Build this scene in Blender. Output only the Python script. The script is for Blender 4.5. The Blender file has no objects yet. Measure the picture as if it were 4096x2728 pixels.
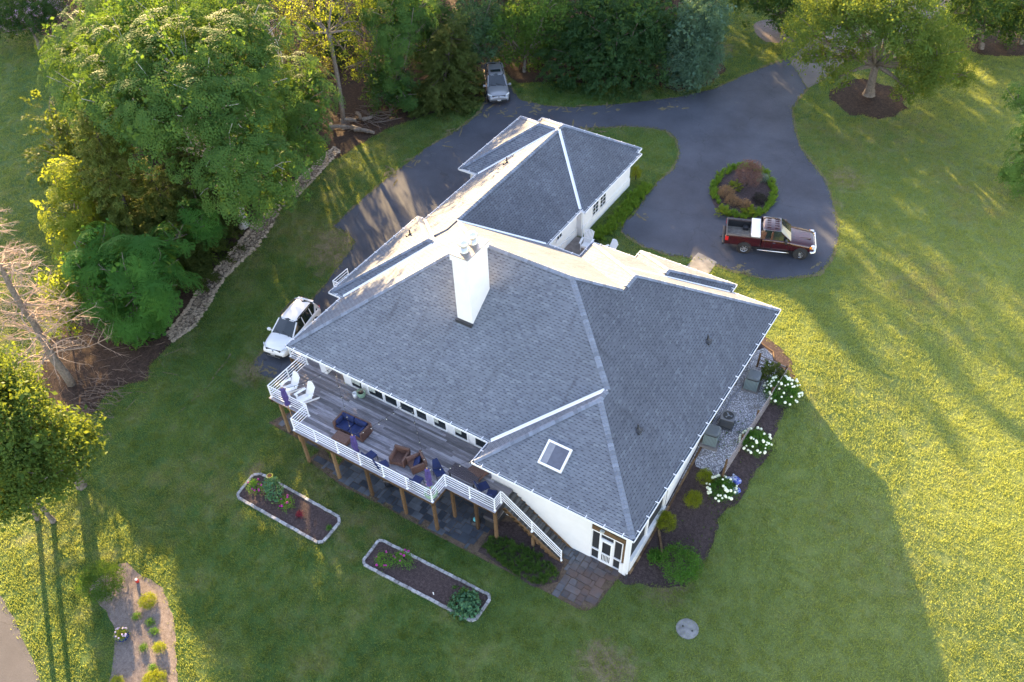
import bpy, math, random
import numpy as np
from mathutils import Vector, Matrix
from mathutils.geometry import delaunay_2d_cdt
sc = bpy.context.scene
COL = sc.collection
# ---------------------------------------------------------------- camera
F_PX, PITCH, ROLL, YAW, CX, CY = 3384.1258, math.radians(49.3959728), math.radians(-0.669183), math.radians(-31.985718), 2137.853732, 1720.846
CAMH = 38.0
def _cam_matrix():
    ct, st = math.cos(PITCH), math.sin(PITCH)
    R = np.array([[1, 0, 0], [0, -st, -ct], [0, ct, -st]])
    cr, sr = math.cos(ROLL), math.sin(ROLL)
    R = np.array([[cr, -sr, 0], [sr, cr, 0], [0, 0, 1]]) @ R
    cy, sy = math.cos(YAW), math.sin(YAW)
    U = np.array([cy, sy, 0]); V = np.array([-sy, cy, 0]); Z = np.array([0, 0, 1.])
    return np.stack([R @ U, R @ V, R @ Z], 1)
CM = _cam_matrix()
cd = bpy.data.cameras.new("camera")
cam = bpy.data.objects.new("camera", cd); COL.objects.link(cam)
rt_, dn_, fw_ = CM[0], CM[1], CM[2]
cam.matrix_world = Matrix(((rt_[0], -dn_[0], -fw_[0], 0), (rt_[1], -dn_[1], -fw_[1], 0), (rt_[2], -dn_[2], -fw_[2], CAMH), (0, 0, 0, 1)))
cd.sensor_width = 36; cd.lens = F_PX / 4096 * 36
cd.shift_x = (2048 - CX) / 4096; cd.shift_y = (CY - 1364) / 4096
cd.clip_start = 0.5; cd.clip_end = 2000
sc.camera = cam
# ---------------------------------------------------------------- light
SUN_EL, SUN_AZ = 17.0, -55.0   # azimuth from +Y towards +X
w = bpy.data.worlds.new("World"); sc.world = w; w.use_nodes = True
nt = w.node_tree; nt.nodes.clear()
sky = nt.nodes.new('ShaderNodeTexSky'); sky.sky_type = 'NISHITA'; sky.sun_disc = False
sky.sun_elevation = math.radians(SUN_EL); sky.sun_rotation = math.radians(SUN_AZ)
sky.air_density = 1.0; sky.dust_density = 0.6; sky.ozone_density = 1.0
bg = nt.nodes.new('ShaderNodeBackground'); bg.inputs[1].default_value = 0.07
ow = nt.nodes.new('ShaderNodeOutputWorld')
mxs = nt.nodes.new('ShaderNodeMix'); mxs.data_type = 'RGBA'; mxs.blend_type = 'MULTIPLY'; mxs.inputs[0].default_value = 1.0
nt.links.new(sky.outputs[0], mxs.inputs[6]); mxs.inputs[7].default_value = (1.22, 1.0, .92, 1)
nt.links.new(mxs.outputs[2], bg.inputs[0]); nt.links.new(bg.outputs[0], ow.inputs[0])
ld = bpy.data.lights.new("sun", 'SUN'); ld.energy = 2.75; ld.angle = math.radians(0.5); ld.color = (1, .69, .33)
sun = bpy.data.objects.new("sun", ld); COL.objects.link(sun)
e_, a_ = math.radians(SUN_EL), math.radians(SUN_AZ)
SUNV = Vector((math.sin(a_) * math.cos(e_), math.cos(a_) * math.cos(e_), math.sin(e_)))
sun.rotation_euler = SUNV.to_track_quat('Z', 'Y').to_euler(); sun.location = SUNV * 120
sc.view_settings.view_transform = 'Standard'; sc.view_settings.look = 'None'
sc.view_settings.exposure = 3.55; sc.view_settings.gamma = 1
# ---------------------------------------------------------------- terrain + picking helpers
def sm(a, b, x):
    t = np.clip((x - a) / (b - a), 0, 1); return t * t * (3 - 2 * t)
def hz(X, Y):
    r = 2.5 * sm(22, 33, Y) * (1 - .45 * sm(-6, 4, X) * (1 - sm(40, 55, Y))); l = 2.4 * sm(25, 44, Y); t = sm(-31, -20, X)
    z = l + (r - l) * t
    z = z - .03 * np.maximum(0, 18 - Y)
    z = z - .02 * np.maximum(0, X + 2) * sm(-2, 6, X)
    z = z - .02 * np.maximum(0, -38 - X)
    return z
PK = 4096 / 2354.
def ray(x, y):
    return CM.T @ np.array([(x * PK - CX) / F_PX, (y * PK - CY) / F_PX, 1.0])
def at(x, y, z):
    d = ray(x, y); s = (z - CAMH) / d[2]; return Vector((s * d[0], s * d[1], z))
def gp(x, y, up=0.0):
    d = ray(x, y); s = 35 / -d[2]
    for i in range(60):
        h = CAMH + s * d[2] - float(hz(s * d[0], s * d[1])); s += h / -d[2] * .8
        if abs(h) < 1e-4: break
    return Vector((s * d[0], s * d[1], CAMH + s * d[2] + up))
def gz(x, y): return float(hz(x, y))
# ---------------------------------------------------------------- mesh helpers
class MB:
    def __init__(s): s.v = []; s.f = []; s.t = []; s.uv = None
    def add(s, vs, fs, tone=0.5):
        b = len(s.v); s.v += [tuple(v) for v in vs]
        for f in fs: s.f.append(tuple(b + i for i in f)); s.t.append(tone)
    def box(s, x0, x1, y0, y1, z0, z1, tone=.5, rz=0, M_=None):
        vs = [(x, y, z) for z in (z0, z1) for y in (y0, y1) for x in (x0, x1)]
        if rz:
            cx, cy = (x0 + x1) / 2, (y0 + y1) / 2; c, n = math.cos(rz), math.sin(rz)
            vs = [(cx + (x - cx) * c - (y - cy) * n, cy + (x - cx) * n + (y - cy) * c, z) for x, y, z in vs]
        if M_ is not None: vs = [M_ @ Vector(v) for v in vs]
        s.add(vs, [(0, 2, 3, 1), (4, 5, 7, 6), (0, 1, 5, 4), (2, 6, 7, 3), (0, 4, 6, 2), (1, 3, 7, 5)], tone)
    def prism(s, poly, z0, z1, tone=.5, bottom=True):
        n = len(poly); a = sum(poly[i][0] * poly[(i + 1) % n][1] - poly[(i + 1) % n][0] * poly[i][1] for i in range(n))
        if a < 0: poly = poly[::-1]
        vs = [(p[0], p[1], z0) for p in poly] + [(p[0], p[1], z1) for p in poly]
        fs = [(i, (i + 1) % n, n + (i + 1) % n, n + i) for i in range(n)] + [tuple(range(n, 2 * n))]
        if bottom: fs.append(tuple(range(n))[::-1])
        s.add(vs, fs, tone)
    def bar(s, a, b, w_, h_=None, up=(0, 0, 1), tone=.5):
        a = Vector(a); b = Vector(b); h_ = w_ if h_ is None else h_
        d = (b - a).normalized(); u = Vector(up)
        if abs(d.dot(u)) > .99: u = Vector((1, 0, 0))
        r = d.cross(u).normalized() * w_ / 2; q = r.cross(d).normalized() * h_ / 2
        vs = [a - r - q, a + r - q, a + r + q, a - r + q, b - r - q, b + r - q, b + r + q, b - r + q]
        s.add(vs, [(0, 1, 2, 3), (7, 6, 5, 4), (0, 4, 5, 1), (1, 5, 6, 2), (2, 6, 7, 3), (3, 7, 4, 0)], tone)
    def tube(s, pts, rs, n=6, tone=.5, cap=True):
        pts = [Vector(p) for p in pts]
        if not hasattr(rs, '__len__'): rs = [rs] * len(pts)
        b = len(s.v); k = len(pts)
        d0 = (pts[1] - pts[0]).normalized(); r = d0.orthogonal().normalized()
        for i, p in enumerate(pts):
            d = (pts[min(i + 1, k - 1)] - pts[max(i - 1, 0)]).normalized()
            r = (r - d * r.dot(d)).normalized(); q = d.cross(r)
            for j in range(n):
                a = 2 * math.pi * j / n; s.v.append(tuple(p + (r * math.cos(a) + q * math.sin(a)) * rs[i]))
        for i in range(k - 1):
            for j in range(n):
                s.f.append((b + i * n + j, b + i * n + (j + 1) % n, b + (i + 1) * n + (j + 1) % n, b + (i + 1) * n + j)); s.t.append(tone)
        if cap:
            s.f.append(tuple(b + j for j in range(n))[::-1]); s.f.append(tuple(b + (k - 1) * n + j for j in range(n))); s.t += [tone] * 2
    def lathe(s, prof, c=(0, 0, 0), n=16, tone=.5, axis='Z', M_=None, caps=True):
        b = len(s.v); k = len(prof)
        for r, z in prof:
            for j in range(n):
                a = 2 * math.pi * j / n; p = (r * math.cos(a), r * math.sin(a), z)
                if axis == 'Y': p = (p[0], p[2], p[1])
                if axis == 'X': p = (p[2], p[0], p[1])
                p = Vector(p) + Vector(c)
                if M_ is not None: p = M_ @ p
                s.v.append(tuple(p))
        for i in range(k - 1):
            for j in range(n):
                s.f.append((b + i * n + j, b + i * n + (j + 1) % n, b + (i + 1) * n + (j + 1) % n, b + (i + 1) * n + j)); s.t.append(tone)
        if not caps: return
        if prof[0][0] > 1e-4: s.f.append(tuple(b + j for j in range(n))[::-1]); s.t.append(tone)
        if prof[-1][0] > 1e-4: s.f.append(tuple(b + (k - 1) * n + j for j in range(n))); s.t.append(tone)
    def build(s, name, mat, parent=None, smooth=False, local=False, bevel=0):
        me = bpy.data.meshes.new(name)
        off = Vector((0, 0, 0)) if (parent is None or local) else wloc(parent)
        vs = s.v if off.length == 0 else [(v[0] - off.x, v[1] - off.y, v[2] - off.z) for v in s.v]
        me.from_pydata(vs, [], s.f)
        at_ = me.attributes.new('tone', 'FLOAT', 'FACE'); at_.data.foreach_set('value', s.t)
        if s.uv is not None:
            ul = me.uv_layers.new(name='UVMap'); ul.data.foreach_set('uv', [c for u in s.uv for c in u])
        if smooth: me.polygons.foreach_set('use_smooth', [True] * len(s.f))
        me.materials.append(mat); me.update()
        o = bpy.data.objects.new(name, me); COL.objects.link(o)
        if parent is not None: o.parent = parent
        if bevel:
            m = o.modifiers.new('bevel', 'BEVEL'); m.width = bevel; m.segments = 2; m.limit_method = 'ANGLE'; m.angle_limit = math.radians(40)
        return o
def split_build(mb, name, mat, parent=None, **k):
    # one object per connected piece
    n = len(mb.v); par = list(range(n))
    def fd(i):
        while par[i] != i: par[i] = par[par[i]]; i = par[i]
        return i
    for f in mb.f:
        for i in f[1:]: par[fd(i)] = fd(f[0])
    grp = {}
    for f, t in zip(mb.f, mb.t): grp.setdefault(fd(f[0]), []).append((f, t))
    out = []
    for fs in grp.values():
        m = MB(); mp = {}
        for f, t in fs:
            for i in f:
                if i not in mp: mp[i] = len(m.v); m.v.append(mb.v[i])
            m.f.append(tuple(mp[i] for i in f)); m.t.append(t)
        out.append(m.build(name, mat, parent, **k))
    return out
def wloc(o):
    l = Vector(o.location)
    while o.parent is not None: o = o.parent; l = l + Vector(o.location)
    return l
def tag(o, label=None, cat=None, group=None, kind=None):
    if label: o['label'] = label
    if cat: o['category'] = cat
    if group: o['group'] = group
    if kind: o['kind'] = kind
    return o
def thing(name, loc, label, cat, group=None, rz=0):
    o = bpy.data.objects.new(name, None); COL.objects.link(o); o.location = loc; o.rotation_euler = (0, 0, rz)
    o.empty_display_size = .2
    return tag(o, label, cat, group)
def copy_tree(o, parent=None):
    c = o.copy(); COL.objects.link(c)
    if parent is not None: c.parent = parent
    for ch in list(o.children): copy_tree(ch, c)
    return c
def fast(name, V, Q, tone, mat, parent=None, smooth=False):
    """V (n,3) float, Q (m,4) or (m,3) int arrays -> mesh object"""
    V = np.asarray(V, np.float32); Q = np.asarray(Q, np.int32)
    me = bpy.data.meshes.new(name); me.vertices.add(len(V))
    if parent is not None:
        l = wloc(parent); V = V - np.array([l.x, l.y, l.z], np.float32)
    me.vertices.foreach_set('co', V.ravel()); k = Q.shape[1]
    me.loops.add(Q.size); me.loops.foreach_set('vertex_index', Q.ravel())
    me.polygons.add(len(Q)); me.polygons.foreach_set('loop_start', np.arange(0, Q.size, k, dtype=np.int32)); me.polygons.foreach_set('loop_total', np.full(len(Q), k, np.int32))
    if smooth: me.polygons.foreach_set('use_smooth', np.ones(len(Q), bool))
    me.update(calc_edges=True)
    a = me.attributes.new('tone', 'FLOAT', 'FACE'); a.data.foreach_set('value', np.asarray(tone, np.float32))
    me.materials.append(mat)
    o = bpy.data.objects.new(name, me); COL.objects.link(o)
    if parent is not None: o.parent = parent
    return o
# ---------------------------------------------------------------- materials
def newmat(name):
    m = bpy.data.materials.new(name); m.use_nodes = True; t = m.node_tree; t.nodes.clear()
    o = t.nodes.new('ShaderNodeOutputMaterial'); b = t.nodes.new('ShaderNodeBsdfPrincipled')
    t.links.new(b.outputs[0], o.inputs[0]); return m, t, b, o
def N(t, typ, **k):
    n = t.nodes.new('ShaderNode' + typ)
    for a, v in k.items():
        if a.startswith('i_'):
            key = a[2:]; key = int(key) if key.isdigit() else key
            n.inputs[key].default_value = v
        else: setattr(n, a, v)
    return n
def L(t, a, b): t.links.new(a, b)
def rgba(c): return (c[0], c[1], c[2], 1)
def mixc(t, fac, a, b, mode='MIX'):
    n = t.nodes.new('ShaderNodeMix'); n.data_type = 'RGBA'; n.blend_type = mode
    for s, v in ((n.inputs[0], fac), (n.inputs[6], a), (n.inputs[7], b)):
        if isinstance(v, bpy.types.NodeSocket): t.links.new(v, s)
        elif isinstance(v, (tuple, list)): s.default_value = rgba(v)
        else: s.default_value = v
    return n.outputs[2]
def mth(t, op, a, b=None, c=None, clamp=False):
    n = t.nodes.new('ShaderNodeMath'); n.operation = op; n.use_clamp = clamp
    for i, v in enumerate((a, b, c)):
        if v is None: continue
        if isinstance(v, bpy.types.NodeSocket): t.links.new(v, n.inputs[i])
        else: n.inputs[i].default_value = v
    return n.outputs[0]
def noise(t, vec, scale, detail=3, rough=.55, out=0):
    n = N(t, 'TexNoise'); n.inputs['Scale'].default_value = scale; n.inputs['Detail'].default_value = detail; n.inputs['Roughness'].default_value = rough
    if vec is not None: L(t, vec, n.inputs['Vector'])
    return n.outputs[out]
def ramp(t, fac, stops):
    n = t.nodes.new('ShaderNodeValToRGB'); L(t, fac, n.inputs[0]); e = n.color_ramp.elements
    while len(e) < len(stops): e.new(.5)
    for i, (p, c) in enumerate(stops): e[i].position = p; e[i].color = rgba(c) if hasattr(c, '__len__') else (c, c, c, 1)
    return n.outputs[0]
def wpos(t): return t.nodes.new('ShaderNodeNewGeometry').outputs['Position']
def opos(t): return t.nodes.new('ShaderNodeTexCoord').outputs['Object']
def tone(t):
    a = t.nodes.new('ShaderNodeAttribute'); a.attribute_name = 'tone'; return a.outputs['Fac']
def bump(t, b, h, dist, strength=1.0):
    n = N(t, 'Bump'); n.inputs['Strength'].default_value = strength; n.inputs['Distance'].default_value = dist
    L(t, h, n.inputs['Height']); L(t, n.outputs[0], b.inputs['Normal'])
_mc = {}
def plain(name, col, rough=.6, metal=0, var=.12, vs=6, bmp=0, bs=60, tvar=0, coat=0, alpha=None, emis=0, spec=.5):
    if name in _mc: return _mc[name]
    m, t, b, o = newmat(name); p = opos(t)
    nz = noise(t, p, vs, 4)
    d = tuple(c * (1 - var) for c in col); l = tuple(min(1, c * (1 + var)) for c in col)
    c = ramp(t, nz, [(.3, d), (.7, l)])
    if tvar:
        tn = tone(t); k = mth(t, 'MULTIPLY_ADD', tn, tvar * 2, 1 - tvar)
        c = mixc(t, 1.0, c, (1, 1, 1), 'MULTIPLY'); cc = t.nodes.new('ShaderNodeVectorMath'); cc.operation = 'SCALE'
        L(t, c, cc.inputs[0]); L(t, k, cc.inputs[3]); c = cc.outputs[0]
    L(t, c, b.inputs['Base Color']); b.inputs['Roughness'].default_value = rough; b.inputs['Metallic'].default_value = metal
    b.inputs['Specular IOR Level'].default_value = spec
    if coat: b.inputs['Coat Weight'].default_value = coat; b.inputs['Coat Roughness'].default_value = .05
    if bmp: bump(t, b, noise(t, p, bs, 3), bmp)
    if alpha is not None: b.inputs['Alpha'].default_value = alpha
    _mc[name] = m; return m
def leafmat(name, dark, light, trans=.35, rough=.5, tint=(.5, .75, .05)):
    m, t, b, o = newmat(name)
    tn = tone(t); c = ramp(t, tn, [(0, dark), (1, light)])
    L(t, c, b.inputs['Base Color']); b.inputs['Roughness'].default_value = rough + .1; b.inputs['Specular IOR Level'].default_value = .04
    tr = N(t, 'BsdfTranslucent'); c2 = mixc(t, .45, c, tint); L(t, c2, tr.inputs[0])
    mx = N(t, 'MixShader'); mx.inputs[0].default_value = trans; L(t, b.outputs[0], mx.inputs[1]); L(t, tr.outputs[0], mx.inputs[2]); L(t, mx.outputs[0], o.inputs[0])
    return m
R = random.Random(7)
rng = np.random.default_rng(7)
# ---------------------------------------------------------------- ground materials
def N_map(t, v, a, b):
    n = N(t, 'MapRange'); L(t, v, n.inputs[0]); n.inputs[1].default_value = a; n.inputs[2].default_value = b; return n.outputs[0]
def lawn_mat():
    m, t, b, o = newmat('lawn'); p = wpos(t)
    big = noise(t, p, .10, 4, .6); mid = noise(t, p, .45, 4, .6); fine = noise(t, p, 9, 3, .7); vf = noise(t, p, 30, 2, .7)
    c = ramp(t, mid, [(.25, (.036, .080, .020)), (.45, (.056, .110, .026)), (.58, (.085, .132, .036)), (.75, (.135, .150, .056))])
    dry = ramp(t, big, [(.50, 0.0), (.72, .75)])
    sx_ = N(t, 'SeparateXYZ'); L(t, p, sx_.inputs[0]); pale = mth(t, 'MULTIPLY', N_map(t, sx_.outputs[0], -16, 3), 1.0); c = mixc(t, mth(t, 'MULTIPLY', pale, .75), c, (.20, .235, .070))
    drym = mth(t, 'MULTIPLY', dry, ramp(t, noise(t, p, .9, 4, .65), [(.38, .0), (.66, 1)]))
    c = mixc(t, drym, c, (.185, .155, .085))
    # worn dry spots
    for (px, py, r) in ((1398, 1540, 1.5), (1370, 1500, .7), (780, 560, 2.3), (760, 585, 1.6), (590, 850, 1.5), (1650, 115, 1.6), (1785, 360, 1.4), (1900, 470, 1.2), (1530, 1340, 1.3), (590, 1080, .6), (1940, 410, 1.6)):
        q = gp(px, py); d = N(t, 'VectorMath', operation='DISTANCE'); L(t, p, d.inputs[0]); d.inputs[1].default_value = (q.x, q.y, q.z)
        k = mth(t, 'ADD', mth(t, 'DIVIDE', d.outputs['Value'], r), mth(t, 'MULTIPLY_ADD', noise(t, p, 1.6, 4, .7), 2.4, -1.2))
        k = mth(t, 'MULTIPLY', mth(t, 'SUBTRACT', 1.25, k, clamp=True), .85)
        c = mixc(t, k, c, (.22, .165, .105))
    v = mth(t, 'MULTIPLY_ADD', fine, 1.1, .45); v2 = mth(t, 'MULTIPLY_ADD', vf, .9, .55)
    s = t.nodes.new('ShaderNodeVectorMath'); s.operation = 'SCALE'; L(t, c, s.inputs[0]); L(t, mth(t, 'MULTIPLY', v, v2), s.inputs[3])
    L(t, s.outputs[0], b.inputs['Base Color']); b.inputs['Roughness'].default_value = .75; b.inputs['Specular IOR Level'].default_value = .15
    h = mth(t, 'ADD', mth(t, 'MULTIPLY', noise(t, p, 3.0, 3), .8), mth(t, 'MULTIPLY', noise(t, p, 14, 3, .7), 1.0))
    bump(t, b, h, .085, 1.0)
    return m
def asphalt_mat(name='asphalt', base=(.030, .035, .050), light=(.060, .067, .088)):
    m, t, b, o = newmat(name); p = wpos(t)
    n1 = noise(t, p, .35, 5, .6); c = ramp(t, n1, [(.3, base), (.68, light)])
    cr = N(t, 'TexVoronoi', feature='DISTANCE_TO_EDGE'); cr.inputs['Scale'].default_value = .16
    wv = N(t, 'VectorMath', operation='ADD'); L(t, p, wv.inputs[0]); ns = N(t, 'TexNoise'); ns.inputs['Scale'].default_value = .8; L(t, p, ns.inputs['Vector'])
    sc_ = N(t, 'VectorMath', operation='SCALE'); sc_.inputs[3].default_value = 1.6; L(t, ns.outputs['Color'], sc_.inputs[0]); L(t, sc_.outputs[0], wv.inputs[1]); L(t, wv.outputs[0], cr.inputs['Vector'])
    ck = mth(t, 'MULTIPLY', mth(t, 'LESS_THAN', cr.outputs[0], .0035), .4); c = mixc(t, ck, c, (.016, .017, .02))
    sp = ramp(t, noise(t, p, 22, 2, .7), [(.2, .72), (.8, 1.28)]); c = mixc(t, 1, c, sp, 'MULTIPLY')
    st = ramp(t, noise(t, p, 1.1, 5, .75), [(.62, 0), (.70, .5)]); c = mixc(t, mth(t, 'MULTIPLY', st, .5), c, (.12, .115, .10))
    L(t, c, b.inputs['Base Color']); b.inputs['Roughness'].default_value = .78
    bump(t, b, noise(t, p, 40, 2), .006)
    return m
def litter_mat(name='litter', cols=((.022, .016, .013), (.055, .037, .029), (.115, .075, .055)), sc1=5):
    m, t, b, o = newmat(name); p = wpos(t)
    n = noise(t, p, sc1, 5, .75); n2 = noise(t, p, 18, 3, .8)
    c = ramp(t, mth(t, 'ADD', mth(t, 'MULTIPLY', n, .55), mth(t, 'MULTIPLY', n2, .45)), [(.36, cols[0]), (.5, cols[1]), (.66, cols[2])])
    L(t, c, b.inputs['Base Color']); b.inputs['Roughness'].default_value = .9; b.inputs['Specular IOR Level'].default_value = .1
    bump(t, b, n2, .06); return m
def gravel_mat(name, cols, s=14):
    m, t, b, o = newmat(name); p = wpos(t)
    v = N(t, 'TexVoronoi'); v.inputs['Scale'].default_value = s; L(t, p, v.inputs['Vector'])
    sep = N(t, 'SeparateColor'); L(t, v.outputs['Color'], sep.inputs[0])
    c = ramp(t, sep.outputs[0], [(0, cols[0]), (.5, cols[1]), (1, cols[2])])
    e = ramp(t, v.outputs['Distance'], [(.25, 1.0), (.6, .35)]); c = mixc(t, 1, c, e, 'MULTIPLY')
    dirt = ramp(t, noise(t, p, .9, 4, .7), [(.55, 0), (.72, .6)]); c = mixc(t, dirt, c, (.10, .085, .07))
    L(t, c, b.inputs['Base Color']); b.inputs['Roughness'].default_value = .85
    bump(t, b, mth(t, 'SUBTRACT', 1, v.outputs['Distance']), .04); return m
M_lawn = lawn_mat(); M_asph = asphalt_mat(); M_litter = litter_mat()
M_road = asphalt_mat('pale_road', (.10, .085, .078), (.15, .13, .118))
M_path = asphalt_mat('grey_path', (.045, .044, .052), (.08, .077, .085))
M_mulch = litter_mat('mulch', ((.034, .025, .025), (.070, .052, .052), (.135, .102, .10)), 7)
M_mulch_old = litter_mat('pale_mulch', ((.12, .095, .085), (.20, .165, .15), (.30, .25, .225)), 5)
M_wgravel = gravel_mat('pale_gravel', ((.34, .34, .38), (.50, .50, .56), (.68, .68, .76)))
M_rock = plain('river_rock', (.33, .26, .195), .8, var=.35, vs=9, tvar=.45)
M_swale = gravel_mat('swale_stones', ((.15, .105, .07), (.27, .20, .14), (.42, .35, .28)), 8)
M_straw = litter_mat('dry_edge', ((.10, .085, .05), (.17, .145, .085), (.27, .23, .15)), 4)
# ---------------------------------------------------------------- terrain sheet
def axis(lo, hi, step, out_lo, out_hi):
    a = list(np.arange(lo, hi + 1e-6, step)); s = step
    while a[-1] < out_hi: s *= 1.35; a.append(a[-1] + s)
    s = step; b = [a[0]]
    while b[0] > out_lo: s *= 1.35; b.insert(0, b[0] - s)
    return np.array(b[:-1] + a)
gx, gy = axis(-98, 22, .5, -600, 500), axis(-6, 104, .5, -400, 900)
XX, YY = np.meshgrid(gx, gy); ZZ = hz(XX, YY)
V = np.stack([XX, YY, ZZ], -1).reshape(-1, 3); nx, ny = len(gx), len(gy)
I = (np.arange(ny - 1)[:, None] * nx + np.arange(nx - 1)[None]).ravel()
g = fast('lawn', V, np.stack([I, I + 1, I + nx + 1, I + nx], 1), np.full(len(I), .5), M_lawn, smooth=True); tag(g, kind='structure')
def dens(poly, step=.35, jit=0.0, seed=1):
    rr = random.Random(seed); out = []
    n = len(poly)
    for i in range(n):
        a, b = Vector(poly[i][:2]), Vector(poly[(i + 1) % n][:2]); d = (b - a).length; k = max(1, int(d / step))
        nn = Vector((-(b - a).y, (b - a).x)).normalized() if d > 1e-6 else Vector((0, 0))
        for j in range(k):
            p = a + (b - a) * j / k + nn * rr.uniform(-jit, jit); out.append((p.x, p.y))
    return out
def chaikin(poly, it=2):
    for _ in range(it):
        q = []
        for i in range(len(poly)):
            a, b = Vector(poly[i][:2]), Vector(poly[(i + 1) % len(poly)][:2]); q += [tuple(a * .75 + b * .25), tuple(a * .25 + b * .75)]
        poly = q
    return poly
def inside(poly, P):
    x, y = P[:, 0], P[:, 1]; r = np.zeros(len(P), bool); n = len(poly); j = n - 1
    for i in range(n):
        xi, yi = poly[i]; xj, yj = poly[j]
        c = ((yi > y) != (yj > y)) & (x < (xj - xi) * (y - yi) / (yj - yi + 1e-12) + xi); r ^= c; j = i
    return r
EXCL = []
def patch(name, poly, mat, off, kind='structure', step=.5, jit=.05, smooth_it=0, seed=1, dst=.35, zf=None, **tags):
    if smooth_it: poly = chaikin(poly, smooth_it)
    poly = dens(poly, dst, jit, seed)
    xs = [p[0] for p in poly]; ys = [p[1] for p in poly]
    G = np.stack(np.meshgrid(np.arange(math.floor(min(xs)), max(xs), step), np.arange(math.floor(min(ys)), max(ys), step)), -1).reshape(-1, 2)
    G = G[inside(poly, G)]
    pts = [Vector(p) for p in poly] + [Vector(p) for p in G]
    n = len(poly)
    vo, eo, fo, *_ = delaunay_2d_cdt(pts, [(i, (i + 1) % n) for i in range(n)], [], 1, 1e-4)
    z = zf or (lambda x, y: gz(x, y))
    mb = MB(); mb.v = [(v.x, v.y, z(v.x, v.y) + off) for v in vo]
    for f in fo:
        a, b, c = (vo[i] for i in f[:3])
        if (b - a).cross(c - a) < 0: f = f[::-1]
        mb.f.append(tuple(f)); mb.t.append(.5)
    if name != 'dry_grass_edge': EXCL.append(poly)
    o = mb.build(name, mat, smooth=True); tag(o, kind=kind, **tags); return o
def PX(lst): return [(lambda q: (q.x, q.y))(gp(a, b)) for a, b in lst]
# woods floor (leaf litter)
wood = [(1107, 230), (1045, 247), (985, 263), (928, 283), (868, 307), (802, 350), (760, 372), (717, 417), (687, 450), (643, 480), (627, 523), (593, 566), (553, 603), (520, 636), (497, 670), (473, 713), (447, 750), (397, 786), (377, 806), (347, 840), (340, 873), (287, 883), (247, 906), (213, 950), (60, 1010), (-40, 1000), (40, 930), (90, 860), (110, 790), (150, 700), (190, 500), (230, 300), (250, 130), (180, 90), (90, 80), (60, 20), (40, -60), (300, -130), (900, -150), (1400, -150), (1640, -120), (1650, 0), (1655, 110), (1668, 160), (1640, 192), (1560, 212), (1500, 192), (1380, 197), (1290, 186), (1190, 192), (1160, 160), (1130, 140), (1100, 160), (1104, 200)]
patch('forest_floor', PX(wood), M_litter, .012, step=1.0, jit=.12, dst=.8)
drive = [(585, 836), (597, 860), (623, 868), (660, 885), (700, 850), (790, 760), (880, 640), (1000, 520), (1080, 440), (1180, 350), (1260, 300), (1332, 297), (1352, 295), (1402, 292), (1452, 290), (1502, 295), (1535, 303), (1555, 320), (1561, 345), (1558, 367), (1545, 393), (1518, 413), (1502, 430), (1494, 442), (1485, 452), (1472, 475), (1462, 488), (1448, 501), (1435, 512), (1429, 534), (1458, 553), (1478, 566), (1498, 572), (1542, 588), (1569, 588), (1589, 593), (1629, 600), (1669, 616), (1716, 630), (1756, 640), (1802, 641), (1879, 630), (1902, 606), (1916, 580), (1927, 543), (1922, 500), (1909, 447), (1896, 413), (1869, 380), (1839, 340), (1826, 300), (1822, 253), (1832, 230), (1856, 203), (1812, 135), (1776, 147), (1719, 170), (1646, 203), (1570, 222), (1502, 230), (1418, 240), (1318, 247), (1252, 243), (1198, 230), (1182, 213), (1165, 187), (1138, 140), (1105, 150), (1105, 160), (1107, 200), (1115, 225), (1110, 247), (1105, 260), (1052, 300), (982, 340), (922, 387), (868, 430), (818, 473), (785, 503), (767, 521), (801, 535), (817, 558), (776, 619), (721, 687), (722, 683), (690, 720), (620, 790)]
dp = PX(drive)
road = [(1856, 203), (1886, 190), (1935, 147), (2035, 100), (2150, 37), (2230, -10), (2400, -120), (2290, -170), (2080, -20), (2019, 17), (1902, 67), (1850, 105), (1812, 135)]
patch('pale_road', PX(road), M_road, .018, jit=.05, dst=.8)
def grow(poly, d, seed):
    rr = random.Random(seed); n = len(poly); P = dens(poly, .5, 0); n = len(P); out = []; k = 0
    a = sum(P[i][0] * P[(i + 1) % n][1] - P[(i + 1) % n][0] * P[i][1] for i in range(n)); sg = -1 if a > 0 else 1
    for i in range(n):
        q = Vector(P[(i + 1) % n]) - Vector(P[i - 1]); nn = Vector((-q.y, q.x)).normalized() * sg
        k = .75 * k + .25 * rr.uniform(-1, 1) * 1.6; out.append(tuple(Vector(P[i]) + nn * (d * (1 + k * 1.5))))
    return out
patch('dry_grass_edge', grow(dp, .12, 5), M_straw, .016, jit=.06, dst=.3)
patch('driveway', dp, M_asph, .026, jit=.07, dst=.3, seed=4)
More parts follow.
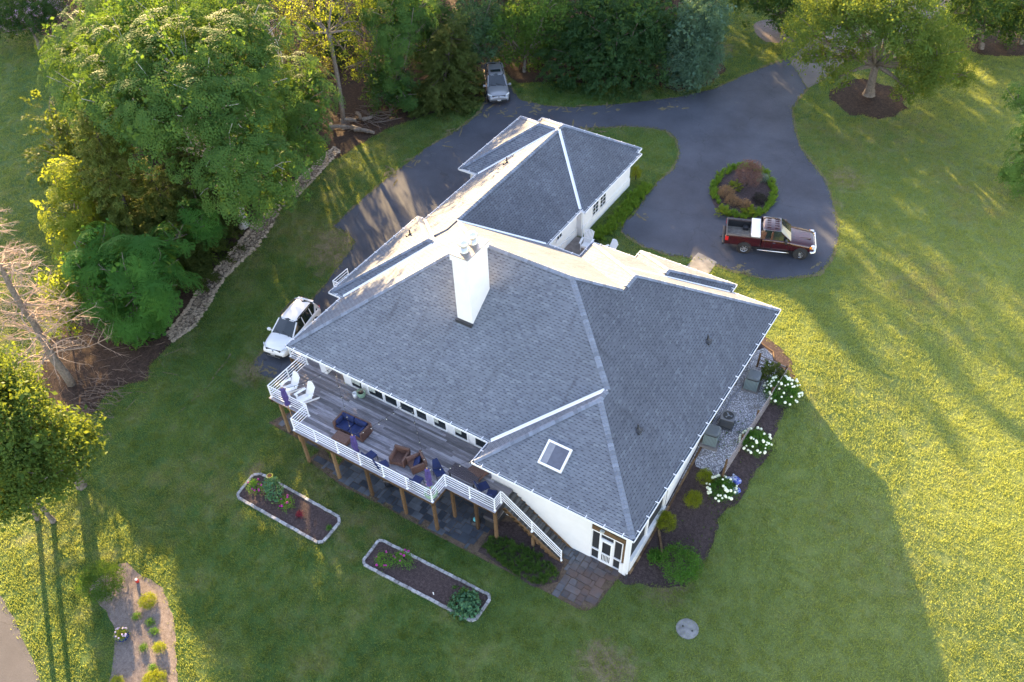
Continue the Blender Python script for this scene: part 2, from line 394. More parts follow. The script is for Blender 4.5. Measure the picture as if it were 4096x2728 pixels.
# dried clippings washed over the tarmac edges
def blobs(name, pts, mat, off, seed, rmin=.1, rmax=.4, n=60, spread=.8):
    rr = random.Random(seed); mb = MB()
    for _ in range(n):
        a, b = rr.choice(pts); q = gp(a, b); x = q.x + rr.gauss(0, spread); y = q.y + rr.gauss(0, spread); r = rr.uniform(rmin, rmax); k = 9; an = rr.uniform(0, 3.1); st = rr.uniform(1, 3)
        vs = []
        for j in range(k):
            t_ = 2 * math.pi * j / k; rad = r * rr.uniform(.45, 1.1); u, v = math.cos(t_) * rad * st, math.sin(t_) * rad / st
            X = x + u * math.cos(an) - v * math.sin(an); Y = y + u * math.sin(an) + v * math.cos(an); vs.append((X, Y, gz(X, Y) + off + rr.uniform(0, .004)))
        mb.add(vs, [tuple(range(k))])
    return tag(mb.build(name, mat), kind='stuff')
blobs('dried_grass_clippings', [(1110, 262), (1125, 250), (1165, 250), (1180, 262), (1200, 240), (1230, 250), (1265, 252), (1290, 250), (1310, 255), (1340, 250), (1400, 246), (1500, 240), (1520, 250), (1550, 238), (1300, 300), (1340, 300), (1370, 296), (1320, 292), (900, 400), (950, 370), (1010, 330), (1050, 305)], M_straw, .034, 3, .08, .3, 110, .45)
blobs('weeds_on_driveway', [(1710, 617), (1718, 625), (1700, 612), (1890, 610), (1880, 620), (1480, 500), (600, 850), (612, 858), (593, 838)], M_straw, .036, 8, .06, .22, 46, .3)
# oval island
ov = []; c0 = gp(1709, 440); e1 = (gp(1709, 377) - gp(1709, 503)) / 2; e2 = (gp(1786, 440) - gp(1632, 440)) / 2
OVC = c0
for i in range(40):
    a = 2 * math.pi * i / 40; q = c0 + e1 * math.sin(a) + e2 * math.cos(a); ov.append((q.x, q.y))
patch('island_mulch', ov, M_mulch, .05, jit=.03)
# mulch beds
rb = [(1756, 770), (1782, 790), (1819, 823), (1829, 906), (1802, 943), (1782, 996), (1769, 1046), (1736, 1078), (1709, 1138), (1652, 1195), (1636, 1262), (1609, 1312), (1576, 1345), (1518, 1348), (1438, 1340), (1416, 1330), (1440, 1310), (1470, 1250), (1560, 1080), (1640, 960), (1700, 860), (1745, 780)]
patch('side_mulch', PX(rb), M_mulch, .014, jit=.12, seed=3)
mb_ = [(273, 1298), (292, 1295), (317, 1315), (345, 1332), (373, 1352), (390, 1395), (403, 1445), (407, 1568), (408, 1640), (248, 1640), (253, 1568), (260, 1528), (267, 1478), (260, 1438), (243, 1405), (217, 1378), (200, 1355), (225, 1330)]
patch('pale_mulch_bed', PX(mb_), M_mulch_old, .016, jit=.08, seed=6)
patch('gravel_path', PX([(-60, 1300), (0, 1365), (33, 1422), (50, 1462), (67, 1495), (93, 1568), (110, 1640), (-120, 1680)]), M_path, .02, jit=.06, seed=9)
def ring(px, py, ra, rb_, seed, n=22, up=.014):
    c = gp(px, py); rr = random.Random(seed)
    return [(c.x + ra * math.cos(2 * math.pi * i / n) * rr.uniform(.9, 1.1), c.y + rb_ * math.sin(2 * math.pi * i / n) * rr.uniform(.9, 1.1)) for i in range(n)]
patch('maple_mulch', ring(1994, 226, 3.1, 3.1, 2), M_litter, .016, jit=.1)
patch('tree_mulch', PX([(1730, 60), (1745, 48), (1770, 44), (1800, 60), (1830, 95), (1790, 100), (1760, 97), (1737, 80)]), M_mulch_old, .014, jit=.1)
patch('far_mulch', PX([(2200, 92), (2230, 85), (2300, 60), (2400, 50), (2400, 125), (2330, 130), (2260, 128), (2225, 115)]), M_litter, .014, jit=.1)
def ribbon(name, pts, w_, mat, off):
    P_ = [Vector(p) for p in PX(pts)]; Q_ = []
    for i in range(len(P_) - 1):
        for j in range(8): Q_.append(P_[i].lerp(P_[i + 1], j / 8))
    m = MB(); rr_ = random.Random(2)
    for a, b in zip(Q_, Q_[1:]):
        if rr_.random() < .35: continue
        d = (b - a).normalized(); n_ = Vector((-d.y, d.x)) * w_ * rr_.uniform(.4, 1.2); a = a + n_ * rr_.uniform(-.6, .6); b = b + n_ * rr_.uniform(-.6, .6)
        m.add([(q.x, q.y, gz(q.x, q.y) + off) for q in (a - n_, b - n_, b + n_, a + n_)], [(0, 1, 2, 3)])
    return tag(m.build(name, mat), kind='stuff')
ribbon('dead_grass_line', [(531, 815), (520, 835), (505, 850), (492, 868), (483, 886), (460, 908), (440, 925), (418, 945), (395, 963)], .035, M_straw, .075)
# river-rock swale: countless stones
rk_r = [(785, 345), (752, 380), (717, 417), (687, 450), (643, 480), (627, 523), (593, 566), (553, 603), (520, 636), (497, 670), (473, 713), (447, 750), (397, 786)]
rk_l = [(768, 338), (733, 368), (687, 410), (660, 447), (620, 483), (583, 508), (578, 523), (547, 560), (500, 613), (463, 650), (443, 690), (420, 723), (380, 770)]
rk_r = [(q.x, q.y) for q in (gp(*p) for p in rk_r)]; rk_l = [(q.x, q.y) for q in (gp(*p) for p in rk_l)]
patch('swale_bed', rk_r + rk_l[::-1], M_swale, .02, jit=.05)
V = []; Q = []; T = []
oct_v = np.array([(1, 0, 0), (0, 1, 0), (-1, 0, 0), (0, -1, 0), (.7, .7, .55), (-.7, .7, .55), (-.7, -.7, .55), (.7, -.7, .55), (0, 0, 1)])
octf = [(0, 4, 8, 7), (1, 5, 8, 4), (2, 6, 8, 5), (3, 7, 8, 6), (0, 1, 4, 4), (1, 2, 5, 5), (2, 3, 6, 6), (3, 0, 7, 7)]
rr = random.Random(11)
for i in range(len(rk_r) - 1):
    a0, a1, b0, b1 = Vector(rk_l[i]), Vector(rk_l[i + 1]), Vector(rk_r[i]), Vector(rk_r[i + 1])
    k = int((a1 - a0).length * (b0 - a0).length * 40)
    for _ in range(k):
        s, u = rr.random(), rr.random(); edge = rr.random() < .45
        if edge: u = rr.choice((rr.uniform(-.04, .1), rr.uniform(.9, 1.04)))
        p = (a0.lerp(a1, s)).lerp(b0.lerp(b1, s), u); r = rr.uniform(.08, .14) if edge else rr.uniform(.05, .12)
        an = rr.uniform(0, 6.28); cs, sn = math.cos(an), math.sin(an); ax = rr.uniform(.8, 1.3)
        b = len(V); z0 = gz(p.x, p.y) + .02
        for (x, y, z) in oct_v:
            x *= r * ax * rr.uniform(.85, 1.15); y *= r / ax * rr.uniform(.85, 1.15); V.append((p.x + x * cs - y * sn, p.y + x * sn + y * cs, z0 + z * r * .38))
        tn = rr.uniform(.35, 1) if edge else rr.uniform(0, .75)
        for f in octf[:4]: Q.append([b + j for j in f]); T.append(tn)
        for f in octf[4:]: Q.append([b + f[0], b + f[1], b + f[2], b + f[2]]); T.append(tn)
mbr = MB(); mbr.v = V; mbr.f = [tuple(q) if q[2] != q[3] else tuple(q[:3]) for q in Q]; mbr.t = T
tag(mbr.build('river_rocks', M_rock), kind='stuff')

# grass blades over every lawn in view: one mass nobody could count
PATCHES_XY = [PX(wood), dp, PX(rb), PX(mb_), PX(road)]
def grass_field():
    g = np.random.default_rng(99)
    view = PX([(-20, -5), (2380, -5), (2380, 1600), (-20, 1600)])
    n = 400000; P = np.stack([g.uniform(-98, 14, n), g.uniform(-4, 100, n)], 1)
    P = P[inside(view, P)]
    d = np.hypot(P[:, 0], P[:, 1]); P = P[g.random(len(P)) < np.clip(1.25 - d / 130, .25, 1)]
    for pl_ in EXCL: P = P[~inside(pl_, P)]
    hs = [(-8.0, 21.7), (-8.0, 38.8), (-20, 39.5), (-20.4, 42.2), (-22.5, 42.2), (-22.5, 50.2), (-31.6, 50), (-30.7, 27), (-31.4, 23.4), (-30.2, 20.5), (-16, 19)]
    P = P[~inside(hs, P)]
    m = len(P); k = 13; Pz = hz(P[:, 0], P[:, 1]); c = np.repeat(np.column_stack([P, Pz]), k, 0) + np.column_stack([g.normal(0, .13, (m * k, 2)), np.zeros(m * k)])
    az = g.uniform(0, 6.283, m * k); h = g.uniform(.045, .10, m * k); lean = g.uniform(.1, .75, m * k) * h; w_ = g.uniform(.009, .018, m * k); az2 = az + 1.57 + g.normal(0, .4, m * k)
    sx, sy = np.cos(az) * w_, np.sin(az) * w_; tx, ty = np.cos(az2) * lean, np.sin(az2) * lean; z = np.zeros(m * k)
    V = np.stack([c - np.stack([sx, sy, z + .01], 1), c + np.stack([sx, sy, z - .01], 1), c + np.stack([sx * .35 + tx, sy * .35 + ty, h], 1), c + np.stack([-sx * .35 + tx, -sy * .35 + ty, h], 1)], 1).reshape(-1, 3)
    return V, m * k, np.repeat(g.random(m), k) * .25 + g.random(m * k) * .75
# ---------------------------------------------------------------- house materials
def shingle_mat():
    m, t, b, o = newmat('shingles')
    uv = N(t, 'UVMap'); sx = N(t, 'SeparateXYZ'); L(t, uv.outputs[0], sx.inputs[0]); u, v = sx.outputs[0], sx.outputs[1]
    CH, TW = .150, .26
    r = mth(t, 'DIVIDE', v, CH); row = mth(t, 'FLOOR', r); fv = mth(t, 'FRACT', r)
    uu = mth(t, 'ADD', mth(t, 'DIVIDE', u, TW), mth(t, 'MULTIPLY', row, .37))
    cell = mth(t, 'FLOOR', uu); fu = mth(t, 'FRACT', uu)
    cv = N(t, 'CombineXYZ'); L(t, cell, cv.inputs[0]); L(t, row, cv.inputs[1])
    wn = N(t, 'TexWhiteNoise', noise_dimensions='2D'); L(t, cv.outputs[0], wn.inputs['Vector'])
    sp = N(t, 'SeparateColor'); L(t, wn.outputs['Color'], sp.inputs[0])
    c = ramp(t, sp.outputs[0], [(0, (.112, .125, .158)), (.12, (.136, .152, .186)), (.85, (.152, .171, .206)), (1, (.178, .202, .236))])
    dash = mth(t, 'MULTIPLY', mth(t, 'MULTIPLY', mth(t, 'LESS_THAN', fv, .27), mth(t, 'GREATER_THAN', sp.outputs[1], .14)), mth(t, 'MULTIPLY', mth(t, 'LESS_THAN', fu, .52), mth(t, 'GREATER_THAN', fu, mth(t, 'MULTIPLY', sp.outputs[2], .12))))  # tab shadows painted as dark dashes along each course
    c = mixc(t, mth(t, 'MULTIPLY', dash, .80), c, (.030, .034, .046))
    line = mth(t, 'LESS_THAN', fv, .09); c = mixc(t, mth(t, 'MULTIPLY', line, .45), c, (.05, .054, .068))
    side = mth(t, 'GREATER_THAN', fu, .95); c = mixc(t, mth(t, 'MULTIPLY', side, .25), c, (.06, .064, .08))
    p = wpos(t)
    g = ramp(t, noise(t, p, .35, 5, .65), [(.3, .88), (.7, 1.12)]); c = mixc(t, 1, c, g, 'MULTIPLY')
    g = ramp(t, noise(t, p, 60, 2, .7), [(.3, .85), (.7, 1.15)]); c = mixc(t, 1, c, g, 'MULTIPLY')
    # algae streaks running down the slope
    mp = N(t, 'Mapping'); L(t, uv.outputs[0], mp.inputs[0]); mp.inputs['Scale'].default_value = (1.1, .14, 1)
    stn = ramp(t, noise(t, mp.outputs[0], 1.5, 4, .7), [(.56, 0), (.70, .35)]); c = mixc(t, stn, c, (.045, .045, .055))
    # right-facing slopes painted darker: shade put into the colour by face tone
    slope_shade = mth(t, 'MULTIPLY', tone(t), mth(t, 'MULTIPLY_ADD', noise(t, p, .5, 4, .6), .5, .55)); c = mixc(t, slope_shade, c, mixc(t, 1, c, (.58, .58, .60), 'MULTIPLY'))
    L(t, c, b.inputs['Base Color']); b.inputs['Roughness'].default_value = .82; b.inputs['Specular IOR Level'].default_value = .3
    h = mth(t, 'ADD', mth(t, 'MULTIPLY', fv, -.6), mth(t, 'MULTIPLY', sp.outputs[1], .4)); bump(t, b, h, .012)
    return m
M_sh = shingle_mat()
M_cap = plain('ridge_shingle', (.165, .19, .24), .85, var=.15, vs=25, tvar=.28)
M_white = plain('white_stucco', (.76, .75, .745), .8, var=.03, vs=2, bmp=.004, bs=90)
M_brickw = plain('white_painted_brick', (.75, .74, .73), .7, var=.04, vs=3, bmp=.006, bs=30)
M_trim = plain('white_trim', (.84, .84, .85), .35, var=.02)
M_gut = plain('gutter_white', (.82, .83, .86), .35, var=.03)
M_dark = plain('dark_metal', (.03, .033, .04), .5)
M_glass = plain('window_glass', (.012, .018, .022), .04, var=.4, vs=1.5, spec=.9)
M_screen = plain('insect_screen', (.018, .02, .026), .7)
M_wood = None
def wood_mat(name, c0, c1, c2, rough=.8, vs=3):
    m, t, b, o = newmat(name); p = wpos(t); mp = N(t, 'Mapping'); L(t, p, mp.inputs[0]); mp.inputs['Scale'].default_value = (.8, 7, 2)
    n = noise(t, mp.outputs[0], vs, 5, .7); n2 = noise(t, p, .7, 4, .6); tn = tone(t)
    f = mth(t, 'ADD', mth(t, 'MULTIPLY', n, .45), mth(t, 'ADD', mth(t, 'MULTIPLY', n2, .25), mth(t, 'MULTIPLY', tn, .30)))
    c = ramp(t, f, [(.32, c0), (.5, c1), (.68, c2)]); L(t, c, b.inputs['Base Color']); b.inputs['Roughness'].default_value = rough
    b.inputs['Specular IOR Level'].default_value = .3; bump(t, b, n, .01); return m
M_deck = wood_mat('weathered_deck', (.115, .11, .122), (.215, .205, .228), (.42, .41, .46))
M_post = wood_mat('treated_timber', (.045, .026, .014), (.125, .075, .038), (.24, .16, .09), .8, 5)
M_step = wood_mat('stair_boards', (.035, .036, .036), (.085, .085, .085), (.15, .15, .15))
M_rail = plain('railing_white', (.86, .87, .90), .3, var=.02)
# ---------------------------------------------------------------- roof: union of hip roofs, exact upper envelope
ZE = 5.0
# name: x0,x1,y0,y1 and slope of the plane rising from each side
HIPS = [
    (-30.2, -7.63, 22.22, 37.6, .675, .61, .69, .69),      # main block
    (-16.5, -7.631, 20.7, 33.0, .61, .6101, .58, .58),     # lower front wing
    (-19.98, -7.632, 24.5, 39.25, .70, .6102, .66, .66),   # rear wing
    (-16.94, -10.69, 30.0, 40.03, .64, .64, .64, .64),     # rear bay
    (-30.58, -22.43, 30.0, 50.65, .64, .64, .9, .64),      # garage wing
    (-32.07, -22.1, 41.95, 50.0, .64, .64, .6401, .6402),  # garage cross wing
    (-31.15, -20.0, 27.03, 35.75, .62, .62, .62, .62),     # left bay
]
def planes(h):
    x0, x1, y0, y1, a, b_, c, d = h
    return [(a, 0, ZE - a * x0), (-b_, 0, ZE + b_ * x1), (0, c, ZE - c * y0), (0, -d, ZE + d * y1)]   # z = gx X + gy Y + k
PL = [planes(h) for h in HIPS]
def pz(p, x, y): return p[0] * x + p[1] * y + p[2]
def hipz(i, x, y): return min(pz(p, x, y) for p in PL[i])
def roofz(x, y, skip=-1): return max(hipz(i, x, y) for i in range(len(HIPS)) if i != skip)
def clip(poly, f):   # keep f(x,y) <= 0 (linear)
    out = []; n = len(poly)
    for i in range(n):
        a, b = poly[i], poly[(i + 1) % n]; fa, fb = f(*a), f(*b)
        if fa <= 0: out.append(a)
        if (fa < 0 < fb) or (fb < 0 < fa):
            t_ = fa / (fa - fb); out.append((a[0] + (b[0] - a[0]) * t_, a[1] + (b[1] - a[1]) * t_))
    return out
def area(p): return abs(sum(p[i][0] * p[(i + 1) % len(p)][1] - p[(i + 1) % len(p)][0] * p[i][1] for i in range(len(p)))) / 2
roof = MB(); roof.uv = []
for i, h in enumerate(HIPS):
    for k, P in enumerate(PL[i]):
        poly = [(h[0], h[2]), (h[1], h[2]), (h[1], h[3]), (h[0], h[3])]
        for j, Qp in enumerate(PL[i]):
            if j != k: poly = clip(poly, lambda x, y: pz(P, x, y) - pz(Qp, x, y))
        pieces = [poly] if len(poly) > 2 else []
        for j in range(len(HIPS)):
            if j == i: continue
            nxt = []
            for pc in pieces:
                rest = pc
                for Qp in PL[j]:
                    eps = 1e-5 if j < i else -1e-5
                    outp = clip(rest, lambda x, y: pz(Qp, x, y) - pz(P, x, y) + eps)
                    if len(outp) > 2 and area(outp) > 1e-4: nxt.append(outp)
                    rest = clip(rest, lambda x, y: -(pz(Qp, x, y) - pz(P, x, y) + eps))
                    if len(rest) < 3 or area(rest) < 1e-5: break
            pieces = nxt
        gxy = Vector((P[0], P[1])); gl = gxy.length; up = gxy / gl; al = Vector((-up.y, up.x))
        for pc in pieces:
            s = sum(pc[q][0] * pc[(q + 1) % len(pc)][1] - pc[(q + 1) % len(pc)][0] * pc[q][1] for q in range(len(pc)))
            if s < 0: pc = pc[::-1]
            roof.add([(x, y, pz(P, x, y)) for x, y in pc], [tuple(range(len(pc)))], 1.0 if P[0] < 0 else 0.0)  # tone picks the right-facing slopes for the painted shade
            roof.uv += [(x * al.x + y * al.y + 100, (x * up.x + y * up.y) * math.sqrt(1 + gl * gl) + 100 + .05 * k) for x, y in pc]
house = thing('house', (-19, 30, 0), 'large single-storey white house with grey shingle hip roofs', 'house')
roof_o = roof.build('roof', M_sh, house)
def vis(x, y, z): return z >= max(hipz(i, x, y) for i in range(len(HIPS))) - .004
cap = MB()
def convex(c, side, pA, pB):
    for s in (.25, -.25):
        X, Y = c.x + side.x * s, c.y + side.y * s
        if abs(max(hipz(i, X, Y) for i in range(len(HIPS))) - min(pz(pA, X, Y), pz(pB, X, Y))) > .012: return False
    return abs(min(pz(pA, c.x + side.x, c.y + side.y), pz(pB, c.x + side.x, c.y + side.y)) - c.z) + abs(min(pz(pA, c.x - side.x, c.y - side.y), pz(pB, c.x - side.x, c.y - side.y)) - c.z) > .1
def capline(a, b, pA, pB, wd=.15, piece=.2):
    cap = MB()
    a, b = Vector(a), Vector(b); n = max(2, int((b - a).length / piece)); rr = random.Random(int(a.x * 7 + b.y * 13))
    d = (b - a) / n; hd = Vector((d.x, d.y, 0)).normalized(); side = Vector((-hd.y, hd.x, 0))
    for i in range(n):
        p, q = a + d * i, a + d * (i + 1.15); mid = a + d * (i + .5)
        if not convex(mid, side, pA, pB): continue
        def pt(c, s, lift):
            X, Y = c.x + side.x * s, c.y + side.y * s; P_ = pA if pz(pA, c.x + side.x * .2, c.y + side.y * .2) < pz(pB, c.x + side.x * .2, c.y + side.y * .2) else pB
            O_ = pB if P_ is pA else pA; Z = pz(P_ if s > 0 else O_, X, Y); return (X, Y, Z + lift)
        tn = rr.choice((.2, .5, .5, .6, .8, .9)); l0, l1 = .055, .02
        vs = [pt(p, wd, l0), (p.x, p.y, p.z + l0 + .01), pt(p, -wd, l0), pt(q, wd, l1), (q.x, q.y, q.z + l1 + .01), pt(q, -wd, l1), pt(p, wd, -.01), pt(p, -wd, -.01)]
        cap.add(vs, [(0, 3, 4, 1), (1, 4, 5, 2), (6, 0, 1, 2, 7)], tn)
    if cap.f: cap.build('ridge_cap', M_cap, roof_o)
def inter(A, B_, C_):
    Mx = np.array([[A[0] - B_[0], A[1] - B_[1]], [A[0] - C_[0], A[1] - C_[1]]]); r = np.array([B_[2] - A[2], C_[2] - A[2]])
    s = np.linalg.solve(Mx, r); return Vector((s[0], s[1], pz(A, s[0], s[1])))
for i, h in enumerate(HIPS):
    X0, X1, Y0, Y1 = PL[i]
    wide = None
    pa = [inter(X0, Y0, Y1), inter(X1, Y0, Y1)] ; pb = [inter(X0, X1, Y0), inter(X0, X1, Y1)]
    if pa[0].x < pa[1].x:   # ridge along X
        A_, B_ = pa
        lines = [((h[0], h[2]), A_, X0, Y0), ((h[0], h[3]), A_, X0, Y1), ((h[1], h[2]), B_, X1, Y0), ((h[1], h[3]), B_, X1, Y1)]; ridge = (A_, B_, Y0, Y1)
    else:
        A_, B_ = pb
        lines = [((h[0], h[2]), A_, X0, Y0), ((h[1], h[2]), A_, X1, Y0), ((h[0], h[3]), B_, X0, Y1), ((h[1], h[3]), B_, X1, Y1)]; ridge = (A_, B_, X0, X1)
    for c, ap, p1, p2 in lines: capline((c[0], c[1], ZE), ap, p1, p2)
    capline(ridge[0], ridge[1], ridge[2], ridge[3])
# valley flashing
def valley(start, pA, pB, wd=.14, stop=99):
    val = MB()
    g_ = Vector((pA[0] - pB[0], pA[1] - pB[1])); d = Vector((-g_.y, g_.x)).normalized()
    if pA[0] * d.x + pA[1] * d.y < 0: d = -d
    s = Vector(start); side = Vector((-d.y, d.x)); k = 0; last = 0
    for j in range(1, 200):
        q = s + d * (j * .1)
        if j * .1 > stop or abs(max(hipz(i, q.x, q.y) for i in range(len(HIPS))) - pz(pA, q.x, q.y)) > .03: break
        last = j * .1
    if last < .3: return
    e = s + d * last
    def z_(x, y): return max(pz(pA, x, y), pz(pB, x, y)) + .012
    for sg in (1, -1):
        vs = [(s.x, s.y, z_(s.x, s.y)), (e.x, e.y, z_(e.x, e.y)), (e.x + side.x * wd * sg, e.y + side.y * wd * sg, z_(e.x + side.x * wd * sg, e.y + side.y * wd * sg)), (s.x + side.x * wd * sg, s.y + side.y * wd * sg, z_(s.x + side.x * wd * sg, s.y + side.y * wd * sg))]
        val.add(vs, [(0, 1, 2, 3)] if sg < 0 else [(3, 2, 1, 0)])
    val.build('valley_flashing', M_gut, roof_o)
valley((-16.5, 22.22), PL[0][2], PL[1][0], .11)
valley((-22.43, 41.95), PL[5][2], PL[4][1], .10)
valley((-30.58, 41.95), PL[5][2], PL[4][0], .09)
valley((-30.2, 27.03), PL[6][2], PL[0][0], .10)
valley((-30.58, 35.75), PL[6][3], PL[4][0], .08)
valley((-10.69, 39.25), PL[3][1], PL[2][3], .06)
valley((-22.43, 37.6), PL[4][1], PL[0][3], .10)
# soffit + fascia + gutter
EAVE = [(-7.63, 20.7), (-7.63, 39.25), (-10.69, 39.25), (-10.69, 40.03), (-16.94, 40.03), (-16.94, 39.25), (-19.98, 39.25), (-19.98, 37.6), (-22.43, 37.6), (-22.43, 41.95), (-22.1, 41.95), (-22.1, 50.0), (-22.43, 50.0), (-22.43, 50.65), (-30.58, 50.65), (-30.58, 50.0), (-32.07, 50.0), (-32.07, 41.95), (-30.58, 41.95), (-30.58, 35.75), (-31.15, 35.75), (-31.15, 27.03), (-30.2, 27.03), (-30.2, 22.22), (-16.5, 22.22), (-16.5, 20.7)]
sf = MB(); pts = [Vector(p) for p in EAVE]; n = len(pts)
vo, eo, fo, *_ = delaunay_2d_cdt(pts, [(i, (i + 1) % n) for i in range(n)], [], 1, 1e-4)
sf.v = [(v.x, v.y, ZE - .12) for v in vo]
for f in fo: sf.f.append(tuple(f)); sf.t.append(.5)
sf.build('soffit', M_trim, house)
gut = MB(); tro = MB(); nE = len(EAVE)
for i in range(nE):
    a, b = Vector(EAVE[i]), Vector(EAVE[(i + 1) % nE]); d = (b - a); Ln = d.length; d.normalize(); o_ = Vector((d.y, -d.x))
    prev = Vector(EAVE[i - 1]); nxt = Vector(EAVE[(i + 2) % nE])
    cva = (a - prev).cross(d) > 0; cvb = d.cross(nxt - b) > 0     # outline runs counter-clockwise: convex corners
    wv, th = .13, .028
    ea = wv if cva else -wv; eb = wv if cvb else -wv
    def seg(x0, x1, y0, y1, z0, z1, tgt):
        vs = [(a + d * x + o_ * y) for x, y in ((x0, y0), (x1, y0), (x1, y1), (x0, y1))]
        tgt.prism([(v.x, v.y) for v in vs], z0, z1)
    seg(-ea, Ln + eb, wv - th, wv, ZE - .13, ZE - .01, gut)               # outer lip
    seg(-ea + .03, Ln + eb - .03, .0, wv - th - .001, ZE - .125, ZE - .10, tro)        # trough floor
    seg(.002, Ln - .002, -.02, -.004, ZE - .16, ZE - .012, gut)           # fascia
    k = max(1, int(Ln / .95))
    for j in range(k):
        x = Ln * (j + .5) / k; seg(x - .02, x + .02, -.07, wv + .01, ZE - .012, ZE + .012 + .02, gut)
gut.build('gutter', M_gut, house); tro.build('gutter_trough', plain('trough', (.07, .09, .11), .6), house)
# walls
WALL = [(-8.06, 25.9), (-8.06, 38.8), (-11.1, 38.8), (-11.1, 39.6), (-16.5, 39.6), (-16.5, 38.8), (-19.5, 38.8), (-19.5, 37.1), (-22.88, 37.1), (-22.88, 42.4), (-22.54, 42.4), (-22.54, 49.55), (-22.88, 49.55), (-22.88, 50.2), (-30.1, 50.2), (-30.1, 49.55), (-31.6, 49.55), (-31.6, 42.4), (-30.1, 42.4), (-30.1, 35.3), (-30.7, 35.3), (-30.7, 27.5), (-29.75, 27.5), (-29.75, 26.2), (-27.3, 26.2), (-27.3, 23.08), (-16.2, 23.08), (-16.2, 21.66), (-10.22, 21.66), (-10.22, 25.9)]
wl = MB(); wl.prism(WALL, -.4, ZE - .125, bottom=False); wl.build('wall', M_white, house)
wb = MB()   # garage brick plinth ledge
for (x0, x1, y0, y1) in ((-22.54, -22.50, 42.4, 49.55),): wb.box(x0, x1 + .02, y0, y1, 2.2, 3.15)
wb.box(-22.88, -22.82, 37.2, 42.38, 2.3, 3.1)
wb.build('brick_plinth', M_brickw, house)
# band board on the wall beside the stairs, and the deck-level corner column
tb = MB(); tb.box(-14.8, -10.25, 21.60, 21.655, 4.1, 4.14); tb.build('wall_trim', M_trim, house)
cl = MB(); cl.box(-29.05, -28.6, 23.05, 23.5, 2.72, 4.87); cl.build('column', M_trim, house, bevel=.01)
cl = MB(); cl.box(-8.28, -8.06, 21.6, 21.84, -.2, 4.87); cl.build('corner_post', M_trim, house)
# ---- screened porch
pw = MB(); pw.box(-8.5, -8.18, 21.62, 21.95, -.2, .95); pw.box(-8.32, -8.02, 21.9, 25.95, -.2, 1.0); pw.box(-8.36, -7.98, 21.9, 25.95, 1.0, 1.05)
pw.box(-8.22, -8.06, 25.75, 26.0, 1.0, 4.87); pw.box(-8.2, -8.07, 23.7, 23.85, 1.05, 4.6)
pw.build('porch_half_wall', M_white, house)
pf = MB(); pf.box(-10.2, -8.1, 21.75, 25.9, -.05, .03, .3); pf.build('porch_floor', plain('slab_dark', (.10, .10, .11), .8), house)
bm_ = MB(); bm_.box(-10.3, -8.28, 21.70, 21.9, 2.60, 2.95); bm_.box(-8.42, -8.28, 21.66, 21.86, .95, 2.6); bm_.build('timber_beam', M_post, house)
sc_ = MB(); sc_.box(-10.22, -8.4, 21.80, 21.81, 0.03, 2.58); sc_.box(-10.3, -8.28, 21.80, 21.81, 2.96, 4.85); sc_.box(-8.17, -8.16, 21.9, 25.8, 1.05, 4.85); sc_.build('porch_screen', M_screen, house)
fr = MB(); Yf = 21.70
for x0, x1 in ((-10.24, -10.18), (-9.76, -9.69), (-8.98, -8.91), (-8.50, -8.44)): fr.box(x0, x1, Yf, Yf + .09, .02, 2.56)
for x0, x1, z0, z1 in ((-10.24, -8.44, 2.50, 2.59), (-10.24, -8.44, .0, .06), (-10.18, -9.76, .86, .93), (-8.91, -8.5, .86, .93), (-9.69, -8.98, 2.05, 2.12)): fr.box(x0, x1, Yf + .005, Yf + .08, z0, z1)
fr.build('porch_frame', M_trim, house)
dr = thing_part = MB(); X0, X1 = -9.68, -8.99
dr.box(X0, X0 + .10, Yf - .02, Yf + .03, .05, 2.04); dr.box(X1 - .10, X1, Yf - .02, Yf + .03, .05, 2.04); dr.box(X0 + .1, X1 - .1, Yf - .02, Yf + .03, 1.93, 2.04)
dr.box(X0 + .1, X1 - .1, Yf - .02, Yf + .03, .05, .20); dr.box(X0 + .1, X1 - .1, Yf - .02, Yf + .03, .82, .90)
for k in range(5): x = X0 + .1 + (X1 - X0 - .2) * (k + 1) / 6; dr.box(x - .014, x + .014, Yf - .01, Yf + .02, .2, .82)
dro = dr.build('screen_door', M_trim, house)
lt = MB(); lt.box(-9.72, -9.5, 21.55, 21.68, 2.86, 2.96); lt.build('porch_light', plain('lamp_body', (.5, .52, .5), .4), house)
ds = MB(); ds.bar((-8.0, 21.56, 4.8), (-8.0, 21.56, .35), .08, .06); ds.build('downspout', M_gut, house); ds = MB(); ds.bar((-22.36, 42.28, 4.8), (-22.36, 42.28, 2.6), .07, .06); ds.build('downspout', M_gut, house)
ds = MB(); ds.bar((-8.0, 21.56, .35), (-8.0, 21.5, -.05), .1, .09); ds.build('drain_boot', M_dark, house); ds = MB(); ds.bar((-22.34, 42.26, 2.6), (-22.2, 42.1, 2.45), .1, .09); ds.build('drain_boot', M_dark, house)
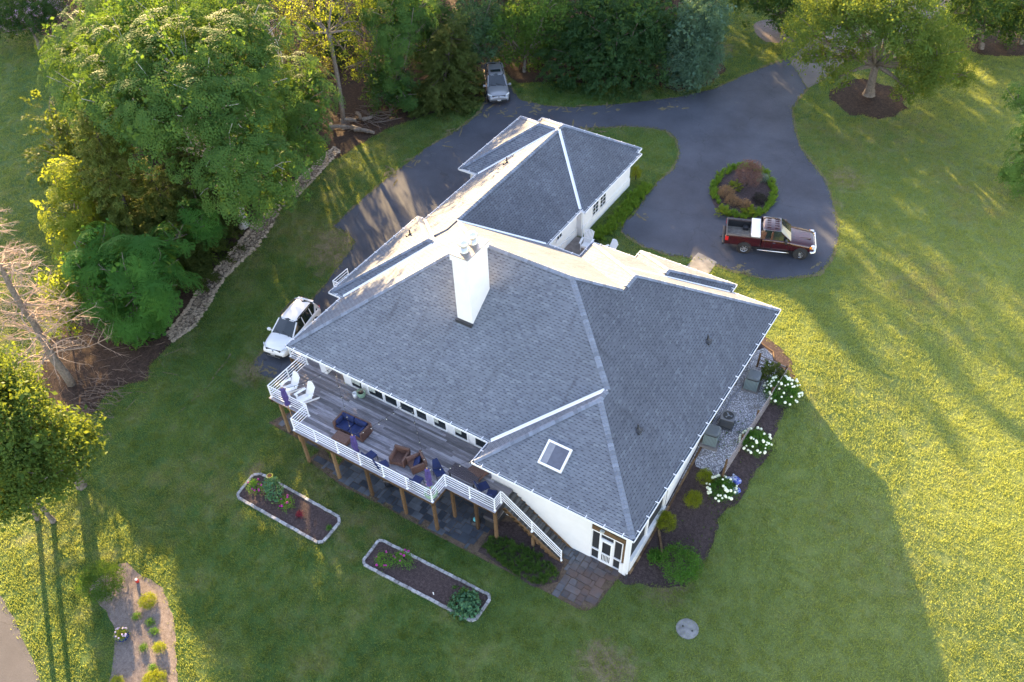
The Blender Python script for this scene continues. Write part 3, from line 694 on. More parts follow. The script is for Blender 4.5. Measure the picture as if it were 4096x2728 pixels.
# ---- deck windows and doors (frame > pane, curtain)
M_curt = plain('curtain', (.42, .44, .40), .9, var=.35, vs=9)
M_int = plain('interior_floor', (.16, .085, .045), .5, var=.2)
def window(x0, x1, z0, z1, Y=23.08, fw=.055, curtain=None, axis='Y', mullion=None, sill=False, nx_=0, nz_=0):
    f = MB(); g_ = MB(); c_ = MB()
    def B(m, a0, a1, d0, d1, q0, q1):
        if axis == 'Y': m.box(a0, a1, Y - d1, Y - d0, q0, q1)
        else: m.box(Y + d0, Y + d1, a0, a1, q0, q1)
    B(f, x0, x0 + fw, 0, .06, z0, z1); B(f, x1 - fw, x1, 0, .06, z0, z1); B(f, x0 + fw, x1 - fw, 0, .06, z0, z0 + fw * 1.3); B(f, x0 + fw, x1 - fw, 0, .06, z1 - fw, z1)
    if sill: B(f, x0 - .05, x1 + .05, 0, .09, z0 - .05, z0)
    for k in range(1, nx_): xx = x0 + (x1 - x0) * k / nx_; B(f, xx - .012, xx + .012, .022, .05, z0 + fw, z1 - fw)
    for k in range(1, nz_): zz = z0 + (z1 - z0) * k / nz_; B(f, x0 + fw, x1 - fw, .024, .048, zz - .012, zz + .012)
    fo_ = f.build('window', M_trim, house)
    B(g_, x0 + fw, x1 - fw, .005, .02, z0 + fw * 1.3, z1 - fw); g_.build('pane', M_glass, fo_)
    if curtain:
        a = x0 + fw + .01; b = a + (x1 - x0 - 2 * fw) * curtain; B(c_, a, b, .0205, .0225, z0 + .35, z1 - fw); c_.build('curtain', M_curt, fo_)
    return fo_
zd = 2.74
wins = [(-26.75, -25.85, .8), (-25.5, -24.35, .45), (-24.33, -23.35, 0), (-23.25, -22.15, 0), (-22.13, -21.3, 0), (-20.95, -20.0, .35), (-19.55, -18.6, .5), (-18.2, -17.3, 0), (-16.95, -16.25, 0)]
for a, b, c_ in wins: window(a, b, zd + .02, 4.75, curtain=c_, fw=.07)
window(43.9, 44.75, 3.2, 4.75, Y=-22.54, axis='X', nx_=2, nz_=5, sill=False, fw=.04)
window(44.95, 45.8, 3.2, 4.75, Y=-22.54, axis='X', nx_=2, nz_=5, sill=False, fw=.04)
window(39.6, 40.3, 3.75, 4.75, Y=-22.88, axis='X', nx_=2, nz_=3, fw=.04, sill=True)
dm = MB(); dm.box(-22.875, -22.85, 38.2, 39.2, 2.62, 4.7); dm.build('door', M_trim, house)
cd_ = MB(); cd_.box(-8.06, -8.0, 37.4, 38.6, 2.9, 3.0); cd_.build('wall_ledge', M_trim, house)
# ---- chimney (a part of the roof)
ch = MB(); x0, x1, y0, y1 = -21.2, -20.25, 26.42, 28.15
ch.box(x0, x1, y0, y1, 7.4, 12.1); ch.box(x0 - .07, x1 + .07, y0 - .07, y1 + .07, 11.80, 12.15)
cho = ch.build('chimney', M_white, roof_o)
cc = MB(); cc.box(x0 - .09, x1 + .09, y0 - .09, y1 + .09, 12.15, 12.19); cc.build('chimney_cap', plain('cap_metal', (.35, .33, .32), .35, metal=.6), cho)
for py in (26.85, 27.62):
    fl = MB(); c_ = ((x0 + x1) / 2, py, 12.19)
    fl.lathe([(.25, 0), (.25, .07), (.20, .09), (.20, .30), (.0, .30)], c_, 20); fo_ = fl.build('flue', plain('flue_steel', (.62, .6, .56), .3, metal=.8), cho, smooth=True)
    fl = MB(); fl.lathe([(.14, .30), (.15, .42), (.14, .42), (0, .42)], c_, 16); fl.lathe([(.27, .40), (.29, .46), (.24, .58), (.10, .66), (0, .67)], c_, 20); fl.build('rain_cap', plain('cap_bright', (.72, .7, .66), .35, metal=.4), cho, smooth=True)
fs = MB(); fs.box(x0 - .05, x1 + .03, y0 - .16, y0 - .001, 7.70, 7.98); fs.build('chimney_flashing', M_dark, cho)
# ---- skylight
sk = [(-13.39, 22.86), (-12.2, 22.86), (-12.2, 21.88), (-13.39, 21.88)]; P = PL[1][2]
def skq(m, a0, a1, b0, b1, h0, h1):
    vs = []
    for h in (h0, h1):
        for x, y in ((a0, b0), (a1, b0), (a1, b1), (a0, b1)): vs.append((x, y - h * .5, pz(P, x, y) + h))
    m.add(vs, [(0, 3, 2, 1), (4, 5, 6, 7), (0, 1, 5, 4), (1, 2, 6, 5), (2, 3, 7, 6), (3, 0, 4, 7)])
s_ = MB(); skq(s_, -13.45, -13.36, 21.82, 22.92, -.1, .12); skq(s_, -12.23, -12.14, 21.82, 22.92, -.1, .12); skq(s_, -13.36, -12.23, 21.82, 21.91, -.1, .121); skq(s_, -13.36, -12.23, 22.83, 22.92, -.1, .121)
so = s_.build('skylight', M_trim, roof_o)
s_ = MB(); skq(s_, -13.36, -12.23, 21.91, 22.83, .02, .08)
M_sky = plain('skylight_glass', (.10, .105, .14), .12, spec=.8); s_.build('pane', M_sky, so)
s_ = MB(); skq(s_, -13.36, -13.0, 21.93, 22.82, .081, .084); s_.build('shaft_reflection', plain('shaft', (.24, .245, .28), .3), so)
# ---- vent pipes
for (x, y) in ((-9.72, 33.36), (-10.0, 25.58), (-28.3, 42.2), (-29.5, 32.9)):
    z = roofz(x, y); v_ = MB(); v_.lathe([(.16, -.05), (.15, .03), (.05, .10), (.045, .42), (.0, .42)], (x, y, z), 10)
    v_.box(x - .2, x + .2, y - .2, y + .2, z - .14, z + .02); v_.build('vent_pipe', M_dark, roof_o)
# ---------------------------------------------------------------- deck
DZ = 2.72
deck = thing('deck', (-23, 21, 0), 'raised grey timber deck with white railings on brown posts', 'deck')
DP = [(-31.57, 30.0), (-31.57, 23.03), (-30.25, 23.03), (-30.25, 19.96), (-27.45, 19.96), (-27.45, 18.76), (-17.9, 18.76), (-17.9, 19.95), (-14.85, 19.95), (-14.85, 21.62), (-16.25, 21.62), (-16.25, 23.05), (-27.35, 23.05), (-27.35, 26.15), (-29.8, 26.15), (-29.8, 27.45), (-30.72, 27.45), (-30.72, 30.0)]
def xspans(poly, y):
    xs = []
    for i in range(len(poly)):
        (xa, ya), (xb, yb) = poly[i], poly[(i + 1) % len(poly)]
        if (ya > y) != (yb > y): xs.append(xa + (y - ya) * (xb - xa) / (yb - ya))
    xs.sort(); return list(zip(xs[::2], xs[1::2]))
fl = MB(); y = 18.76; rr = random.Random(5); bw = .142
while y < 30.0:
    for (a, b) in xspans(DP, y + bw / 2):
        x = a
        while x < b - .02:
            e = min(b, x + rr.uniform(1.8, 4.9));
            if b - e < .6: e = b
            fl.box(x + .002, e - .002, y + .005, min(y + bw, 30) - .005, DZ - .035, DZ + rr.uniform(-.003, .002), rr.random()); x = e
    y += bw
fl.build('deck_floor', M_deck, deck)
eb = MB()
def edge(m, a, b, z0, z1, w_=.05):
    a = Vector((*a, 0)); b = Vector((*b, 0)); m.bar((a.x, a.y, (z0 + z1) / 2), (b.x, b.y, (z0 + z1) / 2), w_, z1 - z0, tone=rr.random())
outer = [(-31.57, 30.0), (-31.57, 23.03), (-30.25, 23.03), (-30.25, 19.96), (-27.45, 19.96), (-27.45, 18.76), (-17.9, 18.76), (-17.9, 19.95), (-14.85, 19.95)]
for i in range(len(outer) - 1):
    a, b = Vector(outer[i]), Vector(outer[i + 1]); d = (b - a).normalized(); nn = Vector((-d.y, d.x)) * .10
    if i < 3 or True: edge(eb, a + nn * 1 - d * .02, b + nn * 1 + d * .02, DZ - .36, DZ - .04, .06)
for y_ in (20.2, 22.2): edge(eb, (-27.4, y_), (-18, y_), DZ - .30, DZ - .04)
eb.build('beam', M_post, deck)
for (px, py) in ((-29.62, 20.05), (-27.05, 18.9), (-22.45, 18.9), (-20.1, 18.9), (-18.03, 18.92), (-17.7, 20.1), (-16.2, 20.1), (-15.0, 20.1), (-24.8, 18.9), (-26.6, 20.6), (-31.45, 23.2), (-13.1, 20.72)):
    p_ = MB(); top = DZ - .36 if px < -14 else 1.2
    p_.box(px - .075, px + .075, py - .075, py + .075, min(-.05, gz(px, py) - .1) if py < 22 else gz(px, py) - .1, top, rr.random()); p_.build('post', M_post, deck)
# railings
def railrun(a, b, za=DZ, zb=None, posts=(0, 1), n=5, H=.93, zr0=.14):
    zb = za if zb is None else zb
    m = MB(); a, b = Vector((*a, za)), Vector((*b, zb))
    for k in range(n):
        h = zr0 + (H - zr0) * k / (n - 1); u = Vector((0, 0, h)); m.bar(a + u, b + u, .045 if k == n - 1 else .032, .045 if k == n - 1 else .032)
    for s in posts:
        p = a.lerp(b, s); m.bar(p, p + Vector((0, 0, H + .01)), .055, .055); m.lathe([(.075, 0), (.075, .012), (.035, .04)], p, 10)
    return m.build('railing', M_rail, deck)
i_ = .09
railrun((-31.48, 30), (-31.48, 23.12), posts=(.35, .7, 1)); railrun((-31.48, 23.12), (-30.16, 23.12), posts=(1,)); railrun((-30.16, 23.12), (-30.16, 20.05), posts=(.5, 1))
railrun((-30.16, 20.05), (-27.36, 20.05), posts=(.5, 1)); railrun((-27.36, 20.05), (-27.36, 18.85), posts=(1,))
railrun((-27.36, 18.85), (-17.99, 18.85), posts=(.17, .335, .5, .665, .83, 1)); railrun((-17.99, 18.85), (-17.99, 20.04), posts=(1,))
railrun((-17.99, 20.04), (-14.94, 20.04), posts=(.5, 1)); railrun((-14.94, 20.04), (-14.94, 20.62), posts=(1,))
railrun((-14.9, 20.66), (-11.36, 20.66), DZ, .1, posts=(.5, 1), n=4, H=.9, zr0=.25)
# upper-left landing rail seen past the eave
railrun((-33.0, 29.0), (-31.5, 29.0), posts=(0, 1)); railrun((-33.0, 30.4), (-33.0, 29.0), posts=(0,)); 
ld_ = MB(); ld_.box(-33.1, -31.6, 28.9, 30.5, DZ - .06, DZ); ld_.box(-33.0, -32.9, 29.0, 29.1, .3, DZ - .06); ld_.box(-33.0, -32.9, 30.3, 30.4, .3, DZ - .06); ld_.build('landing', M_deck, deck)
# stairs
st = MB(); nst = 14
for k in range(nst):
    z = DZ - (k + 1) * DZ / nst - .0; x = -14.85 + k * 3.5 / nst
    for q in range(2): st.box(x - .02 + q * .135, x + .11 + q * .135, 20.58, 21.64, z + DZ / nst - .04 - .19, z + DZ / nst - .19, rr.random())
    st.box(x - .03, x - .01, 20.6, 21.62, z - .0 - .0, z + DZ / nst - .04, .1)
sto = st.build('staircase', M_step, deck)
sg = MB(); sg.bar((-14.8, 20.6, DZ - .38), (-11.3, 20.6, -.1), .05, .3); sg.bar((-14.8, 21.62, DZ - .38), (-11.3, 21.62, -.1), .04, .3)
for k in range(nst): sg.box(-14.82 + k * .25, -14.58 + k * .25, 20.575, 20.62, DZ - .30 - (k + 1) * DZ / nst - .05, DZ - .23 - (k + 1) * DZ / nst + .02 - .0)
sg.build('stringer', M_post, sto)
# ---------------------------------------------------------------- flagstone patio
M_grout = litter_mat('patio_grout', ((.06, .045, .035), (.13, .095, .07), (.22, .16, .115)), 3)
def slate():
    m, t, b, o = newmat('slate'); p = wpos(t); tn = tone(t)
    c = ramp(t, tn, [(0, (.030, .038, .052)), (.5, (.052, .062, .080)), (1, (.095, .105, .125))])
    n = noise(t, p, 2.2, 5, .7); c = mixc(t, 1, c, ramp(t, n, [(.3, .75), (.7, 1.35)]), 'MULTIPLY')
    q = N(t, 'VectorMath', operation='DISTANCE'); L(t, p, q.inputs[0]); q.inputs[1].default_value = (-8.9, 20.3, 0)
    k = mth(t, 'SUBTRACT', 1.0, mth(t, 'ADD', mth(t, 'DIVIDE', q.outputs['Value'], 2.6), mth(t, 'MULTIPLY_ADD', noise(t, p, 1.3, 4, .7), 2, -1)), clamp=True)
    c = mixc(t, mth(t, 'MULTIPLY', k, .55), c, (.20, .10, .055))
    L(t, c, b.inputs['Base Color']); b.inputs['Roughness'].default_value = .55; bump(t, b, n, .01); return m
M_slate = slate()
P1 = PX([(707, 1059), (785, 1117), (878, 1163), (1015, 1237), (1182, 1322), (1290, 1380), (1332, 1402), (1348, 1405), (1372, 1395), (1395, 1362), (1425, 1325)])
P1 = P1 + [(-8.35, 21.9), (-16.5, 21.9), (-16.5, 24), (-25.5, 24), (-25.5, 19.6), (P1[0][0] + .1, P1[0][1] + 1.2)]
P2 = PX([(617, 972), (657, 994), (690, 1012)]) + [(-27.2, 19.9), (-27.0, 21.4), (-30.6, 21.4)]
tag(patch('patio', P1, M_grout, .02, jit=.02), kind='structure')
patch('patio', P2, M_grout, .02, jit=.02)
fst = MB(); rr = random.Random(21)
S_ = .20; gx0, gy0, NX, NY = -31.2, 16.5, 122, 40
occ = [[False] * NY for _ in range(NX)]
bed = [(-15.4, 18.9), (-11.7, 18.6), (-10.9, 19.5), (-11.2, 20.65), (-14.4, 21.66), (-15.6, 21.0)]
for j in range(NY):
    for i in range(NX):
        if occ[i][j]: continue
        w_, h_ = rr.choice(((1, 1), (2, 1), (2, 2), (3, 2), (2, 3), (3, 2), (2, 2), (3, 3), (4, 2), (3, 2)))
        while w_ > 1 and (i + w_ > NX or any(occ[i + a][j] for a in range(w_))): w_ -= 1
        h_ = min(h_, NY - j)
        for a in range(w_):
            for b in range(h_): occ[i + a][j + b] = True
        g_ = .014; x0, x1, y0, y1 = gx0 + i * S_ + g_, gx0 + (i + w_) * S_ - g_, gy0 + j * S_ + g_, gy0 + (j + h_) * S_ - g_
        cs = [(x0, y0), (x1, y0), (x1, y1), (x0, y1)]; cs = [(x + rr.uniform(-.014, .014), y + rr.uniform(-.014, .014)) for x, y in cs]
        pc = []
        for c_ in cs + [((x0 + x1) / 2, (y0 + y1) / 2)]: pc.append(c_)
        A_ = np.array(pc)
        ok = inside(P1, A_).all() or inside(P2, A_).all()
        if not ok or inside(bed, A_).any(): continue
        z = gz((x0 + x1) / 2, (y0 + y1) / 2) + .035 + rr.uniform(0, .008); fst.prism(cs, z - .03, z, rr.random(), bottom=False)
tag(fst.build('flagstones', M_slate), kind='structure')
patch('stair_bed_mulch', bed, M_mulch, .034, jit=.03)
# ---------------------------------------------------------------- foliage templates (quads in a unit frame, z = outward)
def _quads(P, A, B):   # centre, half-long axis, half-wide axis -> diamond
    return np.stack([P - A, P + B, P + A, P - B], 1)
def nrm(v): return v / (np.linalg.norm(v, axis=-1, keepdims=True) + 1e-9)
def t_broad(n, size, seed, flat=.55, spread=1.0):
    g = np.random.default_rng(seed); P = g.normal(size=(n, 3)) * (.42, .42, .42 * flat) * spread
    nn = nrm(g.normal(size=(n, 3)) * .75 + (0, 0, .75) + P * .5); a = nrm(np.cross(nn, g.normal(size=(n, 3)))); b = np.cross(nn, a)
    s = size * g.uniform(.7, 1.3, (n, 1)); return _quads(P, a * s, b * s * .62), g.uniform(-.16, .16, n)
def t_rosette(nf, pairs, seed, droop=.55, lw=.17, ll=.30, fl=1.0):
    g = np.random.default_rng(seed); q = []
    for k in range(nf):
        az = 2 * math.pi * k / nf + g.uniform(-.25, .25); L_ = fl * g.uniform(.75, 1.1); d = np.array([math.cos(az), math.sin(az), 0]); s = np.array([-math.sin(az), math.cos(az), 0]); e0 = g.uniform(.15, .5)
        for i in range(pairs):
            t_ = (i + .6) / pairs; c = d * L_ * t_ + np.array([0, 0, e0 * t_ - droop * t_ * t_]); w_ = ll * (1 - .55 * abs(t_ - .4)) * L_
            for sg in (1, -1):
                ax = nrm(s * sg + d * .35 + np.array([0, 0, -.18])) * w_ / 2; bx = d * lw * L_ / 2 * .62
                q.append((c + ax, ax, bx))
        c = d * L_; q.append((c + np.array([0, 0, e0 - droop]), d * .1, s * .06))
    P = np.array([x[0] for x in q]); A = np.array([x[1] for x in q]); B = np.array([x[2] for x in q]); return _quads(P, A, B), g.uniform(-.08, .08, len(q))
def t_spray(n, seed, w_=.07):   # conifer spray: elongated along +x, drooping fans, z up
    g = np.random.default_rng(seed); t_ = g.uniform(0, 1, n) ** .8; side = g.uniform(-1, 1, n) * (.5 * (1 - .6 * t_)); P = np.stack([t_, side * .9, g.uniform(-.15, .05, n) - .25 * t_ * t_], 1)
    a = nrm(np.stack([np.full(n, .9), side * 1.6 + g.normal(size=n) * .3, g.normal(size=n) * .3 - .15], 1)); nn = nrm(np.stack([g.normal(size=n) * .4, g.normal(size=n) * .5, np.full(n, 1.)], 1)); b = nrm(np.cross(nn, a))
    s = g.uniform(.10, .2, (n, 1)); return _quads(P, a * s, b * w_ * g.uniform(.7, 1.3, (n, 1))), g.uniform(-.12, .12, n)
def t_tuft(n, seed, h=1.0, lean=.55, w_=.035):
    g = np.random.default_rng(seed); q = []
    az = g.uniform(0, 6.28, n); ln = g.uniform(.2, 1, n) * lean; base = np.stack([np.cos(az) * .12, np.sin(az) * .12, np.zeros(n)], 1); d = np.stack([np.cos(az) * ln, np.sin(az) * ln, np.sqrt(1 - ln ** 2)], 1) * h * g.uniform(.6, 1.1, (n, 1))
    s = np.stack([-np.sin(az), np.cos(az), np.zeros(n)], 1) * w_; mid = base + d * .62; tip = base + d * .95 + np.stack([np.cos(az), np.sin(az), -np.ones(n) * .7], 1) * (.28 * h * ln[:, None])
    Q1 = np.stack([base - s * .6, base + s * .6, mid + s, mid - s], 1); Q2 = np.stack([mid - s, mid + s, tip + s * .2, tip - s * .2], 1)
    tn = g.uniform(-.2, .2, n); return np.concatenate([Q1, Q2]), np.concatenate([tn, tn])
TB = [t_broad(26, .20, 10 + i) for i in range(4)]
TBf = [t_broad(34, .135, 20 + i) for i in range(4)]
TR = [t_rosette(7, 4, 30 + i, lw=.27, ll=.36, droop=.6) for i in range(4)]
TRd = [t_rosette(10, 9, 40 + i, droop=.7, lw=.115, ll=.36) for i in range(3)]
TS = [t_spray(30, 50 + i) for i in range(4)]
TG = [t_tuft(26, 60 + i) for i in range(4)]
def frames(nv, spin=None):
    nv = nrm(nv); ref = np.where(np.abs(nv[:, 2:3]) > .95, np.array([[1., 0, 0]]), np.array([[0, 0, 1.]])); x = nrm(np.cross(ref, nv)); y = np.cross(nv, x)
    a = rng.uniform(0, 6.283, len(nv)) if spin is None else spin; c, s = np.cos(a)[:, None], np.sin(a)[:, None]
    return np.stack([x * c + y * s, -x * s + y * c, nv], 1)
def frames_x(xv):
    xv = nrm(xv); y = nrm(np.cross(np.array([[0, 0, 1.]]), xv)); z = np.cross(xv, y); return np.stack([xv, y, z], 1)
def inst(temps, P, Fr, S, tone_):
    """P (n,3) positions, Fr (n,3,3) rows = axes, S (n,) scale, tone_ (n,)"""
    P = np.asarray(P, float); out = []; tn = []; pick = rng.integers(0, len(temps), len(P))
    for k, (T, tv) in enumerate(temps):
        m = pick == k
        if not m.any(): continue
        v = np.einsum('qji,nik->nqjk', T, Fr[m]) * S[m][:, None, None, None] + P[m][:, None, None, :]
        out.append(v.reshape(-1, 4, 3)); tn.append((tone_[m][:, None] + tv[None]).ravel())
    return np.concatenate(out), np.clip(np.concatenate(tn), 0, 1)
def leafobj(name, quads, tn, mat, parent):
    n = len(quads); return fast(name, quads.reshape(-1, 3), np.arange(n * 4).reshape(n, 4), tn, mat, parent)
def shell(c, r, n, lo=-.55, rmin=.66, rz=None):
    d = nrm(rng.normal(size=(int(n * 1.8), 3))); d = d[d[:, 2] > lo][:n]; rr_ = rng.uniform(rmin, 1.04, (len(d), 1)) ** .8
    R3 = np.array([r, r, rz or r * .8]); return np.array(c)[None] + d * rr_ * R3, d
M_bark = plain('bark', (.16, .135, .115), .9, var=.35, vs=7, bmp=.02, bs=12)
M_barkd = plain('dark_bark', (.075, .06, .05), .9, var=.35, vs=7, bmp=.02, bs=12)
M_dead = plain('dead_wood', (.34, .25, .19), .85, var=.3, vs=6)
def limb(mb, a, b, r0, r1, bend=.12, n=5, seed=0):
    g = random.Random(seed); a, b = Vector(a), Vector(b); L_ = (b - a).length; off = Vector((g.uniform(-1, 1), g.uniform(-1, 1), g.uniform(0, 1))) * bend * L_
    pts = [a.lerp(b, i / (n - 1)) + off * math.sin(math.pi * i / (n - 1)) for i in range(n)]; mb.tube(pts, [r0 + (r1 - r0) * i / (n - 1) for i in range(n)], 6); return pts
def lobes_px(lst): return [(tuple(at(x, y, z)), r) for x, y, z, r in lst]
def tree(name, label, base, lobes, mat, cat='tree', group=None, style='broad', dens=1.0, size=1.0, tone0=.45, tr=.22, bark=None, lean=None, trunks=1, fork=.35, flat=.8, lo=-.55, fill=.25, tvar=.16):
    b = gp(*base) if not hasattr(base, 'z') else base
    o = thing(name, b, label, cat, group); seed = int(b.x * 31 + b.y * 17) & 0xffff; g = random.Random(seed)
    cen = Vector(np.mean([l[0] for l in lobes], 0)); hmax = max(l[0][2] for l in lobes)
    wood = MB()
    lobes = [(c, r * 1.08) for c, r in lobes if c[2] > b.z + .2]
    for t_ in range(trunks):
        bb = Vector((b.x + (t_ * .9), b.y + t_ * .3, b.z - .15)); fk = Vector((bb.x + (cen.x - bb.x) * fork * .6, bb.y + (cen.y - bb.y) * fork * .6, b.z + max(1.2, (cen.z - b.z) * fork * 1.25)))
        limb(wood, bb, fk, tr, tr * .72, .05, 5, seed + t_); 
        wood.lathe([(tr * 1.7, -.1), (tr * 1.2, .25), (tr, .6)], bb, 8)
        for i, (c, r) in enumerate(lobes):
            if trunks > 1 and i % trunks != t_: continue
            p = limb(wood, fk, Vector(c) - Vector((0, 0, r * .3)), tr * .5, .05, .12, 6, seed + i)
            for k in range(5):
                d = Vector((g.gauss(0, 1), g.gauss(0, 1), g.uniform(-.2, 1))).normalized(); limb(wood, p[3 + k % 3], Vector(c) + d * r * .85, .05, .015, .1, 4, seed + i * 7 + k)
    wood.build('trunk', bark or M_bark, o, smooth=True)
    Q = []; T = []
    for (c, r) in lobes:
        lt = tone0 + rng.uniform(-tvar, tvar) * .6
        if style == 'broad': n = int(dens * 9.5 * r * r / size ** 1.6); tm = TB; s0 = .62 * size
        elif style == 'fine': n = int(dens * 13 * r * r / size ** 1.6); tm = TBf; s0 = .55 * size
        elif style == 'frond': n = int(dens * 10 * r * r / size ** 1.6); tm = TR; s0 = .60 * size
        elif style == 'bigfrond': n = int(dens * 1.9 * r * r / size ** 1.6); tm = TRd; s0 = 1.05 * size
        elif style == 'spray': n = int(dens * 12 * r * r / size ** 1.6); tm = TS; s0 = .8 * size
        P, d = shell(c, r, max(6, n), lo, .62, r * flat)
        # ragged outline: push clumps in and out in groups
        ph = rng.uniform(0, 6.28, 3); wob = 1 + .16 * np.sin(d[:, 0] * 5 + ph[0]) * np.sin(d[:, 1] * 5 + ph[1]) + .08 * np.sin(d[:, 2] * 9 + ph[2]); P = np.array(c) + (P - np.array(c)) * wob[:, None]
        keep = P[:, 2] > b.z + .1; P, d = P[keep], d[keep]
        if not len(P): continue
        tn = lt + rng.uniform(-tvar, tvar, len(P)); S = s0 * rng.uniform(.75, 1.25, len(P))
        if style == 'spray': Fr = frames_x(d * (1, 1, .55) + rng.normal(size=d.shape) * .22 + (0, 0, -.08))
        else: Fr = frames(d * .7 + (0, 0, .55) + rng.normal(size=d.shape) * .25)
        q, t2 = inst(tm, P, Fr, S, tn); Q.append(q); T.append(t2)
        if fill:   # loose inner leaves so the crown is not hollow
            m = int(len(P) * fill); P2 = np.array(c) + rng.normal(size=(m, 3)) * r * .38; P2 = P2[P2[:, 2] > b.z + .2]
            if len(P2): q, t2 = inst(TB, P2, frames(rng.normal(size=P2.shape) + (0, 0, .6)), .7 * rng.uniform(.8, 1.3, len(P2)), np.full(len(P2), lt) + rng.uniform(-.1, .1, len(P2))); Q.append(q); T.append(t2)
    leafobj('crown', np.concatenate(Q), np.concatenate(T), mat, o); return o
def conifer(name, label, base, h, r, mat, cat='tree', group=None, tone0=.45, dens=1.0, size=1.0, shape=.8, tip=None, bark=None, z0=.3, tvar=.18):
    b = gp(*base) if not hasattr(base, 'z') else base
    o = thing(name, b, label, cat, group); tp = Vector(tip) if tip is not None else Vector((b.x, b.y, b.z + h)); hh = tp.z - b.z
    wood = MB(); wood.tube([b - Vector((0, 0, .2)), b.lerp(tp, .5), b.lerp(tp, .97)], [.2, .12, .02], 7)
    nl = int(34 * dens * h / 8); P = []; X = []; S = []
    g = random.Random(int(b.x * 7 + b.y * 3) & 0xffff)
    for i in range(int(h * 22 * dens)):
        t_ = g.uniform(z0 / hh, .99); Rm = r * (1 - t_) ** shape * g.uniform(.62, 1.12) + .15; az = g.uniform(0, 6.283); c = b.lerp(tp, t_); rise = .25 * (t_ - .2)
        e = c + Vector((math.cos(az) * Rm, math.sin(az) * Rm, Rm * rise - .12 * Rm))
        if g.random() < .25: wood.tube([c, e], [.035, .008], 4)
        k = max(2, int(Rm * 6.5 / size))
        for j in range(k):
            s = (j + g.uniform(.3, 1)) / k; s = s ** .6; p = c.lerp(e, s); P.append(p + Vector((g.gauss(0, .12), g.gauss(0, .12), g.gauss(0, .10)))); a2 = az + g.gauss(0, .5); X.append((math.cos(a2), math.sin(a2), g.uniform(-.25, .25) + .5 * max(0, t_ - .6))); S.append(.62 * size * g.uniform(.7, 1.25) * (1 - .35 * t_))
    P = np.array(P); X = np.array(X); S = np.array(S); ph = rng.uniform(0, 6, 2)
    tn = tone0 + .5 * tvar * np.sin(P[:, 0] * 1.7 + ph[0]) * np.sin(P[:, 2] * 1.9 + ph[1]) + rng.uniform(-tvar, tvar, len(P))
    keep = P[:, 2] > b.z + .05; P, X, S, tn = P[keep], X[keep], S[keep], tn[keep]
    wood.build('trunk', bark or M_barkd, o, smooth=True); q, t2 = inst(TS, P, frames_x(X), S, tn); leafobj('crown', q, t2, mat, o); return o
L_ail = leafmat('foliage_ailanthus', (.022, .064, .020), (.092, .165, .040), .24)
L_mid = leafmat('foliage_mid', (.022, .062, .016), (.085, .155, .038), .28)
L_dark = leafmat('foliage_dark', (.014, .040, .018), (.050, .105, .042), .25)
L_yel = leafmat('foliage_yellowish', (.06, .105, .015), (.21, .27, .045), .45, tint=(.75, .8, .05))
L_cedar = leafmat('foliage_cedar', (.045, .075, .018), (.16, .20, .05), .28, tint=(.55, .65, .05))
L_cedard = leafmat('foliage_cedar_dark', (.022, .040, .013), (.085, .115, .032), .22, tint=(.5, .5, .05))
L_blue = leafmat('foliage_bluegreen', (.020, .050, .030), (.075, .14, .080), .25)
L_holly = leafmat('foliage_holly', (.032, .070, .050), (.105, .18, .125), .2)
L_maple = leafmat('foliage_maple', (.028, .066, .018), (.115, .180, .048), .34, tint=(.7, .8, .06))
L_fern = leafmat('foliage_sumac', (.018, .070, .018), (.075, .20, .040), .26)
L_oak = leafmat('foliage_oak', (.022, .055, .014), (.095, .150, .038), .28, tint=(.6, .7, .05), rough=.35)
# ---------------------------------------------------------------- left wood
tree('broadleaf_tree', 'huge pale green tree with feathery leaves and a white trunk at the rock swale', (562, 518),
     lobes_px([(300, 30, 13.5, 2.9), (400, 40, 14.2, 3.0), (520, 30, 14, 2.9), (600, 90, 13, 2.4), (200, 110, 11.5, 2.6), (300, 130, 13, 3), (410, 140, 13.6, 3.1), (520, 140, 13.2, 2.9), (590, 190, 12, 2.2),
               (190, 200, 10.2, 2.3), (270, 225, 11.6, 2.6), (370, 240, 12.2, 2.9), (480, 235, 12.2, 2.8), (560, 270, 11, 2.3), (440, 320, 10.2, 2.6), (350, 310, 9.8, 2.1), (535, 350, 9.8, 2.5), (600, 380, 8.8, 2.3), (520, 430, 8, 1.9), (640, 420, 7.2, 1.9), (560, 460, 6.2, 1.5), (625, 462, 6.0, 1.5), (240, 40, 12.5, 2.4), (170, 160, 9.8, 2.0)]),
     L_ail, style='frond', dens=1.0, tr=.34, fork=.45, tone0=.5, bark=plain('pale_bark', (.34, .33, .31), .85, var=.3, vs=6))
tree('broadleaf_tree', 'rounded feathery tree leaning out beside the bare grey branches above the log pile', (650, 395),
     lobes_px([(680, 185, 9.5, 2.2), (715, 230, 8.8, 1.9), (650, 235, 9, 1.9), (690, 285, 7.8, 2.0), (640, 300, 7.6, 1.8), (700, 330, 6.4, 1.6), (655, 350, 6, 1.6)]), L_ail, style='frond', tr=.18, tone0=.5)
conifer('cedar_tree', 'tall yellow-green cedar with a pointed top in front of the huge feathery tree', (345, 610), 12, 3.6, L_cedar, tip=at(192, 232, 11.8), tone0=.62, shape=.75, dens=1.15)
conifer('cedar_tree', 'bushy olive cedar at the left edge of the wood below the tall cedar', (262, 560), 8, 3.2, L_cedar, tone0=.55, tip=at(185, 390, 7.2), shape=.6)
conifer('cedar_tree', 'dull olive cedar under the white-trunked tree', (425, 585), 7, 3.0, L_cedar, tone0=.35, tip=at(345, 395, 6.8), shape=.55)
conifer('cedar_tree', 'dark cedar standing close to the upper rock swale', (490, 565), 5.5, 2.8, L_cedard, tone0=.4, shape=.5)
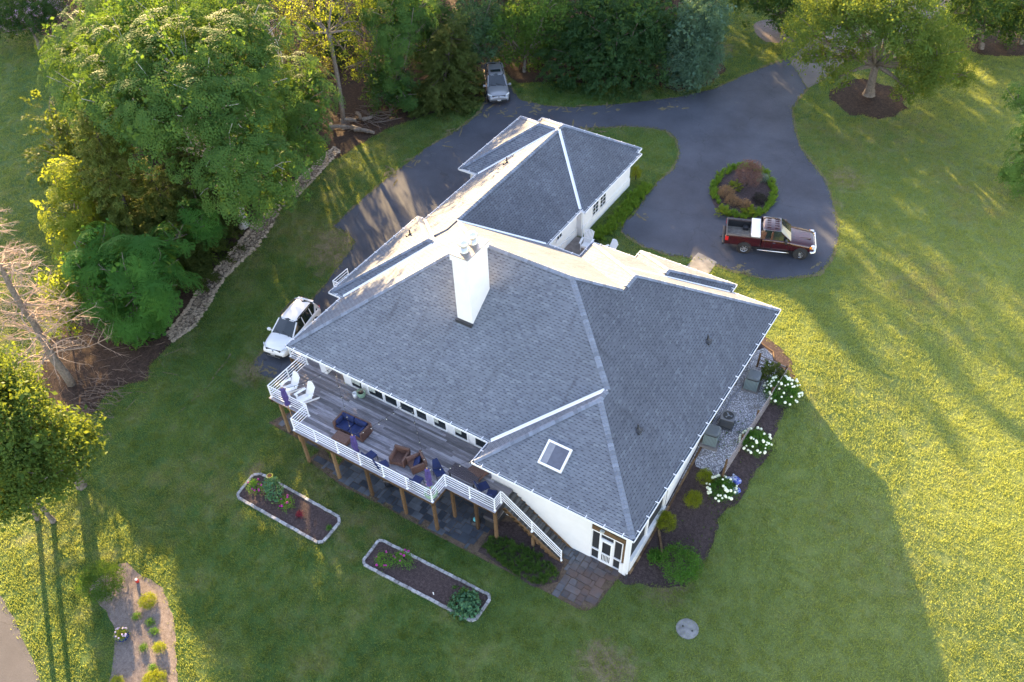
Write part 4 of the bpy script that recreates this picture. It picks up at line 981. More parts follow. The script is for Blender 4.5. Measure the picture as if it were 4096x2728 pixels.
conifer('cedar_tree', 'low dark cedar beside the middle of the rock swale', (420, 640), 4.2, 2.3, L_cedard, tone0=.5, shape=.5)
conifer('cedar_tree', 'shaded cedar behind the dull olive one under the big crown', (480, 480), 7, 2.8, L_cedard, tone0=.35, shape=.5)
tree('broadleaf_tree', 'sunlit slender tree with glowing leaves along the left edge of the wood', (190, 590), lobes_px([(155, 490, 5.5, 1.6), (160, 540, 4.6, 1.6), (185, 570, 4, 1.6), (150, 400, 7, 1.3), (165, 440, 6, 1.4)]), L_yel, style='frond', tone0=.6, tr=.1)
tree('broadleaf_tree', 'small glowing yellow-green tree between the bare tree and the ferny shrubs', (160, 760), lobes_px([(140, 655, 3.9, 1.0), (135, 690, 3.2, 1.0), (160, 705, 2.6, 1.0), (150, 740, 1.6, .9)]), L_yel, style='broad', tone0=.75, tr=.07, size=.8, dens=1.3)
tree('sumac_shrub', 'big clump of ferny shrubs with long palm-like fronds at the foot of the cedars', (330, 735), lobes_px([(300, 610, 4.5, 2.0), (345, 600, 4.4, 1.9), (270, 640, 3.6, 1.9), (330, 660, 3.4, 2.0), (370, 640, 2.8, 1.6), (250, 690, 2.4, 1.7), (300, 715, 2.0, 1.8), (345, 700, 1.8, 1.5)]), L_fern, 'shrub', style='bigfrond', tr=.06, fill=.8, tone0=.5, dens=1.5)
tree('sumac_shrub', 'ferny green shrub reaching up between cedar and bare tree, left side lit', (235, 720), lobes_px([(200, 600, 4.4, 1.5), (205, 640, 3.8, 1.6), (215, 680, 2.8, 1.5), (225, 560, 5, 1.5)]), L_fern, 'shrub', style='bigfrond', tr=.06, fill=.8, tone0=.75, dens=1.5, size=.85)
tree('sumac_shrub', 'low dark green shrub where mulch meets the lower end of the rock swale', (300, 775), lobes_px([(280, 745, 1.0, 1.3), (320, 755, .8, 1.3), (345, 735, .9, 1.0)]), L_fern, 'shrub', style='bigfrond', tr=.05, fill=1.0, tone0=.3, size=.6, dens=1.3)
tree('sumac_shrub', 'ferny shrub hanging over the cedars halfway up the swale', (465, 560), lobes_px([(450, 500, 4.2, 1.2), (470, 520, 3.4, 1.1), (390, 540, 4.6, 1.2)]), L_fern, 'shrub', style='bigfrond', tr=.05, tone0=.55, size=.8, dens=1.4)
# bare dead tree
db = gp(163, 885); dt = thing('dead_tree', db, 'bare dead tree with brown leafless branches at the left edge', 'tree')
wd = MB(); g_ = random.Random(3); H = 14.5
wd.tube([db + Vector((0, 0, z)) + Vector((.12 * math.sin(z), .1 * math.cos(z * 1.3), 0)) for z in np.linspace(-.2, H, 12)], list(np.linspace(.30, .05, 12)), 8); wd.build('trunk', M_bark, dt, smooth=True)
br = MB()
def twig(a, d, L_, r, dep):
    pts = [a]; n = 5; dd = d.normalized()
    for i in range(n): dd = (dd + Vector((g_.gauss(0, .16), g_.gauss(0, .16), g_.gauss(0, .10) - .015))).normalized(); pts.append(pts[-1] + dd * L_ / n)
    br.tube(pts, [r * (1 - .8 * i / n) for i in range(n + 1)], 4 if dep else 5, cap=False)
    if dep < 3:
        for k in range((7, 5, 3)[dep]):
            i = g_.randint(1, n); s = Vector((g_.gauss(0, 1), g_.gauss(0, 1), g_.gauss(0, .5))).normalized(); twig(pts[i], (dd * .7 + s * .75), L_ * g_.uniform(.35, .6), r * .45, dep + 1)
for k in range(74):
    z = g_.uniform(1.6, H - .3); az = g_.uniform(0, 6.28); L_ = (2.5 * (1 - z / (H * 1.15)) + .9) * g_.uniform(.6, 1.15); twig(db + Vector((0, 0, z)), Vector((math.cos(az), math.sin(az), g_.uniform(-.25, .3))), L_, .055, 1 if k % 3 else 0)
br.build('branches', M_dead, dt)
# lower-left trees
tree('oak_tree', 'leafy tree with twin trunks at the lower left edge, crown edge lit yellow', (88, 1192), lobes_px([(10, 895, 9, 1.5), (55, 915, 8.5, 1.2), (0, 990, 8.5, 2.0), (60, 1005, 8, 1.7), (100, 1010, 7.2, 1.1), (10, 1085, 7, 1.8), (75, 1095, 6.4, 1.5), (115, 1085, 6, 1.1), (50, 1145, 5, 1.2), (-20, 870, 9.5, 1.5), (-60, 920, 10, 2.2), (-40, 1130, 5.6, 1.6), (60, 950, 9, 1.1), (105, 960, 7, .9)]), L_oak, style='fine', tr=.14, trunks=2, fork=.55, tone0=.5, dens=1.15, fill=.4)
tree('oak_tree', 'smaller tree right of the twin-trunked one with a lit round side limb', (188, 1118), lobes_px([(178, 985, 5.2, .9), (150, 1025, 5.2, 1.1), (197, 985, 5, .65), (125, 1000, 6, 1.1), (135, 1090, 4.2, 1.1), (165, 1060, 4.4, .9), (180, 1020, 4.8, .7)]), L_oak, style='fine', tr=.24, fork=.55, tone0=.55, dens=1.15, fill=.4)
# ---------------------------------------------------------------- top wood, left to right
tree('woodland_tree', 'yellow-lit woodland tree with a bare curving trunk above the log pile', (790, 285), lobes_px([(720, 20, 10.5, 2.1), (760, 60, 9.2, 1.7), (700, 70, 9.4, 1.8), (800, 30, 9.6, 1.8), (740, 110, 8, 1.4), (790, 105, 7.6, 1.2), (840, 70, 8.4, 1.5), (760, -40, 12, 2.6), (690, -10, 11, 2.2)]), L_yel, style='fine', tr=.2, fork=.75, tone0=.6, dens=.30, fill=.02, bark=M_bark)
tree('woodland_tree', 'olive woodland tree right behind the huge feathery crown', (660, 250), lobes_px([(650, 20, 11, 2.4), (640, 90, 9, 2.2), (680, 140, 6.8, 2.0), (620, 140, 8, 2.0), (720, 180, 4.8, 1.8), (700, 240, 3.2, 1.6), (640, 200, 6, 2)]), L_cedard, style='fine', tr=.2, tone0=.5, dens=.45, fill=.1)
tree('woodland_tree', 'woodland tree of several thin leaning stems with small sunlit leaves', (865, 240), lobes_px([(850, 150, 5, 1.2), (880, 110, 7, 1.3), (820, 160, 5, 1.2), (850, 60, 8.6, 1.6), (880, 10, 10, 2.0)]), L_yel, style='fine', tr=.12, trunks=3, fork=.7, tone0=.4, dens=.6, fill=.1)
tree('broadleaf_tree', 'feathery tree with drooping grey-green fronds left of the olive cedar', (925, 235), lobes_px([(930, 60, 8.6, 1.9), (890, 30, 9.8, 2.1), (950, 10, 10, 2.1), (900, 95, 8.2, 1.5), (895, 130, 7.0, 1.4), (905, 180, 5.2, 1.3), (930, 220, 3.9, 1.1), (945, 235, 3.0, .8)]), L_ail, style='frond', tr=.12, tone0=.32, size=.85)
conifer('cedar_tree', 'olive-green cedar left of the grey car', (1012, 243), 7.5, 3.1, L_cedard, tip=at(1045, 42, 8.2), tone0=.75, shape=.55, dens=1.3)
tree('holly_tree', 'dark bluish holly tree directly behind the grey car', (1128, 165), lobes_px([(1080, 60, 7, 1.7), (1110, 40, 7.2, 1.8), (1095, 110, 5.2, 1.5), (1125, 110, 4.6, 1.4), (1070, 130, 4.4, 1.3), (1140, 75, 5.8, 1.5)]), L_blue, style='fine', tr=.14, tone0=.45, dens=1.4)
tree('woodland_tree', 'broad mid-green tree between the holly and the dark yews', (1205, 165), lobes_px([(1160, 60, 6.6, 1.8), (1210, 40, 7.2, 1.9), (1255, 70, 6, 1.8), (1180, 110, 4.4, 1.6), (1225, 115, 4, 1.6), (1265, 130, 3.2, 1.4), (1250, 20, 8, 2.0)]), L_mid, style='fine', tr=.15, tone0=.45, dens=1.2)
for i, (x, y, r, t0, lab) in enumerate([(1330, 150, 2.8, .25, 'dark spreading yew left of a larger one behind the driveway'), (1415, 160, 3.2, .35, 'widest dark yew with layered branches behind the driveway verge'), (1475, 150, 2.6, .45, 'dark yew next to the rounded bluish shrub')]):
    q = gp(x, y + 32); tree('yew_tree', lab, q, [((q.x, q.y, q.z + 1.8), r), ((q.x - 1, q.y + 1.2, q.z + 3.6), r * .85), ((q.x + .6, q.y + 1.5, q.z + 4.6), r * .7)], L_dark, group='yews behind the driveway', style='spray', dens=1.7, tone0=t0 + .1, tr=.12, lo=-.9, flat=.85, size=.9)
q = gp(1575, 195); tree('holly_shrub', 'tall rounded bluish-green shrub at the end of the yews', q, [((q.x, q.y, q.z + 1.7), 2.2), ((q.x - .2, q.y + .8, q.z + 3.4), 2.3), ((q.x + .3, q.y + 1.4, q.z + 5.0), 2.0), ((q.x + .9, q.y + .5, q.z + 2.6), 1.9)], L_holly, 'shrub', style='fine', dens=2.6, tone0=.5, tr=.12, lo=-.9, flat=1.0, size=.75)
# second row, closing the top edge
top = [(640, 130, 13, L_mid, 'fine', .5), (760, 110, 14, L_yel, 'fine', .45), (860, 90, 13, L_ail, 'frond', .4), (960, 80, 12, L_ail, 'frond', .35), (1060, 70, 12.5, L_mid, 'fine', .4), (1160, 60, 12, L_ail, 'frond', .35), (1260, 60, 11, L_mid, 'fine', .5), (1370, 60, 10.5, L_blue, 'broad', .4), (1480, 60, 10, L_dark, 'fine', .6), (1560, 50, 9, L_blue, 'broad', .45)]
ws = ['leftmost', 'second', 'third', 'fourth', 'fifth', 'sixth', 'seventh', 'eighth', 'ninth', 'rightmost']
for i, (x, y, h, mt, stl, t0) in enumerate(top):
    q = gp(x, y); L_ = []
    for k in range(7):
        a = k * 2.4; rr_ = 1.9 * (k % 3) / 1.4; z = h * (.35 + .6 * k / 7) ; L_.append(((q.x + math.cos(a) * rr_, q.y + math.sin(a) * rr_, q.z + z), 2.3 - .12 * k))
    tree('woodland_tree', f'{ws[i]} of ten trees in the back row at the top of the wood', q, L_, mt, group='back row of woodland trees', style=stl, tone0=t0, tr=.2, fill=.3 if i > 1 else .02, dens=.9 if i > 1 else .28)
# bare grey limbs leaning out of the wood
bl = gp(640, 330); bt = thing('dead_tree', bl, 'bare grey tree with forked leafless limbs above the log pile', 'tree'); br = MB(); g_ = random.Random(9)
for (a, b_) in (((640, 330, .3), (650, 150, 9)), ((640, 330, .3), (620, 215, 7.5)), ((640, 330, .3), (655, 200, 8)), ((640, 330, .3), (600, 240, 6.5))):
    p = limb(br, at(*a), at(*b_), .12, .04, .1, 6, int(b_[0])); d_ = (p[-1] - p[2])
    for k in range(4): twig(p[2 + k], d_ + Vector((g_.gauss(0, 3), g_.gauss(0, 3), g_.gauss(0, 2))), 2.6, .05, 1)
br.build('branches', plain('grey_dead_wood', (.42, .38, .36), .8, var=.2), bt, smooth=True)
# ---------------------------------------------------------------- right side
tree('maple_tree', 'large spreading tree with a stout trunk in a round mulch bed beside the pale road', (1997, 218),
     lobes_px([(1880, 60, 8.6, 2.3), (1950, 30, 9.6, 2.3), (2040, 20, 10, 2.5), (2110, 60, 9, 2.3), (2160, 110, 7.6, 2.2), (1860, 110, 6.6, 1.5), (1870, 135, 5.6, 1.0), (2060, 90, 8.6, 2.0), (2140, 165, 6, 1.9), (2190, 170, 5, 1.6), (2100, 205, 4.4, 1.3), (1920, 175, 4.6, 1.2), (1950, 130, 6.4, 1.3), (2000, 70, 9, 1.6), (2080, -30, 10.5, 2.6), (1960, -30, 10, 2.4), (2110, 150, 6.4, 1.6), (1900, 20, 9.4, 2.0)]),
     L_maple, style='fine', tr=.42, fork=.42, tone0=.5, dens=1.5, fill=.12, size=.95)
tree('shade_tree', 'dark tree just left of the spreading one, at the top edge', (1800, 75), lobes_px([(1740, 5, 5.6, 1.7), (1790, 20, 5.4, 1.7), (1810, 60, 4, 1.4), (1830, -10, 7, 2.2), (1760, -40, 7.5, 2.4), (1700, -20, 6, 1.3)]), L_dark, style='fine', tr=.2, tone0=.5)
tree('shade_tree', 'dark tree in the top right corner above a strip of mulch', (2255, 112), lobes_px([(2210, 60, 4, 1.6), (2240, 20, 6, 2.2), (2290, 40, 5, 2.0), (2200, 10, 7, 2.2), (2290, -30, 9, 2.8), (2230, -50, 9, 2.6)]), L_dark, style='fine', tr=.2, tone0=.45)
tree('shade_tree', 'darkest tree filling the top right corner of the picture', (2345, 100), lobes_px([(2330, 60, 4, 1.8), (2350, 10, 6, 2.4), (2400, 40, 6, 2.8), (2360, -50, 9, 3)]), L_dark, style='fine', tr=.2, tone0=.35)
tree('shade_tree', 'pale leafy bough reaching in from beyond the right edge', (2440, 430), lobes_px([(2345, 215, 7, 1.1), (2380, 240, 6.5, 1.6), (2350, 390, 4.4, 1.2), (2335, 400, 4.2, .8), (2385, 370, 5.5, 1.9), (2345, 440, 3.2, .7), (2420, 300, 7, 2.4)]), L_ail, style='frond', tr=.2, tone0=.9, size=.85)
# crape myrtle, top left
cm_ = tree('crape_myrtle', 'dark tree with pink blossom in the top left corner', (92, 112), lobes_px([(20, 20, 4.6, 2.0), (70, 10, 5, 2.2), (110, 20, 4.6, 1.6), (40, 50, 3.6, 1.6), (0, 60, 3.4, 1.8), (90, 40, 3.8, 1.4)]), L_dark, style='fine', tr=.16, fork=.5, tone0=.35)
P = np.concatenate([shell(c, r * 1.02, 26, -.3, .9)[0] for c, r in lobes_px([(20, 20, 4.6, 2.0), (70, 10, 5, 2.2), (110, 20, 4.6, 1.6), (40, 50, 3.6, 1.6), (0, 60, 3.4, 1.8)])])
q, t2 = inst(TBf, P, frames(rng.normal(size=P.shape) + (0, 0, 1)), np.full(len(P), .26), rng.uniform(.3, .8, len(P))); leafobj('blossom', q, t2, leafmat('blossom_pink', (.35, .22, .30), (.6, .42, .55), .2, tint=(.6, .4, .5)), cm_)
# undergrowth inside the wood
for i, (x, y, h, r, mt, stl, lab) in enumerate([(-52, 41, 6.5, 2.6, L_cedard, 'spray', 'dark undergrowth tree glimpsed beneath the huge feathery crown'), (-57, 37, 7, 2.8, L_dark, 'fine', 'deep-shaded undergrowth tree behind the pointed yellow-green cedar'), (-61, 41, 12.5, 3.0, L_ail, 'frond', 'inner feathery tree merging with the left side of the huge crown'), (-62, 43, 14.5, 3.6, L_ail, 'frond', 'inner feathery tree merging with the back of the huge crown'), (-60, 46, 8, 3.2, L_mid, 'fine', 'inner tree hidden in the middle of the left wood'), (-54, 54, 5, 2.4, L_dark, 'fine', 'dark undergrowth tree behind the yellow-lit woodland tree'), (-64, 40, 8.5, 3.2, L_ail, 'frond', 'feathery tree at the back of the left wood'), (-47.5, 38.5, 4.5, 2.0, L_dark, 'fine', 'low dark bush beside the white trunk'), (-44.5, 49.5, 4.2, 1.9, L_dark, 'fine', 'low dark bush behind the brush heap'), (-59, 31, 8, 2.8, L_cedar, 'spray', 'olive cedar on the sunny outer side of the left wood'), (-45.5, 57, 6, 2.6, L_dark, 'fine', 'dark tree behind the drooping grey-green fronds')]):
    q = Vector((x, y, gz(x, y))); tree('undergrowth_tree', lab, q, [((x + math.cos(k * 2.4) * r * .5 * (k > 0), y + math.sin(k * 2.4) * r * .5 * (k > 0), q.z + h * (.25 + .6 * k / 5)), r * (.9 - .07 * k)) for k in range(5)], mt, style=stl, dens=.8, tone0=.4, tr=.12, fill=.3)
# trees standing outside the frame towards the sun; n, s run across / along the sunlight
proto = []
off = []
for n_, s_ in [(-16, 113), (-11, 127), (-20, 126), (32, 104), (36, 99), (33, 98), (4.5, 122), (-9, 113), (-22, 118), (-14, 122), (-6, 118), (2, 114), (9, 108), (-18, 132), (-2, 130), (8, 124), (15, 104), (20, 112), (25, 104), (30, 100), (34, 94), (38.5, 92), (42.5, 97), (46, 90), (52, 94), (57, 90), (63, 96), (69, 92), (75, 98), (34, 108), (44, 110), (56, 108), (68, 112), (50, 120), (80, 88), (12, 118), (-12, 108)]:
    x, y = .57 * n_ - .82 * s_, .82 * n_ + .57 * s_; Hh = s_ - (42 if n_ < 22 else (50 if n_ < 31 else (36 if n_ < 36.5 else 27)))
    Hh = min(26, max(10, 4.0 + .306 * Hh + 1.2 * math.sin(n_ * 1.7)))
    if 8.5 < n_ < 13: Hh = 9
    if n_ < 8: Hh = min(Hh, 19.5)
    if 31 < n_ < 37: Hh += 1.2
    off.append((x, y, Hh, (6.2 if n_ < 8 else 5.2) + .8 * math.sin(n_)))
for i, (x, y, h, r) in enumerate(off):
    q = Vector((x, y, gz(x, y)))
    if i < 3:
        L_ = []
        for k in range(9):
            a = k * 2.4; rr_ = r * .62 * ((k % 4) / 3); L_.append(((x + math.cos(a) * rr_, y + math.sin(a) * rr_, q.z + h * (.22 + .66 * k / 9)), r * (.60 - .02 * k)))
        proto.append((tree('woodland_tree', 'tall woodland tree beyond the edge of the picture', q, L_, L_mid, group='woodland trees beyond the picture edge', style='broad', tone0=.45, tr=.25, dens=.5, size=1.35, fill=.15), h, r))
    else:
        o_, h0, r0 = proto[i % 3]; c = copy_tree(o_); c.location = q; c.rotation_euler = (0, 0, i * 1.3); c.scale = (r / r0, r / r0, h / h0)
# ---------------------------------------------------------------- vehicles (local frame: +x forward, origin on the ground at the centre)
M_tyre = plain('tyre', (.018, .018, .02), .85, var=.2)
M_rim = plain('alloy', (.55, .56, .58), .3, metal=.8)
M_cglass = plain('car_glass', (.012, .018, .024), .05, var=.2, spec=1.0)
M_blk = plain('black_plastic', (.018, .019, .022), .55)
M_chrome = plain('chrome', (.75, .76, .78), .18, metal=1.0, var=.02)
M_lampc = plain('headlamp', (.55, .58, .62), .15, var=.1)
M_red = plain('tail_lamp', (.45, .02, .02), .2)
M_amber = plain('amber_lamp', (.8, .25, .02), .25)
M_plate = plain('number_plate', (.75, .76, .78), .4)
M_seatint = plain('car_interior', (.04, .04, .045), .8)
def loft(mb, secs, close=True):
    """secs: list of (x, [(y,z)...]) half profiles bottom-centre to top-centre; mirrored"""
    rings = []
    for x, pr in secs:
        full = [(x, y, z) for y, z in pr] + [(x, -y, z) for y, z in pr[::-1] if abs(y) > 1e-6]
        b = len(mb.v); mb.v += full; rings.append((b, len(full)))
    for (b0, n), (b1, _) in zip(rings, rings[1:]):
        for i in range(n): mb.f.append((b0 + i, b0 + (i + 1) % n, b1 + (i + 1) % n, b1 + i)); mb.t.append(.5)
    if close:
        b, n = rings[0]; mb.f.append(tuple(b + i for i in range(n))); b, n = rings[-1]; mb.f.append(tuple(b + i for i in range(n))[::-1]); mb.t += [.5, .5]
def sub(o, lv=2):
    m = o.modifiers.new('subsurf', 'SUBSURF'); m.levels = lv; m.render_levels = lv
    for p in o.data.polygons: p.use_smooth = True
    return o
def fixn(o):
    import bmesh
    bm = bmesh.new(); bm.from_mesh(o.data); bmesh.ops.recalc_face_normals(bm, faces=bm.faces); bm.to_mesh(o.data); bm.free(); return o
def prof(hw, zb, zs, zt, tw=.86, crown=.03): return [(0, zb), (hw * .85, zb), (hw * .97, zb + .08), (hw, (zb + zs) * .5), (hw * .985, zs - .04), (hw * tw + .02, zt - .035), (hw * tw * .5, zt + crown * .6), (0, zt + crown)]
def wheels(root, xs, hw, r, wdt=.23, spokes=6, steer=0):
    for i, x in enumerate(xs):
        for s in (1, -1):
            a = MB(); a.lathe([(r + .085, 0), (r + .085, .10), (0, .10)], (x, (hw - .092) * s if s > 0 else -(hw - .092) - .10, r + .02), 24, axis='Y')
            fixn(a.build('wheel_arch', M_blk, root, local=True))
            M_ = Matrix.Translation((x, s * (hw - wdt * .5 + .05), r)) @ Matrix.Rotation(steer if i else 0, 4, 'Z')
            t = MB(); t.lathe([(r * .62, -wdt / 2), (r * .93, -wdt / 2), (r, -wdt * .32), (r, wdt * .32), (r * .93, wdt / 2), (r * .62, wdt / 2), (r * .6, 0), (r * .62, -wdt / 2)], n=28, axis='Y', M_=M_, caps=False); t.lathe([(r * .61, s * (wdt / 2 - .075)), (0, s * (wdt / 2 - .075))], n=20, axis='Y', M_=M_, caps=False)
            to = fixn(t.build('wheel', M_tyre, root, local=True, smooth=True))
            d = MB(); sd = s
            d.lathe([(r * .64, sd * (wdt / 2 - .03)), (r * .60, sd * (wdt / 2 - .005)), (r * .55, sd * (wdt / 2 - .03)), (r * .52, sd * (wdt / 2 - .07))], n=28, axis='Y', M_=M_, caps=False)
            for k in range(spokes):
                an = 2 * math.pi * k / spokes; c, n_ = math.cos(an), math.sin(an)
                d.bar(M_ @ Vector((0, sd * (wdt / 2 - .02), 0)), M_ @ Vector((c * r * .58, sd * (wdt / 2 - .025), n_ * r * .58)), .055, .03, up=(0, 1, 0))
            d.lathe([(.06, sd * (wdt / 2 - .03)), (.05, sd * (wdt / 2)), (0, sd * (wdt / 2))], n=12, axis='Y', M_=M_)
            fixn(d.build('rim', M_rim, to, local=True))
def quadp(mb, pts): mb.add(pts, [tuple(range(len(pts)))])
def slab(mb, pts, n, t=.012):
    n = Vector(n).normalized() * t; k = len(pts); P = [Vector(p) for p in pts]
    mb.add([p for p in P] + [p + n for p in P], [tuple(range(k, 2 * k)), tuple(range(k))[::-1]] + [(i, (i + 1) % k, k + (i + 1) % k, k + i) for i in range(k)])
def suv(name, label, loc, rz, paint, L_=4.6, hw=.92, H=1.68, rails=True, sunroof=False, chrome=False):
    root = thing(name, loc, label, 'car', None, rz); h = L_ / 2
    b = MB(); loft(b, [(-h, prof(hw * .84, .48, .85, .92, .85)), (-h + .10, prof(hw * .95, .34, .98, 1.06, .86)), (-h + .55, prof(hw, .24, 1.0, 1.12, .87)), (-.6, prof(hw, .22, .98, 1.06, .88)), (.55, prof(hw, .22, .97, 1.04, .88)), (.95, prof(hw, .22, .96, 1.06, .84)), (h - .75, prof(hw * .995, .24, .92, .99, .80)), (h - .30, prof(hw * .95, .28, .80, .90, .76)), (h - .05, prof(hw * .84, .34, .66, .74, .78)), (h, prof(hw * .72, .42, .56, .62, .8))])
    sub(fixn(b.build('body', paint, root, local=True)), 2)
    # glasshouse: x stations at the beltline / roofline
    zb = 1.02; xr0, xr1 = -h + .42, .10; xb0, xb1 = -h + .12, 1.02; wt = hw * .70; wb = hw * .905
    g = MB(); loft(g, [(xb0, [(0, zb - .06), (wb * .9, zb - .06), (wb * .88, zb + .02), (0, zb + .02)]), (xr0, [(0, zb - .06), (wb, zb - .06), (wt * .96, H - .10), (0, H - .04)]), (-.5, [(0, zb - .06), (wb, zb - .06), (wt, H - .07), (0, H - .02)]), (xr1, [(0, zb - .06), (wb, zb - .06), (wt * .98, H - .11), (0, H - .06)]), (xb1, [(0, zb - .06), (wb * .93, zb - .06), (wb * .92, zb + .0), (0, zb + .04)])])
    fixn(g.build('window_band', M_cglass, root, local=True))
    r_ = MB(); loft(r_, [(xr0 - .14, [(0, H - .16), (wt * .90, H - .18), (wt * .86, H - .13), (0, H - .09)]), (xr0 + .1, [(0, H - .1), (wt * 1.02, H - .13), (wt * .97, H - .055), (0, H - .01)]), (-.5, [(0, H - .1), (wt * 1.05, H - .12), (wt * 1.0, H - .03), (0, H + .015)]), (xr1 - .1, [(0, H - .1), (wt * 1.04, H - .13), (wt * .98, H - .065), (0, H - .02)]), (xr1 + .1, [(0, H - .15), (wt * 1.0, H - .18), (wt * .97, H - .13), (0, H - .09)])])
    sub(fixn(r_.build('roof_panel', paint, root, local=True)), 1)
    p = MB()
    for s in (1, -1):
        p.bar((xr1 + .03, s * wt * 1.0, H - .13), (xb1 - .02, s * wb * .94, zb + .0), .075, .05)       # A pillars
        p.bar((xr0 + .0, s * wt * .99, H - .12), (xb0 + .02, s * wb * .93, zb + .02), .20, .06)
        for x in (-.35, -1.25): p.bar((x - .05, s * wt * 1.01, H - .11), (x, s * wb * 1.01, zb), .05, .03)
        slab(p, [(xr0 - .05, s * wt * 1.005, H - .13), (xr0 + .35, s * (wb - .005), zb), (xb0 + .1, s * (wb - .07), zb), ], (0, s, .3), .012)
    split_build(p, 'pillar', paint, root, local=True)
    wheels(root, (-1.32, 1.35), hw, .36)
    m = MB(); m.bar((h - .02, -hw * .70, .42), (h - .02, hw * .70, .42), .16, .16); m.bar((-h + .03, -hw * .7, .45), (-h + .03, hw * .7, .45), .14, .18)
    for s in (1, -1): m.bar((-.75, s * (hw - .01), .27), (.8, s * (hw - .01), .27), .06, .13)
    m.build('bumper_trim', M_blk, root, local=True, bevel=.02)
    gr = MB(); slab(gr, [(h - .07, -hw * .52, .60), (h - .07, hw * .52, .60), (h - .16, hw * .60, .80), (h - .16, -hw * .60, .80)], (1, 0, .25), .05); gr.build('grille', M_blk, root, local=True)
    bd = MB(); Mb = Matrix.Translation((h - .05, 0, .72)) @ Matrix.Rotation(math.radians(80), 4, 'Y'); bd.lathe([(.075, 0), (.06, .02), (0, .02)], n=14, M_=Mb); bd.build('badge', M_chrome, root, local=True)
    if chrome:
        c_ = MB()
        for s in (1, -1): c_.bar((h + .03, s * hw * .38, .36), (h - .14, s * hw * .86, .40), .04, .09); c_.bar((h - .03, 0, .575), (h - .09, s * hw * .55, .63), .02, .03); c_.bar((h - .09, s * hw * .55, .63), (h - .2, s * hw * .66, .8), .02, .03)
        c_.build('chrome_trim', M_chrome, root, local=True)
    else:
        c_ = MB(); c_.bar((h + .03, -hw * .5, .33), (h + .03, hw * .5, .33), .04, .05); c_.build('skid_trim', M_rim, root, local=True)
    for s in (1, -1):
        l = MB(); slab(l, [(h - .13, s * hw * .60, .70), (h - .40, s * hw * .955, .80), (h - .46, s * hw * .93, .88), (h - .20, s * hw * .62, .83)] if s > 0 else [(h - .13, s * hw * .60, .70), (h - .20, s * hw * .62, .83), (h - .46, s * hw * .93, .88), (h - .40, s * hw * .955, .80)], (.8, s * .5, .55), .035); l.build('headlight', M_lampc, root, local=True)
        f = MB(); slab(f, [(h - .03, s * hw * .62, .44), (h - .22, s * hw * .88, .48), (h - .24, s * hw * .88, .58), (h - .05, s * hw * .66, .53)], (.8, s * .4, .1), .04); fixn(f.build('fog_lamp_surround', M_blk, root, local=True))
        l = MB(); l.box(-h - .0, -h + .22, s * hw * .74 - .1, s * hw * .74 + .1, .86, 1.02); l.build('tail_light', M_red, root, local=True, bevel=.02)
        l = MB(); l.box(.78, .95, s * (hw + .14) - .11, s * (hw + .14) + .11, 1.0, 1.15); l.bar((.86, s * (hw - .06), 1.02), (.86, s * (hw + .06), 1.05), .05); l.build('mirror', paint, root, local=True, bevel=.04)
    pl = MB(); pl.box(h + .045, h + .06, -.15, .15, .40, .52); pl.build('number_plate', M_plate, root, local=True)
    wp = MB()
    for y0, y1 in ((.55, -.1), (-.1, -.62)): wp.bar((1.06, y0, zb + .03), (.86, y1, zb + .20), .02, .015)
    wp.build('wiper', M_blk, root, local=True)
    if rails:
        for s in (1, -1):
            q = MB(); q.tube([(xr0 + .15, s * wt * .96, H - .06), (xr0 + .3, s * wt * .98, H + .035), (-.2, s * wt * 1.0, H + .05), (xr1 - .15, s * wt * .96, H - .04)], .04, 6); q.build('roof_rail', M_blk, root, local=True)
    if sunroof:
        q = MB(); q.box(-.55, -.12, -.42, .42, H - .005, H + .022); q.build('sunroof', M_cglass, root, local=True, bevel=.02)
    an = MB(); an.bar((xr0 + .12, 0, H - .02), (xr0 + .0, 0, H + .05), .03, .03); an.build('roof_fin', paint, root, local=True)
    sp = MB(); sp.box(xr0 - .20, xr0 - .02, -wt * .9, wt * .9, H - .13, H - .09); sp.build('spoiler', paint, root, local=True, bevel=.015)
    return root
M_pw = plain('white_paint', (.80, .80, .82), .22, var=.01, coat=.6)
M_pg = plain('grey_paint', (.27, .28, .31), .3, metal=.35, var=.02, coat=.7)
M_pr = plain('dark_red_paint', (.042, .005, .007), .25, metal=.15, var=.02, coat=.8)
p_ = Vector((-34.9, 26.35, gz(-34.9, 26.35) + .03)); suv('parked_car', 'white compact SUV with black roof rails parked by the deck', p_, math.radians(-80), M_pw)
p_ = Vector((-38.5, 56.25, gz(-38.5, 56.25) + .03)); suv('parked_car', 'metallic grey SUV with dark sunroof backed in under the trees', p_, math.radians(-51), M_pg, L_=4.55, rails=False, sunroof=True, chrome=True)
# ---- pickup
tk = thing('pickup_truck', Vector((-11.15, 47.87, gz(-11.15, 47.87) + .03)), 'dark red extended-cab pickup truck with a white box across its bed', 'truck', None, math.radians(20.8))
hw = 1.0; h = 2.95; ZB = 1.30
def tp(hw, zb, zs, zt, tw=.93, cr=.02): return prof(hw, zb, zs, zt, tw, cr)
b = MB(); loft(b, [(-.62, tp(hw * .985, .45, 1.16, 1.26, .93)), (-.58, tp(hw, .45, 1.22, 1.32, .93)), (.4, tp(hw, .45, 1.2, 1.30, .93)), (1.15, tp(hw, .45, 1.18, 1.28, .92)), (1.35, tp(hw, .47, 1.12, 1.28, .86)), (2.2, tp(hw, .5, 1.08, 1.20, .82)), (2.72, tp(hw * .97, .5, 1.0, 1.14, .80)), (2.86, tp(hw * .92, .52, .95, 1.05, .8)), (2.88, tp(hw * .9, .55, .9, 1.0, .8))])
sub(fixn(b.build('body', M_pr, tk, local=True)), 2)
hd = MB(); hd.box(1.55, 2.6, -.34, .34, 1.16, 1.25); hd.build('hood_bulge', M_pr, tk, local=True, bevel=.06)
